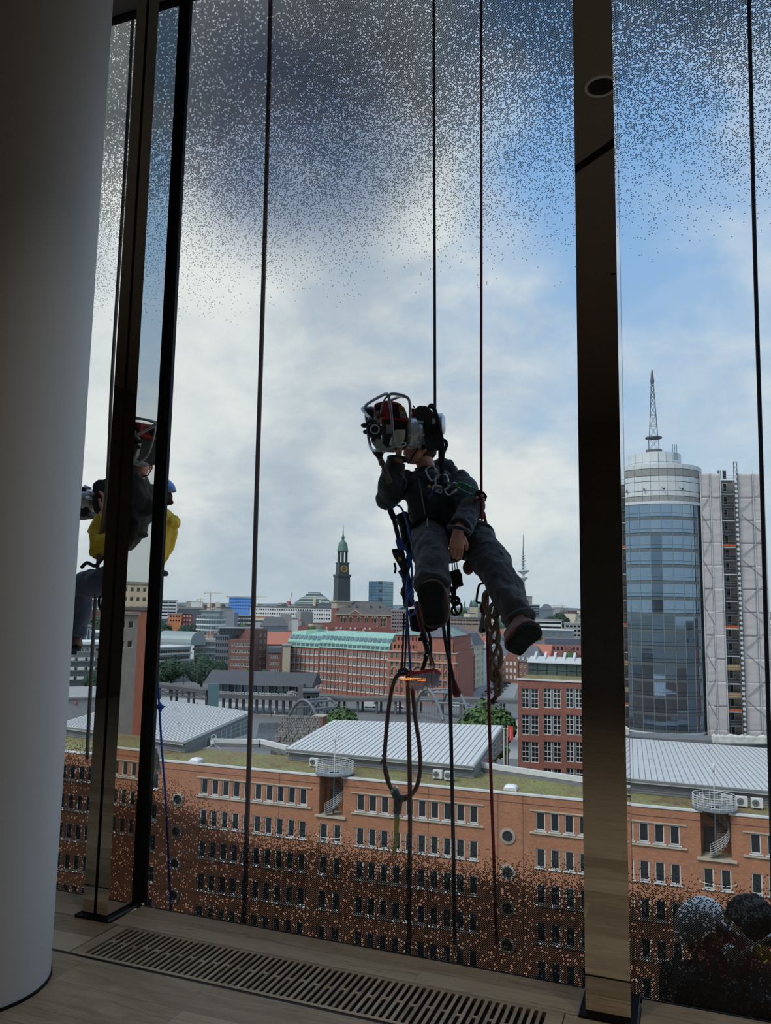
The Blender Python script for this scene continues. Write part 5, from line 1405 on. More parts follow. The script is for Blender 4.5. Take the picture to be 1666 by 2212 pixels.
# set-back attic storeys and roof
fa = Fac(f.p(1.2, 2.0, 0), f.p(f.w - 1.2, 2.0, 0), f.z1, f.z1 + 3.6)
rects = grid(fa, 16, 1, 0.9, 1.6, 1.0, 3.4, 0.5, 0.5); wall_with_holes(fa, rects, 0.25, 26).build('attic_wall', RBK, T, wm=ID); put_windows(T, fa, rects, 0.25, 0, gm=PANE, name='attic_window')
fb = Fac(f.p(2.4, 3.4, 0), f.p(f.w - 2.4, 3.4, 0), f.z1 + 3.6, f.z1 + 7.0)
rects = grid(fb, 15, 1, 0.85, 1.5, 1.0, 3.4, 0.5, 0.5); wall_with_holes(fb, rects, 0.25, 22).build('attic_wall', RBK, T, wm=ID); put_windows(T, fb, rects, 0.25, 0, gm=PANE, name='attic_window')
zr_ = f.z1 + 7.0; k = 5
def hiproof(fr_, zr0, rh, depth, m1, T, nm='roof', o=0.6, k=5):
    v8 = [fr_.p(-o, -o, zr0), fr_.p(fr_.w + o, -o, zr0), fr_.p(fr_.w + o, depth + o, zr0), fr_.p(-o, depth + o, zr0), fr_.p(k, depth / 2, zr0 + rh), fr_.p(fr_.w - k, depth / 2, zr0 + rh)]
    MB().add(v8, [(0, 1, 5, 4), (1, 2, 5), (2, 3, 4, 5), (3, 0, 4), (3, 2, 1, 0)]).build(nm, m1, T, wm=ID)
hiproof(fb, zr_, 4.2, 22, mat('half_copper_roof', (128, 150, 140), 0.7, var=0.14, scale=0.2), T)
# side front receding along the street
B0 = f.p(f.w, 0, 0); B1 = at_d(1024, 1408, 405)
g = Fac(B0, B1, ZG, f.z1)
rects = grid(g, 17, 6, 1.0, 2.5, 1.0, 3.7, 1.0, 1.0)
wall_with_holes(g, rects, 0.3, 4).build('side_wall', RBK, T, wm=ID); put_windows(T, g, rects, 0.3, 0, gm=PANE)
for c in range(18): MB().box(g.p(1.0 + (g.w - 2) * c / 17, -0.3, (ZG + g.z1 - 4) / 2), (0.8, 0.6, g.z1 - 4 - ZG), g.R3()).build('pilaster', RBK, T, wm=ID)
MB().box(g.p(g.w / 2, -0.1, g.z1 - 0.2), (g.w, 0.8, 0.5), g.R3()).build('string_course', STONE, T, wm=ID)
MB().box(g.p(g.w / 2, -0.1, g.z1 - 4.4), (g.w, 0.8, 0.6), g.R3()).build('string_course', COPPER, T, wm=ID)
gb = Fac(g.p(1, 1.5, 0), g.p(g.w - 1, 1.5, 0), g.z1, g.z1 + 6.6)
rects = grid(gb, 14, 2, 0.9, 1.4, 0.9, 3.2, 1, 1); wall_with_holes(gb, rects, 0.25, 16).build('attic_wall', RBK, T, wm=ID); put_windows(T, gb, rects, 0.25, 0, gm=PANE, name='attic_window')
hiproof(gb, gb.z1, 4.2, 14, SLATE, T, k=4)

# pale narrow fronts further up the street, then the blue-grey house
T, f = block('pale_gabled_house', 'pale ornate narrow house at the far corner of the brick warehouse', 'building', 1023, 1046, 1392, 412, CREAM, 4, 7, 1.0, 1.9, 9, D2=432, pitch=3.4, fr=0, gm=PANE, roof='mansard', rh=6, roofm=SLATE, cornice=STONE)
T, f = block('pale_modern_house', 'pale grey modern front with white bands beside the ornate house', 'building', 1046, 1072, 1400, 430, WHITE_R, 1, 6, 7.0, 1.7, 8, D2=470, pitch=3.5, fr=0, gm=PANE_B, roof='flat', rh=0.8)
for i in range(4):   # roof lettering
    q = at_d(1031 + 7 * i, 1390, 452)
    MB().torus(q, 0.85, 0.2, axis=V((0.2, -1, 0)), seg=14, sides=5, a0=(0.4 if i in (2,) else 0.0), a1=(5.6 if i == 2 else 6.2832)).build('roof_letter', FRAME_W, T, wm=ID)
# dark-roofed brick school with arcade
f = fac_px(1062, 1170, 1428, 455, 448)
T = thing('arcaded_brick_building', 'brown brick building with dark slate roof and arcade along the street', 'building', tuple(f.p(f.w / 2, 10, ZG)), math.atan2(f.ex.y, f.ex.x))
BRB = mat('brown_red_brick', (136, 96, 82), 0.9, var=0.12, scale=0.7)
rects = grid(f, 11, 3, 1.3, 2.2, 1.4, 3.8, 1, 1)
zar = f.z1 - 13.5
rects += [(1.5 + 2.9 * i, 3.7 + 2.9 * i, zar - 5, zar - 0.8) for i in range(9)]
wall_with_holes(f, rects, 0.4, 16).build('wall', BRB, T, wm=ID); put_windows(T, f, rects[:-9], 0.4, 0.2, 1, 1, FRAME_W, PANE); put_windows(T, f, rects[-9:], 0.4, 0, gm=DARK_GAP, name='arch_opening')
for i in range(9): MB().torus(f.p(2.6 + 2.9 * i, -0.1, zar - 0.9), 1.2, 0.3, axis=-f.ey, seg=10, sides=5, a0=0, a1=math.pi).build('arcade_arch', BRB, T, wm=ID)
hiproof(f, f.z1, 8.6, 16, SLATE, T, k=4)
for i in range(10): MB().box(f.p(2.5 + (f.w - 5) * i / 9, 0.6, f.z1 + 1.6), (1.2, 1.2, 1.3), f.R3()).build('roof_dormer', FRAME_W, T, wm=ID)
q = f.hit(1105, 1420)
MB().prism([f.p(q[0] - 4, -1.0, ZG), f.p(q[0] + 4, -1.0, ZG), f.p(q[0] + 4, -1.0, f.z1 + 1), f.p(q[0] + 2, -1.0, f.z1 + 4), f.p(q[0], -1.0, f.z1 + 6.5), f.p(q[0] - 2, -1.0, f.z1 + 4), f.p(q[0] - 4, -1.0, f.z1 + 1)], f.ey * 4).build('gable_front', BRB, T, wm=ID)
for i in (-1, 0, 1):
    for r in range(3): MB().box(f.p(q[0] + 2.3 * i, -1.1, f.z1 - 1.5 - 3.8 * r), (1.2, 0.2, 2.2), f.R3()).build('window', FRAME_W, T, wm=ID)

# purple brick office, white offices, towers on the right
block('purple_brick_office', 'purple-brown brick office with grey metal top storey', 'building', 1172, 1300, 1394, 520, mat('purple_brick', (146, 104, 98), 0.9, var=0.08), 14, 4, 1.3, 2.2, 16, pitch=4.2, fr=0, gm=PANE, roof='flat', rh=4.0, roofm=mat('dark_metal_storey', (86, 92, 104), 0.5, var=0.15), roof_over=-1.5)
block('banded_white_office', 'long white office with dark ribbon windows near the television tower', 'building', 1150, 1214, 1340, 700, WHITE_R, 2, 3, 12.5, 1.8, 16, pitch=4.0, fr=0, gm=PANE, roof='flat', rh=0.8)
block('grey_lattice_office', 'grey office with small balconies beside the banded white office', 'building', 1219, 1300, 1348, 660, CONC, 9, 4, 2.2, 1.6, 16, pitch=3.6, fr=0, gm=PANE, roof='flat', rh=0.8)
block('low_glass_pavilion', 'low white pavilion roof in front of the banded office', 'building', 1160, 1240, 1362, 640, GREY_S, 5, 1, 5, 2.2, 12, pitch=3.6, fr=0, gm=PANE_B, roof='flat', rh=0.8, roofm=WHITE_R)
block('slab_tower', 'grey slab tower block beside the television tower', 'building', 1135, 1150, 1289, 1500, CONC, 5, 9, 1.6, 1.8, 20, pitch=3.4, fr=0, gm=PANE_B, roof='flat', rh=1.5)
block('dark_ribbon_office', 'dark stepped office with ribbon windows below the slab tower', 'building', 1126, 1166, 1307, 1200, mat('blue_grey_panel', (112, 122, 132), 0.6), 1, 5, 26, 1.6, 20, pitch=3.6, fr=0, gm=PANE, roof='flat', rh=1)
block('slate_roof_hall', 'long hall with hipped slate-blue roof right of the slab tower', 'building', 1166, 1195, 1317, 1150, mat('blue_grey_panel', (112, 122, 132)), 0, 0, roof='hip', rh=8, roofm=SLATE, depth=24)
block('long_brown_block', 'long low brown block with ribbon windows above the red roofs', 'building', 965, 1062, 1336, 760, mat('taupe_render', (150, 132, 122), 0.85, var=0.1), 14, 2, 2.6, 1.4, 14, pitch=3.6, fr=0, gm=PANE, roof='flat', rh=1.2, roofm=SLATE)
block('grey_flats', 'grey-mauve apartment block right of the church nave', 'building', 845, 880, 1319, 800, mat('mauve_render', (140, 128, 128), 0.85, var=0.1), 6, 6, 1.6, 1.4, 14, pitch=3.6, fr=0, gm=PANE, roof='flat', rh=1)

# glass high-rise behind the church
f = fac_px(797, 826, 1256, 1050, 1030)
T = thing('glass_high_rise', 'blue-grey glass high-rise standing behind the church', 'tower', tuple(f.p(f.w / 2, 8, ZG)), math.atan2(f.ex.y, f.ex.x))
GH = mat('teal_glass', (92, 122, 142), 0.06, metal=0.6, var=0.2, scale=0.15); GH2 = mat('pale_teal_glass', (142, 164, 172), 0.1, metal=0.5, var=0.12, scale=0.15)
B1 = at_d(850, 1258, 1048)
s2 = Fac(f.p(f.w, 0, 0), B1, ZG, f.z1 - 0.5)
mb = MB().prism([V((q.x, q.y, ZG)) for q in (f.p(0, 0, 0), f.p(f.w, 0, 0), B1, B1 + (f.A - f.p(f.w, 0, 0)))], (0, 0, f.z1 - ZG)); mb.build('core', FRAME_D, T, wm=ID)
for r in range(22):
    z = f.z1 - 3.6 * r - 1.9
    if z < ZG + 2: break
    for c in range(4): MB().box(f.p(f.w * (c + .5) / 4, -0.15, z), (f.w / 4 - .3, 0.2, 3.2), f.R3()).build('pane', GH if c < 3 or r % 3 else PANE, T, wm=ID)
    MB().box(s2.p(s2.w / 2, -0.15, z), (s2.w - .3, 0.2, 3.2), s2.R3()).build('pane_band', GH2, T, wm=ID)

# ================================================================== church with tall copper tower
DC = 887.0
ch = at_d(738, 1300, DC)
def cz(y): return at_d(738, y, DC).z
church = thing('baroque_church', 'brick church with tall dark copper tower, gold clocks and green dome', 'church', (ch.x, ch.y, ZG))
cdir = math.atan2(ch.y, ch.x); rotc = cdir - math.pi / 2 + 0.35
Rc = Matrix.Rotation(rotc, 3, 'Z'); W1 = 31.0 / F_PX * DC
CBR = mat('church_brick', (132, 84, 74), 0.9, var=0.1, scale=0.2); CUD = mat('dark_copper', (66, 72, 76), 0.6, var=0.15, scale=0.2); CUG = mat('green_copper_dome', (84, 116, 106), 0.6, var=0.15, scale=0.3); GOLD = mat('gilding', (214, 176, 84), 0.35, metal=0.8, var=0.05)
def cbox(z0, z1, w, nm, m_, w2=None):
    w2 = w2 or w; mb = MB(); q = []
    for (z, ww) in ((z0, w), (z1, w2)):
        q += [V((ch.x, ch.y, z)) + Rc @ V((sx * ww / 2, sy * ww / 2, 0)) for sx, sy in ((-1, -1), (1, -1), (1, 1), (-1, 1))]
    mb.add(q, [(0, 1, 5, 4), (1, 2, 6, 5), (2, 3, 7, 6), (3, 0, 4, 7), (4, 5, 6, 7), (3, 2, 1, 0)]); return mb.build(nm, m_, church, wm=ID)
cbox(ZG, cz(1314), W1 * 1.05, 'tower_base', CBR); cbox(cz(1314), cz(1301), W1 * 1.10, 'tower_cornice', STONE); cbox(cz(1301), cz(1298), W1 * 1.25, 'tower_ledge', STONE)
cbox(cz(1298), cz(1246), W1 * 0.92, 'tower_shaft', CUD, W1 * 0.86); cbox(cz(1246), cz(1241), W1 * 0.98, 'tower_ledge', CUD)
cbox(cz(1241), cz(1218), W1 * 0.72, 'clock_stage', CUD, W1 * 0.68); cbox(cz(1218), cz(1215), W1 * 0.76, 'tower_ledge', CUD)
for dx_, dy_ in ((0, -1), (1, 0)):
    nrm = Rc @ V((dx_, dy_, 0)); c = V((ch.x, ch.y, cz(1229.5))) + nrm * (W1 * 0.355)
    o = MB().lathe([(0.01, 0.0), (3.9, 0.0), (3.9, 0.3), (0.01, 0.3)], c, axis=nrm, seg=24).build('clock_face', PANE, church, wm=ID)
    MB().torus(c + nrm * 0.4, 3.6, 0.5, axis=nrm, seg=28, sides=6).build('clock_ring', GOLD, o, wm=ID)
    for h in range(12):
        a = h * math.pi / 6; R3_ = frame_z(nrm); q = c + nrm * 0.45 + R3_ @ V((2.6 * math.cos(a), 2.6 * math.sin(a), 0)); MB().ball(q, 0.33, seg=6, rn=5).build('clock_numeral', GOLD, o, wm=ID)
    MB().bar(c + nrm * .5, c + nrm * .5 + frame_z(nrm) @ V((1.2, 2.0, 0)), 0.35).build('clock_hand', GOLD, o, wm=ID); MB().bar(c + nrm * .5, c + nrm * .5 + frame_z(nrm) @ V((-2.0, 0.4, 0)), 0.35).build('clock_hand', GOLD, o, wm=ID)
for k in range(8):
    a = rotc + math.pi / 8 + k * math.pi / 4; q = V((ch.x + W1 * 0.30 * math.cos(a), ch.y + W1 * 0.30 * math.sin(a), 0)); MB().tube([q + V((0, 0, cz(1215))), q + V((0, 0, cz(1191)))], 0.85, 8).build('belfry_column', CUD, church, wm=ID)
MB().lathe([(W1 * .1, cz(1215)), (W1 * .1, cz(1191))], (ch.x, ch.y, 0), seg=8).build('belfry_core', CUG, church, wm=ID)
MB().lathe([(W1 * .37, cz(1192)), (W1 * .40, cz(1189)), (W1 * .36, cz(1187)), (W1 * .34, cz(1181)), (W1 * .28, cz(1174)), (W1 * .17, cz(1169)), (W1 * .09, cz(1167)), (W1 * .09, cz(1163)), (W1 * .12, cz(1162)), (W1 * .05, cz(1156)), (W1 * .02, cz(1143)), (0.05, cz(1138))], (ch.x, ch.y, 0), seg=20).build('dome', CUG, church, wm=ID, smooth=True, angle=50)
MB().ball((ch.x, ch.y, cz(1140)), 0.7, seg=8, rn=6).build('gold_ball', GOLD, church, wm=ID); MB().tube([(ch.x, ch.y, cz(1140)), (ch.x, ch.y, cz(1133))], 0.2, 5).build('weather_vane', GOLD, church, wm=ID)
nv = fac_px(726, 846, 1328, 872, 865)
rects = [(nv.w * k - 1.6, nv.w * k + 1.6, nv.z1 - 13, nv.z1 - 4) for k in (0.12, 0.17, 0.27, 0.42, 0.55, 0.68, 0.73, 0.84, 0.89)]
wall_with_holes(nv, rects, 0.6, 46).build('nave_wall', CBR, church, wm=ID); put_windows(church, nv, rects, 0.6, 0.4, 1, 1, STONE, PANE)
for r_ in rects: MB().torus(nv.p((r_[0] + r_[1]) / 2, -0.2, r_[3]), 1.9, 0.5, axis=-nv.ey, seg=10, sides=5, a0=0, a1=math.pi).build('window_arch', STONE, church, wm=ID)
MB().box(nv.p(nv.w / 2, -0.4, nv.z1 - 0.2), (nv.w + 2, 2, 1.3), nv.R3()).build('nave_cornice', STONE, church, wm=ID)
u1n = nv.w
v8 = [nv.p(-1, -1, nv.z1), nv.p(u1n + 1, -1, nv.z1), nv.p(u1n + 1, 47, nv.z1), nv.p(-1, 47, nv.z1), nv.p(4, 4, nv.z1 + 7), nv.p(u1n - 4, 4, nv.z1 + 7), nv.p(u1n - 4, 42, nv.z1 + 7), nv.p(4, 42, nv.z1 + 7), nv.p(16, 23, nv.z1 + 15), nv.p(u1n - 16, 23, nv.z1 + 15)]
MB().add(v8, [(0, 1, 5, 4), (1, 2, 6, 5), (2, 3, 7, 6), (3, 0, 4, 7), (4, 5, 9, 8), (5, 6, 9), (6, 7, 8, 9), (7, 4, 8)]).build('nave_roof', mat('nave_slate', (92, 88, 86), 0.7, var=0.15, scale=0.2), church, wm=ID)
um = nv.hit(768, 1320)[0]
MB().prism([nv.p(um - 8, -1.6, nv.z1), nv.p(um + 8, -1.6, nv.z1), nv.p(um, -1.6, nv.z1 + 5.5)], nv.ey * 5).build('pediment', STONE, church, wm=ID)
MB().prism([nv.p(um - 5.8, -1.8, nv.z1 + .7), nv.p(um + 5.8, -1.8, nv.z1 + .7), nv.p(um, -1.8, nv.z1 + 4.4)], nv.ey * 0.4).build('pediment_field', CBR, church, wm=ID)
for k in (0.22, 0.36, 0.62, 0.78): MB().box(nv.p(nv.w * k, 6, nv.z1 + 9), (2.2, 2, 2), nv.R3()).build('roof_dormer', CUD, church, wm=ID)

# ================================================================== television tower
DT = 2900.0; tv = at_d(1131, 1300, DT)
def vz(y): return at_d(1131, y, DT).z
T = thing('television_tower', 'slim white television tower with two disc platforms', 'tower', (tv.x, tv.y, ZG))
TVW = mat('tower_concrete', (206, 208, 206), 0.8, var=0.03)
k = DT / F_PX
MB().lathe([(9.5 * k, ZG), (5.0 * k, vz(1300)), (3.4 * k, vz(1260)), (2.2 * k, vz(1235))], (tv.x, tv.y, 0), seg=20).build('shaft', TVW, T, wm=ID, smooth=True, angle=40)
MB().lathe([(2.6 * k, vz(1256)), (7 * k, vz(1251)), (9.5 * k, vz(1249)), (9.5 * k, vz(1247)), (3 * k, vz(1246))], (tv.x, tv.y, 0), seg=32).build('platform', TVW, T, wm=ID)
MB().lathe([(2.4 * k, vz(1241)), (6 * k, vz(1239)), (12.5 * k, vz(1234)), (12.5 * k, vz(1232)), (2.6 * k, vz(1231))], (tv.x, tv.y, 0), seg=32).build('platform', TVW, T, wm=ID)
for y in (1226, 1219, 1212, 1206, 1201): MB().lathe([(1.5 * k, vz(y + 1)), (5.5 * k, vz(y)), (5.5 * k, vz(y - 1)), (1.5 * k, vz(y - 1))], (tv.x, tv.y, 0), seg=20).build('aerial_ring', TVW, T, wm=ID)
MB().lathe([(2.2 * k, vz(1233)), (1.8 * k, vz(1200)), (0.9 * k, vz(1180)), (0.5 * k, vz(1155))], (tv.x, tv.y, 0), seg=10).build('mast', GREY_S, T, wm=ID)
# small domed church far off
q = at_d(1026, 1305, 1500)
def hz_(y): return at_d(1026, y, 1500).z
T = thing('domed_church', 'small far church with green dome and pointed side tower', 'church', (q.x, q.y, ZG))
MB().box((q.x, q.y, (ZG + hz_(1312)) / 2), (16, 16, hz_(1312) - ZG)).build('wall', STONE, T, wm=ID)
MB().lathe([(6.5, hz_(1312)), (6.5, hz_(1306)), (5.8, hz_(1301)), (3.5, hz_(1297)), (0.8, hz_(1295)), (0.5, hz_(1291)), (0.02, hz_(1289))], (q.x, q.y, 0), seg=20).build('dome', CUG, T, wm=ID, smooth=True)
q2 = at_d(1018, 1305, 1500); MB().lathe([(3.2, ZG), (3.2, hz_(1307)), (0.05, hz_(1294))], (q2.x, q2.y, 0), seg=8).build('side_tower', CUD, T, wm=ID)
q = at_d(1004, 1305, 1900); T = thing('distant_spire', 'thin church spire far off beside the domed church', 'church', (q.x, q.y, ZG)); MB().lathe([(4, ZG), (3.6, at_d(1004, 1316, 1900).z), (0.1, at_d(1004, 1297, 1900).z)], (q.x, q.y, 0), seg=8).build('spire', CUG, T, wm=ID); MB().box((q.x, q.y, (ZG + at_d(1004, 1318, 1900).z) / 2), (9, 9, at_d(1004, 1318, 1900).z - ZG)).build('base', CBR, T, wm=ID)

# ================================================================== left part of the city
BLU = mat('bright_blue_facade', (104, 156, 226), 0.6, var=0.06)
block('blue_facade_block', 'bright blue office block with square windows on the skyline', 'building', 495, 545, 1290, 1150, BLU, 13, 4, 1.7, 1.7, 18, pitch=4.6, top=2.0, fr=0, gm=mat('deep_blue_pane', (52, 86, 150), 0.2, var=0), roof='flat', rh=0.8, roofm=WHITE_R)
T, f = block('long_white_office', 'long white office slab with regular windows before the terraced building', 'building', 541, 716, 1313, 1000, WHITE_R, 34, 3, 1.7, 1.9, 16, D2=960, pitch=5.0, top=1.6, fr=0, gm=PANE, roof='flat', rh=1.6, roofm=SLATE)
# terraced green pyramid
T = None
f = fac_px(634, 716, 1308, 1010, 1000)
T = thing('terraced_building', 'stepped green terraced building on the skyline', 'building', tuple(f.p(f.w / 2, 10, ZG)), math.atan2(f.ex.y, f.ex.x))
MB().box(f.p(f.w * .5, 12, (ZG + f.z1) / 2), (f.w, 22, f.z1 - ZG), f.R3()).build('wall', CREAM, T, wm=ID)
for i in range(8):
    z = f.z1 + 2.1 * i; a, b = (0.02, 0.98) if i < 2 else (0.02 + 0.052 * (i - 1), 0.98 - 0.055 * (i - 1))
    MB().box(f.p(f.w * (a + b) / 2, 10 + i * .6, z + 0.55), (f.w * (b - a), 20 - 1.4 * i, 1.2), f.R3()).build('terrace', FRAME_W if i % 3 else GREY_S, T, wm=ID)
    MB().box(f.p(f.w * (a + b) / 2, 10 + i * .6, z + 1.6), (f.w * (b - a) - 1, 19 - 1.4 * i, 1.0), f.R3()).build('terrace_glazing', mat('green_terrace_glass', (70, 104, 100), 0.3, var=0.3, scale=0.3), T, wm=ID)
for k in (0.56, 0.70): MB().box(f.p(f.w * k, -0.8, f.z1 + 6 - 20 * (k - .56)), (3.2, 2, 13 - 40 * (k - .56)), f.R3()).build('stair_tower', CREAM, T, wm=ID)
block('grey_corner_block', 'grey glass corner block beside the church tower base', 'building', 688, 716, 1304, 985, mat('blue_grey_panel', (112, 122, 132)), 1, 3, 15, 2.6, 14, pitch=4.0, fr=0, gm=PANE_B, roof='flat', rh=0.6)
# ribbon window slab far left, orange house, flats
block('white_ribbon_slab', 'white office slab with dark ribbon windows and roof aerials', 'building', 345, 383, 1298, 1050, WHITE_R, 2, 5, 9.5, 1.8, 14, pitch=4.2, fr=0, gm=PANE, roof='flat', rh=1)
block('orange_house', 'orange rendered house beside dark trees', 'building', 364, 393, 1327, 720, mat('orange_render', (214, 138, 96), 0.85, var=0.06), 4, 2, 1.4, 1.4, 12, pitch=3.6, fr=0, gm=PANE, roof='flat', rh=0.5)
block('red_black_flats', 'small red and dark grey flats right of the orange house', 'building', 393, 417, 1326, 735, mat('flats_red', (134, 70, 66), 0.85), 3, 3, 1.6, 1.6, 12, pitch=3.6, fr=0, gm=WHITE_R, roof='flat', rh=0.5, roofm=SLATE)
block('dark_roof_long_block', 'long dark-roofed block on the skyline left of the blue facade', 'building', 384, 440, 1315, 980, SLATE, 6, 1, 3, 1.4, 14, fr=0, gm=PANE_B, roof='flat', rh=2)
block('cream_tower_block', 'pale yellow tower block far off under the small crane', 'building', 406, 416, 1299, 2300, CREAM, 4, 6, 1.5, 1.5, 12, pitch=3.2, fr=0, gm=PANE, roof='flat', rh=1)
block('dark_balcony_flats', 'dark flats with rows of pale balconies below the blue facade', 'building', 503, 545, 1331, 640, FRAME_D, 10, 4, 1.8, 1.3, 14, pitch=3.4, fr=0, gm=FRAME_W, roof='flat', rh=0.8)
# publishing-house complex: round-ended tower on legs, long galleries
f = fac_px(424, 488, 1332, 500, 495)
T = thing('ship_like_office', 'grey-green office head on columns with curved glazed fronts', 'building', tuple(f.p(f.w / 2, 8, ZG)), math.atan2(f.ex.y, f.ex.x))
GG = mat('grey_green_metal', (146, 158, 156), 0.5, metal=0.2, var=0.08)
za = f.hit(456, 1362)[1]; zb_ = f.hit(456, 1382)[1]
def curved(z0, z1, bulge, m_, nm, inset=0.0):
    pts = [f.p(inset + (f.w - 2 * inset) * i / 12, -bulge * math.sin(math.pi * i / 12) + inset, z0) for i in range(13)] + [f.p(f.w - inset, 14, z0), f.p(inset, 14, z0)]
    MB().prism(pts, (0, 0, z1 - z0)).build(nm, m_, T, wm=ID)
zz = za
while zz < f.z1 - 1.5:
    curved(zz, zz + 0.9, 3.2, WHITE_R, 'storey_band'); curved(zz + 0.9, zz + 3.0, 3.0, GG, 'storey_wall', 0.3)
    for i in range(11):
        q = f.p(f.w * (i + .8) / 12.2, -3.3 * math.sin(math.pi * (i + .8) / 12.2), zz + 2.0); MB().box(q, (f.w / 12 - .5, .3, 1.7), f.R3()).build('window', PANE_B, T, wm=ID)
    zz += 3.1
MB().box(f.p(f.w * .45, 5, zz + 1.2), (f.w * .62, 7, 2.6), f.R3()).build('roof_house', GG, T, wm=ID); MB().box(f.p(f.w * .45, 5, zz + 2.8), (f.w * .72, 9, 0.7), f.R3()).build('roof', GG, T, wm=ID)
MB().box(f.p(f.w + 2.6, 5, (ZG + f.z1 + 3) / 2), (5.5, 10, f.z1 + 3 - ZG), f.R3()).build('stair_tower', mat('grey_panel', (132, 138, 142), 0.7), T, wm=ID)
for i in range(6): MB().tube([f.p(f.w * (i + .5) / 6, 1, ZG), f.p(f.w * (i + .5) / 6, 1, za)], 0.6, 8).build('column', FRAME_W, T, wm=ID)
MB().box(f.p(f.w / 2, 8, (ZG + zb_) / 2), (f.w, 10, zb_ - ZG), f.R3()).build('core', GG, T, wm=ID)
T, f = block('gallery_office', 'lower grey office with white gallery rails under the ship-like head', 'building', 420, 470, 1384, 470, GG, 9, 4, 1.5, 1.9, 18, pitch=3.5, fr=0.12, nv=1, fm=FRAME_W, gm=PANE_B, roof='flat', rh=0.7)
for r in range(5): MB().box(f.p(f.w / 2, -0.8, f.z1 - 3.5 * r - 0.4), (f.w, 1.4, 0.25), f.R3()).build('gallery', FRAME_W, T, wm=ID)
T, f = block('barrel_roof_office', 'long grey office with pale barrel roof and ribbon galleries left of the trees', 'building', 300, 412, 1400, 420, GG, 20, 4, 1.4, 1.8, 18, D2=440, pitch=3.5, fr=0, gm=PANE, roof='flat', rh=0.6, roofm=ZINC)
for r in range(4): MB().box(f.p(f.w / 2, -0.8, f.z1 - 3.5 * r - 3.1), (f.w, 1.2, 0.9), f.R3()).build('gallery', FRAME_W, T, wm=ID)
g = fac_px(338, 412, 1386, 470, 455, z0=f.z1)
sec = [g.p(0, 7 + 7 * math.cos(a), g.z0 + 1.5 + 6.0 * math.sin(a)) for a in (math.pi * i / 10 for i in range(11))]
MB().prism(sec + [g.p(0, 0, g.z0), g.p(0, 14, g.z0)][:0] + [g.p(0, 0, g.z0), g.p(0, 14, g.z0)], g.ex * g.w).build('barrel_roof', GG, T, wm=ID)
# grey and brown slab offices by the station
f0 = fac_px(466, 495, 1372, 400, 396)
T = thing('brown_slab_office', 'grey and brown brick office slab with white windows behind the station', 'building', tuple(f0.p(f0.w, 8, ZG)), math.atan2(f0.ex.y, f0.ex.x))
SLB = mat('slate_grey_panel', (92, 98, 106), 0.7, var=0.12)
rects = grid(f0, 6, 8, 0.85, 1.6, 0.8, 3.2, 0.2, 0.2); wall_with_holes(f0, rects, 0.2, 20).build('grey_wing', SLB, T, wm=ID); put_windows(T, f0, rects, 0.2, 0, gm=PANE)
f1 = fac_px(495, 545, 1382, 392, 388)
rects = grid(f1, 6, 7, 1.35, 1.55, 1.6, 3.2, 1.2, 0.6); wall_with_holes(f1, rects, 0.2, 18).build('brown_wing', DB, T, wm=ID); put_windows(T, f1, rects, 0.2, 0.16, 1, 0, FRAME_W, PANE)
f2 = fac_px(548, 578, 1359, 394, 400)
rects = grid(f2, 2, 8, 1.3, 1.5, 2.0, 3.4, 3.4, 0.1); wall_with_holes(f2, rects, 0.2, 18).build('stair_wing', DB, T, wm=ID); put_windows(T, f2, rects, 0.2, 0.16, 1, 0, FRAME_W, PANE)
f3 = fac_px(470, 562, 1358, 402, 400, z0=f0.z1)
MB().box(f3.p(f3.w / 2, 7, (f3.z0 + f3.z1) / 2), (f3.w - 2, 12, f3.z1 - f3.z0), f3.R3()).build('roof_storey', SLB, T, wm=ID)
for i in range(12): MB().box(f3.p(f3.w * (i + .5) / 12, 0.9, (f3.z0 + f3.z1) / 2), (f3.w / 12 - .7, 0.3, 1.7), f3.R3()).build('window', PANE_B, T, wm=ID)
MB().box(f3.p(f3.w / 2, 6, f3.z1 + .2), (f3.w + 2, 16, 0.5), f3.R3()).build('roof', GREY_S, T, wm=ID)
block('red_roof_shed', 'orange-red tiled roof between the brown slab and the copper roof', 'building', 577, 640, 1392, 440, DB, 0, 0, depth=18, roof='gable', rh=6.5, roofm=mat('bright_roof_tiles', (178, 112, 92), 0.85, var=0.06))
T, f = block('brown_corner_house', 'narrow brown brick house with grey top storey left of scaffolding', 'building', 579, 607, 1410, 392, DB, 5, 6, 1.2, 1.6, 14, pitch=3.3, fr=0.16, nv=1, fm=FRAME_W, roof='flat', rh=2.6, roofm=SLB)
T, f = block('bare_gable_end', 'pale bare gable wall with scaffold beside the curved warehouse', 'building', 611, 628, 1395, 388, mat('bare_render', (186, 174, 150), 0.9, var=0.15), 0, 0, depth=10, roof='flat', rh=0.5)
for i in range(3):
    for z in range(9): MB().bar(f.p(f.w - .2, -.4, ZG + 3.4 * z), f.p(f.w + 4.5, -.4, ZG + 3.4 * z), .14).build('scaffold_rail', GREY_S, T, wm=ID) if i == 0 else None
    MB().bar(f.p(f.w + 2.2 * i, -.5, ZG), f.p(f.w + 2.2 * i, -.5, f.z1), .14).build('scaffold_pole', GREY_S, T, wm=ID)
block('domed_grey_hall', 'grey metal hall with rounded roof above the red roof', 'building', 563, 622, 1352, 560, GREY_S, 8, 1, 2.2, 1.2, 22, fr=0, gm=PANE_B, roof='mansard', rh=6, roofm=SLATE)
block('white_chimney_tower', 'square white ribbed ventilation tower above the copper roof', 'tower', 631, 644, 1336, 470, WHITE_R, 5, 1, 0.12, 20, 4, top=0.4, fr=0, gm=GREY_S, roof='flat', rh=0.4, m0=.3, m1=.3)
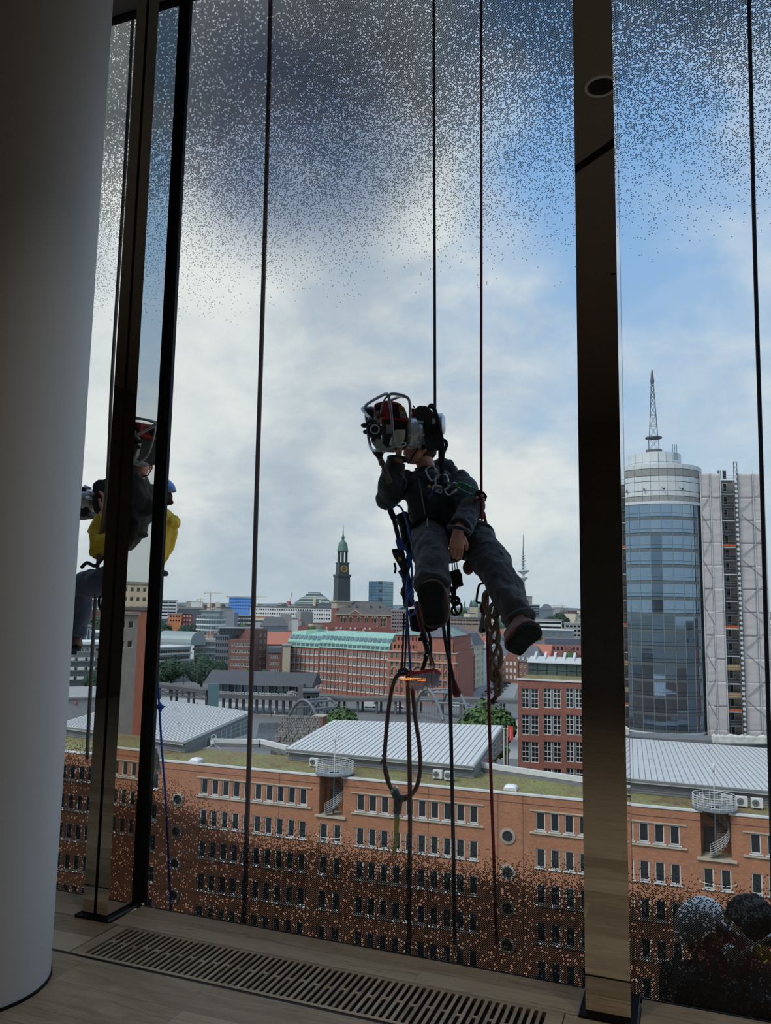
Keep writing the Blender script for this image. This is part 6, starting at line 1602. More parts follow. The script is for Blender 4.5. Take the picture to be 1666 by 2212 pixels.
T, f = block('dark_red_roof_rows', 'long dark red tiled house with gables below the church', 'building', 697, 812, 1372, 560, BRB, 14, 1, 1.3, 1.4, 14, fr=0, gm=FRAME_W, roof='gable', rh=8.5, roofm=mat('dark_red_tiles', (112, 66, 60), 0.85, var=0.15))
for i in range(22): MB().box(f.p(f.w * (i + .5) / 22, 1.2 + 2.4 * (i % 2), f.z1 + 1.8 + 3.0 * (i % 2)), (1.3, 1.4, 1.2), f.R3()).build('dormer', FRAME_W if i % 3 else BRB, T, wm=ID)
for px_ in (706, 785):
    u = f.hit(px_, 1370)[0]; MB().prism([f.p(u - 3.2, -1.2, f.z1 - 1), f.p(u + 3.2, -1.2, f.z1 - 1), f.p(u, -1.2, f.z1 + 4.8)], f.ey * 6).build('gable', STONE, T, wm=ID)
    MB().prism([f.p(u - 2.2, -1.4, f.z1 - .7), f.p(u + 2.2, -1.4, f.z1 - .7), f.p(u, -1.4, f.z1 + 3.4)], f.ey * .3).build('gable_field', BRB, T, wm=ID)
# far left, seen past the column
T, f = block('balcony_apartments', 'dark grey apartments with white balconies and flat white roof', 'building', 120, 235, 1392, 300, mat('dark_grey_render', (104, 106, 106), 0.85, var=0.08), 9, 4, 1.7, 1.5, 16, pitch=3.3, fr=0.14, nv=2, fm=FRAME_W, roof='flat', rh=0.9, roofm=WHITE_R)
for i in range(5):
    for r in range(1, 4): MB().box(f.p(f.w * (i + .6) / 5.2, -0.7, f.z1 - 3.3 * r - 1.8), (2.4, 1.2, 1.0), f.R3()).build('balcony', FRAME_W, T, wm=ID)
block('grey_lift_head', 'grey roof house with tall lift shaft behind the balcony apartments', 'building', 150, 232, 1368, 356, CONC, 6, 1, 3, 1.4, 16, fr=0, gm=PANE_B, roof='flat', rh=0.8, roofm=WHITE_R)
block('lift_shaft', 'plain pale blue-grey lift shaft on the roofs', 'tower', 186, 198, 1354, 339, mat('pale_shaft', (150, 158, 164), 0.8), 2, 1, .3, 6, 5, fr=0, gm=PANE_B, roof='flat', rh=0.4)
T, f = block('concrete_wharf', 'low concrete wharf building with a red number sign', 'wharf', 120, 240, 1508, 190, CONC, 0, 0, depth=22, roof='flat', rh=0.3)
u, z = f.hit(163, 1517); MB().box(f.p(u, -.1, z), (.6, .1, .9), f.R3()).build('number_sign', mat('sign_red', (206, 90, 74), .7), T, wm=ID); MB().torus(f.p(u, -.2, z), .18, .05, axis=-f.ey, seg=12, sides=4, sy=1.5).build('number', FRAME_W, T, wm=ID)
u, z = f.hit(195, 1528); MB().box(f.p(u, -.1, z), (.6, .1, .7), f.R3()).build('number_sign', FRAME_W, T, wm=ID)

# ================================================================== trees
for (px_, yt, D, wpx, lab, m_, n) in (
    (1048, 1512, 186, 124, 'big round green tree beside the arch bridge', LEAF, 5200), (738, 1521, 215, 84, 'bushy green tree behind the wide zinc roof', LEAF, 3600),
    (438, 1408, 385, 66, 'tall dark tree between the ship-like office and the station', LEAF_D, 2000), (476, 1420, 372, 34, 'dark tree against the grey slab office', LEAF_D, 1200), (372, 1416, 380, 56, 'broad dark tree beside the black mullion joint', LEAF_D, 1800), (398, 1425, 370, 34, 'smaller dark tree in front of the barrel roof office', LEAF_D, 900),
    (535, 1440, 372, 44, 'light green tree in front of the brown slab office', LEAF, 1200), (572, 1444, 366, 32, 'light green tree at the foot of the stair wing', LEAF, 900), (612, 1447, 368, 36, 'green tree at the foot of the bare gable wall', LEAF_D, 900), (652, 1449, 352, 32, 'green tree below the curved warehouse', LEAF_D, 800),
    (1210, 1318, 900, 40, 'dark tree on the far side of the red roofs', LEAF_D, 700), (1190, 1328, 880, 30, 'dark tree above the banded white office', LEAF_D, 500), (1232, 1403, 430, 40, 'green tree behind the glass penthouse', LEAF, 900),
    (350, 1338, 700, 44, 'dark trees left of the orange house', LEAF_D, 700), (398, 1346, 690, 36, 'dark tree below the red flats', LEAF_D, 600), (420, 1342, 700, 30, 'dark tree beside the ship-like office', LEAF_D, 500),
    (700, 1346, 600, 30, 'green tree left of the dark red roofs', LEAF, 500), (674, 1349, 640, 26, 'green tree behind the copper stair head', LEAF, 500), (716, 1340, 700, 22, 'dark tree against the church base', LEAF_D, 400),
    (525, 1344, 560, 40, 'olive green tree below the dark balcony flats', LEAF, 500), (580, 1338, 660, 28, 'green tree behind the domed grey hall', LEAF_D, 400), (212, 1326, 800, 60, 'hillside tree seen past the column', LEAF_D, 600), (190, 1342, 700, 50, 'green tree above the lift shaft', LEAF, 500),
    (225, 1338, 720, 40, 'dark tree behind the pale roofs', LEAF_D, 400), (200, 1450, 280, 40, 'small tree under the white balconies', LEAF_D, 500), (1160, 1364, 600, 24, 'green tree before the low pavilion', LEAF, 300), (1092, 1612, 118, 14, 'small shrub at the corner of the zinc-roofed hall', LEAF, 400), (970, 1332, 900, 26, 'dark tree among the red roofs', LEAF_D, 300)):
    tree(px_, yt, D, wpx, lab, m_, n)

# ================================================================== cranes
def crane(px_, ytop, D, jl, jr, label, ymast=1330):
    a = at_d(px_, ytop, D); k = D / F_PX
    T = thing('tower_crane', label, 'crane', (a.x, a.y, ZG), 0, 'tower cranes on the skyline')
    YEL = mat('crane_yellow', (196, 180, 132), 0.7, var=0.1)
    ex = V((math.cos(YAW), math.sin(YAW), 0)); w = 1.1 * k
    MB().bar((a.x, a.y, ZG), (a.x, a.y, a.z), w).build('mast', mat('crane_red_white', (190, 130, 116), .7, var=.5, scale=.12), T, wm=ID)
    MB().bar(a - ex * jl * k, a + ex * jr * k, w * .8).build('jib', YEL, T, wm=ID)
    MB().bar(a, a + V((0, 0, 3 * k)), w * .7).build('peak', YEL, T, wm=ID)
    for s_ in (-jl * .8, jr * .6): MB().bar(a + V((0, 0, 3 * k)), a + ex * s_ * k, .25 * k).build('stay', YEL, T, wm=ID)
    MB().box(a - ex * (jl * .9) * k - V((0, 0, 1.2 * k)), (2.4 * k, 1.5 * k, 2 * k)).build('counterweight', CONC, T, wm=ID)
crane(455, 1281, 1300, 14, 24, 'red and white tower crane left of the blue facade'); crane(433, 1295, 1900, 8, 9, 'small distant tower crane beside the cream tower block'); crane(553, 1289, 1350, 66, 24, 'tower crane with long jib over the blue facade'); crane(1215, 1309, 1700, 27, 8, 'tower crane right of the slab tower')
a, b = at_d(627, 1302, 1200), at_d(630, 1280, 1200); T = thing('luffing_crane', 'slanting pink-red crane jib left of the terraced building', 'crane', (a.x, a.y, ZG)); MB().bar((a.x, a.y, ZG), a, 1.2).build('mast', MATS['crane_red_white'], T, wm=ID); MB().bar(a, b, 1.0).build('jib', mat('crane_red', (186, 110, 110), .7), T, wm=ID); q = at_d(624, 1303, 1200); MB().box(q, (4, 4, 6)).build('cab', mat('crane_red', (186, 110, 110)), T, wm=ID)

# ================================================================== old-town houses as individuals, then the distant roofs
rnd = random.Random(11)
HW_ = [CREAM, WHITE_R, BRB, CONC, mat('ochre_render', (190, 166, 126), .85), OB]
HR_ = [RTILE, RTILE, RTILE, mat('dark_red_tiles', (112, 66, 60)), SLATE, mat('bright_roof_tiles', (196, 104, 76))]
wn_ = ['cream', 'white', 'brown brick', 'grey', 'ochre', 'red brick']; rn_ = ['red tiled', 'red tiled', 'red tiled', 'dark red tiled', 'slate', 'orange tiled']
def house(px_, D, w, h, dpt, rh, wi, ri, turn, front):
    c = at_d(px_, 1320, D); b = math.atan2(c.y, c.x) - math.pi / 2 + turn
    if not claim(c.x - math.sin(b) * dpt / 2, c.y + math.cos(b) * dpt / 2, max(w, dpt) * .64): return
    ex = V((math.cos(b), math.sin(b), 0)); A = V((c.x, c.y, 0)) - ex * w / 2
    f = Fac(A, A + ex * w, ZG, ZG + h)
    where = 'below the church' if px_ < 900 else ('below the television tower' if px_ < 1260 else ('behind the scaffolded wing' if px_ < 2000 else 'past the brick office'))
    if px_ < 640: where = 'left of the church'
    T = thing('old_town_house', '%s %s house with %s%s roof %s' % ('broad' if w > 17 else ('narrow' if w < 14 else 'plain'), wn_[wi], 'steep ' if rh > 6.5 else 'low ', rn_[ri] + (' gabled' if front else ''), where), 'house', (c.x, c.y, ZG), b, 'roofs of the old town')
    MB().box(f.p(w / 2, dpt / 2, ZG + h / 2), (w, dpt, h), f.R3()).build('wall', HW_[wi], T, wm=ID)
    if front: MB().prism([f.p(-.3, -.3, f.z1), f.p(w + .3, -.3, f.z1), f.p(w / 2, -.3, f.z1 + rh)], f.ey * (dpt + .6)).build('roof', HR_[ri], T, wm=ID)
    else: MB().prism([f.p(-.3, -.3, f.z1), f.p(-.3, dpt + .3, f.z1), f.p(-.3, dpt / 2, f.z1 + rh)], f.ex * (w + .6)).build('roof', HR_[ri], T, wm=ID)
    n = max(2, int(w / 3.2)); wmb = MB()
    for i in range(n):
        for r in range(2): wmb.box(f.p(w * (i + .5) / n, -.05, f.z1 - 1.6 - 3.2 * r), (1.1, .2, 1.5), f.R3())
    wmb.build('windows', FRAME_W if wi in (2, 5) else PANE, T, wm=ID)
    MB().box(f.p(w * .3, dpt * .45, f.z1 + rh * .8), (1.0, 1.0, rh * .9), f.R3()).build('chimney', BRB, T, wm=ID)
for D in (470, 520, 575, 635, 700, 770, 850):
    for px_ in range(1080 if D < 560 else 985, 1260, 26):
        house(px_ + rnd.uniform(-8, 8), D + rnd.uniform(-20, 20), rnd.uniform(12, 22), rnd.uniform(10, 15), rnd.uniform(10, 13), rnd.uniform(5, 8), rnd.randrange(6), rnd.randrange(6), rnd.uniform(-.5, .5), rnd.random() < .3)
for D in (600, 660, 730, 800):
    for px_ in range(770, 985, 30): house(px_ + rnd.uniform(-9, 9), D + rnd.uniform(-20, 20), rnd.uniform(12, 20), rnd.uniform(9, 13), 12, rnd.uniform(5, 8), rnd.randrange(6), rnd.randrange(6), rnd.uniform(-.5, .5), rnd.random() < .3)
for D in (560, 640, 730, 820, 900):
    for px_ in range(350, 720, 38): house(px_ + rnd.uniform(-12, 12), D + rnd.uniform(-25, 25), rnd.uniform(14, 28), rnd.uniform(9, 14), 12, rnd.uniform(3, 6), rnd.choice((0, 1, 2, 3, 3)), rnd.choice((0, 3, 4, 4)), rnd.uniform(-.5, .5), rnd.random() < .25)
for D in (240, 330, 450, 600, 800):
    for px_ in range(1655, 1790, 32): house(px_, D, rnd.uniform(16, 24), rnd.uniform(14, 24), 14, 5, rnd.choice((2, 3, 3, 5)), 4, rnd.uniform(-.3, .3), False)
block('beige_grid_offices', 'beige office block with square windows, mirrored in the split mullion', 'building', 3250, 3900, 1290, 330, CREAM, 14, 6, 1.8, 1.7, 16, D2=300, pitch=3.6, fr=0.12, fm=FRAME_W, roof='flat', rh=1.0)
block('concrete_cube', 'plain concrete block with flat roof, mirrored in the split mullion', 'building', 3500, 4000, 1420, 170, CONC, 7, 2, 2.0, 1.5, 14, D2=150, pitch=4, fr=0.1, fm=FRAME_W, roof='flat', rh=0.6)
block('red_brick_shed', 'long red brick shed with ribbon windows, mirrored in the split mullion', 'building', 2900, 3500, 1380, 240, OB, 10, 2, 2.6, 1.6, 14, D2=220, pitch=4, fr=0.1, fm=FRAME_W, roof='flat', rh=0.8, roofm=SLATE)
for D in (420, 520, 640, 780):
    for px_ in range(2900, 4600, 210): house(px_ + rnd.uniform(-60, 60), D + rnd.uniform(-20, 20), rnd.uniform(16, 30), rnd.uniform(12, 24), 14, rnd.uniform(3, 6), rnd.randrange(6), rnd.randrange(6), rnd.uniform(-.5, .5), rnd.random() < .2)
dm = MB(); mats_d = [CREAM, WHITE_R, CONC, SLATE, RTILE, BRB, LEAF_D]
for i in range(7600):
    D = 930 * (1 + 5.5 * rnd.random() ** 1.7); px_ = rnd.uniform(-250, 1950) if i < 5200 else 833 + F_PX * math.tan(rnd.uniform(.6, 1.28)); c = at_d(px_, 1320, D)
    if D < 2950 and any((c.x - a_) ** 2 + (c.y - b_) ** 2 < (q_ + 22) ** 2 for a_, b_, q_ in FOOT): continue
    k = rnd.randrange(10)
    b = rnd.uniform(0, 3.14); h = rnd.uniform(9, 22) * (1.0 + (rnd.random() < .06) * 0.9) ; w = rnd.uniform(14, 40); d_ = rnd.uniform(10, 18)
    if k >= 7:
        dm.mat(6).ball((c.x, c.y, ZG + h * .45), (w * .5, w * .5, h * .55), seg=7, rn=5)
    else:
        dm.mat(rnd.choice((0, 1, 2, 2, 5))).box((c.x, c.y, ZG + h / 2), (w, d_, h), Matrix.Rotation(b, 3, 'Z'))
        dm.mat(rnd.choice((3, 3, 4, 2))).box((c.x, c.y, ZG + h + .8), (w * .9, d_ * .8, 1.6), Matrix.Rotation(b, 3, 'Z'))
me = dm.mesh('distant_roofs', mats_d, fixn=False); o = bpy.data.objects.new('distant_roofs', me); COL.objects.link(o); WM[o.name] = ID.copy()
tag(o, 'sea of small distant houses and trees reaching to the horizon', 'rooftops', kind='stuff')
hl = MB()
for i in range(110):
    c = at_d(833 + F_PX * math.tan(-.65 + .0185 * i), 1320, 7200); hl.ball((c.x, c.y, ZG - 20), (420, 420, 52 + 26 * noise.noise(V((i * .35, 0, 3)))), seg=10, rn=8)
o = hl.build('hills', mat('far_hills', (96, 112, 116), .95, var=.2, scale=.005), origin=(0, 7000, ZG), smooth=True); o['kind'] = 'structure'; tag(o, 'low wooded hills along the horizon')
# ================================================================== rope access workers and their gear (all outside the glass)
G = at_y
FH = V((FW.x, FW.y, 0)).normalized()      # away from the camera, level
UZ = V((0, 0, 1))
SKIN = mat('weathered_skin', (236, 168, 144), 0.55, var=0.12, scale=30, bump=0.15, bscale=120)
JACKET = mat('black_work_jacket', (62, 63, 68), 0.85, var=0.18, scale=9, bump=0.5, bscale=28, sheen=0.2)
TROUS = mat('charcoal_work_trousers', (72, 71, 73), 0.85, var=0.16, scale=9, bump=0.5, bscale=24, sheen=0.2)
NAVY = mat('blue_grey_trousers', (88, 93, 112), 0.85, var=0.14, scale=9, bump=0.5, bscale=24, sheen=0.2)
YELLOW = mat('yellow_jacket', (250, 204, 56), 0.75, var=0.12, scale=9, bump=0.4, bscale=24)
MAROON = mat('maroon_jacket', (122, 56, 60), 0.85, var=0.15, scale=9, bump=0.4, bscale=24)
LEATHER = mat('worn_brown_leather', (126, 88, 76), 0.6, var=0.3, scale=18, bump=0.3, bscale=60)
RUBBER = mat('black_rubber', (22, 21, 21), 0.85, var=0.3, scale=40, bump=0.6, bscale=70)
WEB = mat('black_webbing', (24, 24, 26), 0.8, var=0.2, scale=60)
ALU = mat('bare_aluminium', (222, 225, 226), 0.35, metal=0.6, var=0.12, scale=20)
TUBE = mat('dark_steel_tube', (168, 172, 174), 0.32, metal=0.7, var=0.15, scale=20)
HAIR = mat('grey_brown_hair', (92, 78, 66), 0.9, var=0.4, scale=60)
def rope_mat(name, c1, c2, scale=55.0, rough=0.8):
    m = bpy.data.materials.new(name); m.use_nodes = True; t = NT(m.node_tree)
    b = t.n('ShaderNodeBsdfPrincipled'); out = t.n('ShaderNodeOutputMaterial'); t.t.links.new(b.outputs[0], out.inputs[0])
    P = t.n('ShaderNodeTexCoord').outputs['Object']
    w1 = t.n('ShaderNodeTexWave', wave_type='BANDS', bands_direction='DIAGONAL'); t.put(w1.inputs['Vector'], P); w1.inputs['Scale'].default_value = scale; w1.inputs['Distortion'].default_value = 1.0
    c = t.mix(w1.outputs['Fac'], lin(c1), lin(c2)); t.put(b.inputs['Base Color'], c); b.inputs['Roughness'].default_value = rough
    bn = t.n('ShaderNodeBump'); bn.inputs['Strength'].default_value = 0.4; bn.inputs['Distance'].default_value = 0.002
    t.put(bn.inputs['Height'], w1.outputs['Fac']); t.t.links.new(bn.outputs[0], b.inputs['Normal'])
    return m
ROPE_B = rope_mat('black_rope', (30, 30, 36), (66, 62, 72)); ROPE_R = rope_mat('dark_red_rope', (158, 38, 40), (84, 30, 36)); ROPE_G = rope_mat('grey_brown_rope', (92, 80, 72), (140, 128, 118)); ROPE_S = rope_mat('brown_chain_rope', (110, 92, 70), (150, 132, 108))
HOSE = mat('brown_rubber_hose', (104, 74, 68), 0.6, var=0.2, scale=14); HOSE_BL = mat('blue_hose', (38, 96, 186), 0.45, var=0.1, scale=20)

def spline(pts, n=10):
    """Catmull-Rom through points"""
    P = [V(p) for p in pts]; P = [P[0] * 2 - P[1]] + P + [P[-1] * 2 - P[-2]]; out = []
    for i in range(1, len(P) - 2):
        for k in range(n):
            t_ = k / n; a, b, c, d = P[i - 1], P[i], P[i + 1], P[i + 2]
            out.append(0.5 * ((2 * b) + (c - a) * t_ + (2 * a - 5 * b + 4 * c - d) * t_ ** 2 + (3 * b - a - 3 * c + d) * t_ ** 3))
    out.append(P[-2]); return out
def rope(name, label, cat, pts, r, m, y=4.7, group=None, parent=None, seg=8, n=10):
    W = [G(p[0], p[1], p[2] if len(p) > 2 else y) for p in pts]
    S = spline(W, n)
    o = MB().tube(S, r, seg).build(name, m, parent, smooth=True, origin=None if parent else W[-1])
    if parent is None: tag(o, label, cat, group)
    return o
def organic(name, mb, m, parent, voxel=0.008, smooth=6, fold=0.0, fscale=0.12, origin=None):
    o = mb.build(name, m, parent, smooth=True, origin=origin)
    md = o.modifiers.new('union', 'REMESH'); md.mode = 'VOXEL'; md.voxel_size = voxel; md.use_smooth_shade = True
    if smooth:
        sm = o.modifiers.new('soften', 'SMOOTH'); sm.factor = 0.5; sm.iterations = smooth
    if fold:
        tx = bpy.data.textures.new('cloth_folds', 'CLOUDS'); tx.noise_scale = fscale; tx.noise_depth = 2
        dp = o.modifiers.new('folds', 'DISPLACE'); dp.texture = tx; dp.strength = fold; dp.mid_level = 0.5; dp.texture_coords = 'LOCAL'
        t2_ = bpy.data.textures.new('cloth_creases', 'MARBLE'); t2_.noise_scale = fscale * 1.7; t2_.turbulence = 9.0; t2_.noise_depth = 2
        d2_ = o.modifiers.new('creases', 'DISPLACE'); d2_.texture = t2_; d2_.strength = fold * 0.5; d2_.mid_level = 0.5; d2_.texture_coords = 'LOCAL'
    return o
def bev(o, w=0.006, seg=2):
    md = o.modifiers.new('rounded_edges', 'BEVEL'); md.width = w; md.segments = seg; md.limit_method = 'ANGLE'; md.angle_limit = math.radians(35)
    return o
def zp(zx, zy): return 770 + zx / 7.933, 840 + zy / 7.933
def slabpx(pts, y, dy, conv=None):
    """outline given in photo pixels, standing at depth y with thickness dy (pushed away from the camera)"""
    P = [G(*(conv(*p) if conv else p), y) for p in pts]
    return MB().prism(P, FH * dy)

def add_hand(mb, wrist, d, pn, side, curl=0.6, s=1.0):
    """palm + four fingers + thumb; d finger direction, pn palm normal (side the fingers curl to), side +1/-1 thumb side"""
    d, pn = V(d).normalized(), V(pn).normalized(); pn = (pn - d * pn.dot(d)).normalized(); lat = d.cross(pn) * side
    w = V(wrist)
    mb.loft([(w - d * 0.02, .029 * s, .021 * s, lat, pn), (w + d * .02 * s, .035 * s, .018 * s, lat, pn), (w + d * .06 * s, .043 * s, .017 * s, lat, pn), (w + d * .092 * s, .042 * s, .014 * s, lat, pn)], 14)
    for k, (off, L) in enumerate(((.031, .072), (.0105, .08), (-.0105, .074), (-.031, .058))):
        p = w + d * .086 * s + lat * off * s; pts = [p - d * .02]; a = 0.15
        for seg_, fr_ in enumerate((.45, .32, .25)):
            a += curl * (0.75 if seg_ else 0.55); p = p + (d * math.cos(a) + pn * math.sin(a)) * L * fr_ * s; pts.append(p)
        mb.tube(pts, [.0105 * s, .0100 * s, .0092 * s, .0075 * s], 9)
    p = w + d * .022 * s + lat * .03 * s; q = p + (d * .75 + lat * .55 + pn * .35).normalized() * .045 * s; q2 = q + (d * .85 + lat * .05 + pn * .5 * curl).normalized() * .035 * s
    mb.tube([p - lat * .015, p, q, q2], [.014 * s, .0145 * s, .0115 * s, .009 * s], 9)
def add_head(mb, c, f, u, s=1.0):
    """skull, jaw, nose, lips, brow, ears; f facing, u up"""
    f = V(f).normalized(); u = (V(u) - f * V(u).dot(f)).normalized(); l = u.cross(f); R = Matrix((l, f, u)).transposed(); c = V(c)
    def P(x, y, z): return c + R @ V((x * s, y * s, z * s))
    mb.ball(P(0, -.012, .025), (.078 * s, .098 * s, .098 * s), R, 22, 16)
    mb.ball(P(0, .026, -.035), (.061 * s, .066 * s, .085 * s), R, 20, 14)
    mb.ball(P(0, .052, -.088), (.034 * s, .030 * s, .026 * s), R, 14, 10)       # chin
    mb.tube([P(0, .086, .012), P(0, .103, -.014), P(0, .108, -.030), P(0, .088, -.040)], [.010 * s, .012 * s, .016 * s, .010 * s], 10)
    for k in (-1, 1):
        mb.ball(P(.013 * k, .092, -.034), .011 * s, R, 10, 8)                   # nostrils
        mb.ball(P(.033 * k, .070, .024), (.024 * s, .014 * s, .009 * s), R, 12, 8)   # brows
        mb.ball(P(.044 * k, .055, -.022), (.022 * s, .022 * s, .020 * s), R, 12, 8)  # cheeks
        mb.ball(P(.079 * k, -.006, -.012), (.010 * s, .020 * s, .033 * s), R, 10, 8)  # ears
        mb.tube([P(.083 * k, .004, -.03), P(.09 * k, -.012, -.005), P(.088 * k, -.008, .018), P(.082 * k, .006, .014)], .006 * s, 7)
    mb.ball(P(0, .082, -.060), (.025 * s, .012 * s, .006 * s), R, 12, 8); mb.ball(P(0, .080, -.070), (.022 * s, .012 * s, .006 * s), R, 12, 8)  # lips
    return P, R
def add_face_parts(P, R, parent, s=1.0):
    for k in (-1, 1):
        e = MB().ball(P(.032 * k, .071, .005), .0125 * s, R, 12, 8).build('eye', mat('eye_white', (222, 216, 208), 0.25, var=0), parent, smooth=True)
        MB().ball(P(.032 * k, .0805, .005), .0055 * s, R, 10, 8).build('iris', mat('brown_iris', (50, 40, 32), 0.2, var=0), e, smooth=True)
def helmet(parent, P, R, m, s=1.0, brim=True, mark=None):
    mb = MB(); secs = []
    for i in range(9):
        a = math.pi / 2 * i / 8; k = math.cos(a)
        secs.append((P(0, -.012, .035 + .105 * math.sin(a)), (.098 * k + .002) * s, (.122 * k + .002) * s, R @ V((1, 0, 0)), R @ V((0, 1, 0)), 2.2))
    mb.loft(secs, 28); h = mb.build('helmet', m, parent, smooth=True)
    if brim: MB().torus(P(0, -.010, .036), .112 * s, .007 * s, axis=R @ V((0, 0, 1)), sx=.88, sy=1.10, ref=R @ V((0, 1, 0)), seg=32, sides=6).build('helmet_rim', m, h, smooth=True)
    for k in (-1, 1):
        MB().tube([P(.088 * k, .02, .03), P(.085 * k, .03, -.04), P(.045 * k, .05, -.105), P(0, .045, -.118)], .0055 * s, 6).build('chin_strap', WEB, h, smooth=True)
        for v_ in range(2): MB().ball(P(.092 * k, -.03 + .05 * v_, .075), (.006, .02, .008), R, 8, 6).build('vent', RUBBER, h, smooth=True)
    return h

def boot(parent, toe, heel, nrm, ankle, w=.055, label=None):
    """sole pressed outline from heel to toe; nrm points out of the sole"""
    toe, heel, nrm, ankle = V(toe), V(heel), V(nrm).normalized(), V(ankle)
    ax = (toe - heel); L = ax.length; ax.normalize(); nrm = (nrm - ax * nrm.dot(ax)).normalized(); lat = ax.cross(nrm)
    prof = [(-.02, .0), (.0, .60), (.10, .78), (.25, .80), (.40, .74), (.55, .86), (.72, 1.0), (.85, .92), (.95, .62), (1.0, .0)]
    out = [heel + ax * L * a + lat * w * b for a, b in prof] + [heel + ax * L * a - lat * w * b for a, b in prof[-2:0:-1]]
    o = MB().prism([q + nrm * .006 for q in out], -nrm * .034).build('boot_sole', RUBBER, parent); bev(o, .006, 2)
    for i in range(6):
        a = .08 + .16 * i
        if abs(a - .45) < .08: continue
        MB().box(heel + ax * L * a + nrm * .004, (w * 1.3, .016, .010), Matrix((lat, ax, nrm)).transposed()).build('tread_lug', RUBBER, o)
    b0 = heel - nrm * .02
    up = MB(); K = -nrm
    up.loft([(heel + ax * L * .48 + K * .02, L * .56, w * 1.10, ax, lat, 2.6), (heel + ax * L * .47 + K * .05, L * .53, w * 1.06, ax, lat, 2.5), (heel + ax * L * .38 + K * .078, L * .38, w * .80, ax, lat, 2.2), (heel + ax * L * .26 + K * .11, L * .27, w * .74, ax, lat), (heel.lerp(ankle, .75) + ax * .04 + K * .02, L * .21, w * .78, ax, lat), (ankle, L * .20, w * .82, ax, lat)], 24)
    u = organic('boot', up, LEATHER, parent, .006, 4, .004, .05)
    for i in range(5):
        for k in (-1, 1):
            q = heel + ax * L * (.52 - .045 * i) + K * (.078 + .018 * i) + lat * k * .018
            MB().ball(q + ax * .012, .005, seg=8, rn=6).build('eyelet', ALU, u)
        MB().tube([heel + ax * L * (.56 - .045 * i) + K * (.082 + .018 * i) + lat * .02, heel + ax * L * (.54 - .045 * i) + K * (.092 + .018 * i), heel + ax * L * (.56 - .045 * i) + K * (.082 + .018 * i) - lat * .02], .0035, 5).build('lace', WEB, u)
    return u

# ------------------------------------------------------------------ main worker
hc = G(907, 965, 4.82)
fdir = -RT * 0.93 - FH * 0.22 + UZ * 0.22
body = MB()
P, Rh = add_head(body, hc, fdir, UZ + RT * 0.12, 1.08)
neck0 = G(922, 1012, 4.86)
body.tube([hc + UZ * -.06 + RT * .02, neck0, G(930, 1040, 4.86)], [.058, .062, .075], 14)
body.loft([(G(955, 1160, 4.86), .13, .09, RT, FH), (G(945, 1110, 4.86), .13, .10, RT, FH), (G(935, 1050, 4.86), .15, .10, RT, FH), (G(928, 1024, 4.86), .08, .07, RT, FH)], 18)
rw = G(861, 988, 4.62); lw = G(990, 1146, 4.45)
body.tube([G(872, 1042, 4.82), G(838, 1074, 4.70), rw], [.045, .042, .034], 12); body.tube([G(995, 1046, 4.84), G(1020, 1098, 4.66), lw], [.045, .042, .034], 12)
add_hand(body, rw + UZ * .012, UZ * 1.0 + RT * .12 - FH * .1, FH * -.2 + RT * -.6, -1, .45)
add_hand(body, lw - UZ * .012, -UZ * .95 - RT * .10 - FH * .1, FH * .9 - UZ * .1, 1, .55, 1.08)
LEG_L = [(924, 1138, 4.82, .112), (931, 1172, 4.60, .116), (934, 1214, 4.40, .108), (932, 1264, 4.28, .100)]
LEG_R = [(1008, 1150, 4.84, .125), (1042, 1188, 4.70, .125), (1074, 1236, 4.54, .110), (1098, 1285, 4.45, .098), (1124, 1338, 4.37, .088)]
for LG in (LEG_L, LEG_R): body.tube([G(*q[:3]) for q in LG], [q[3] * .6 for q in LG], 12)
worker = organic('person', body, SKIN, None, .0045, 3, origin=G(955, 1165, 4.86))
tag(worker, 'worker in black jacket hanging on ropes, steadying a petrol winch beside his face', 'person', 'rope access workers outside the glass')
add_face_parts(P, Rh, worker)
hr = MB(); hr.ball(P(0, -.020, .022), (.083, .100, .090), Rh, 18, 12); hr.ball(P(0, -.05, -.02), (.074, .065, .06), Rh, 16, 10)
organic('hair', hr, HAIR, worker, .007, 2, .01, .03)
hm_ = helmet(worker, P, Rh, mat('red_helmet_shell', (168, 40, 40), 0.35, var=0.05, coat=0.4))
for i in range(4):   # white lettering strokes on the helmet
    a = -.5 + .28 * i
    MB().tube([P(.095 * math.sin(a) , -.012 + .119 * math.cos(a), .052), P(.092 * math.sin(a + .06), -.012 + .115 * math.cos(a + .06), .068), P(.094 * math.sin(a + .13), -.012 + .118 * math.cos(a + .13), .052)], .0035, 5).build('helmet_lettering', FRAME_W, hm_)
# jacket
jk = MB()
jk.loft([(G(960, 1162, 4.86), .168, .135, RT, FH, 2.4), (G(950, 1138, 4.86), .185, .150, RT, FH, 2.4), (G(942, 1102, 4.86), .190, .155, RT, FH, 2.4), (G(936, 1066, 4.86), .198, .148, RT, FH, 2.4), (G(933, 1040, 4.87), .200, .125, RT, FH, 2.3), (G(930, 1024, 4.87), .145, .100, RT, FH), (G(927, 1018, 4.86), .082, .080, RT, FH)], 28)
jk.tube([G(880, 1038, 4.84), G(862, 1052, 4.78), G(838, 1074, 4.70), G(841, 1045, 4.66), G(859, 994, 4.63)], [.092, .090, .084, .078, .070], 18)
jk.tube([G(985, 1040, 4.85), G(1002, 1062, 4.80), G(1018, 1096, 4.67), G(1008, 1120, 4.57), G(993, 1142, 4.47)], [.095, .092, .084, .078, .074], 18)
jacket = organic('jacket', jk, JACKET, worker, .008, 4, .030, .09)
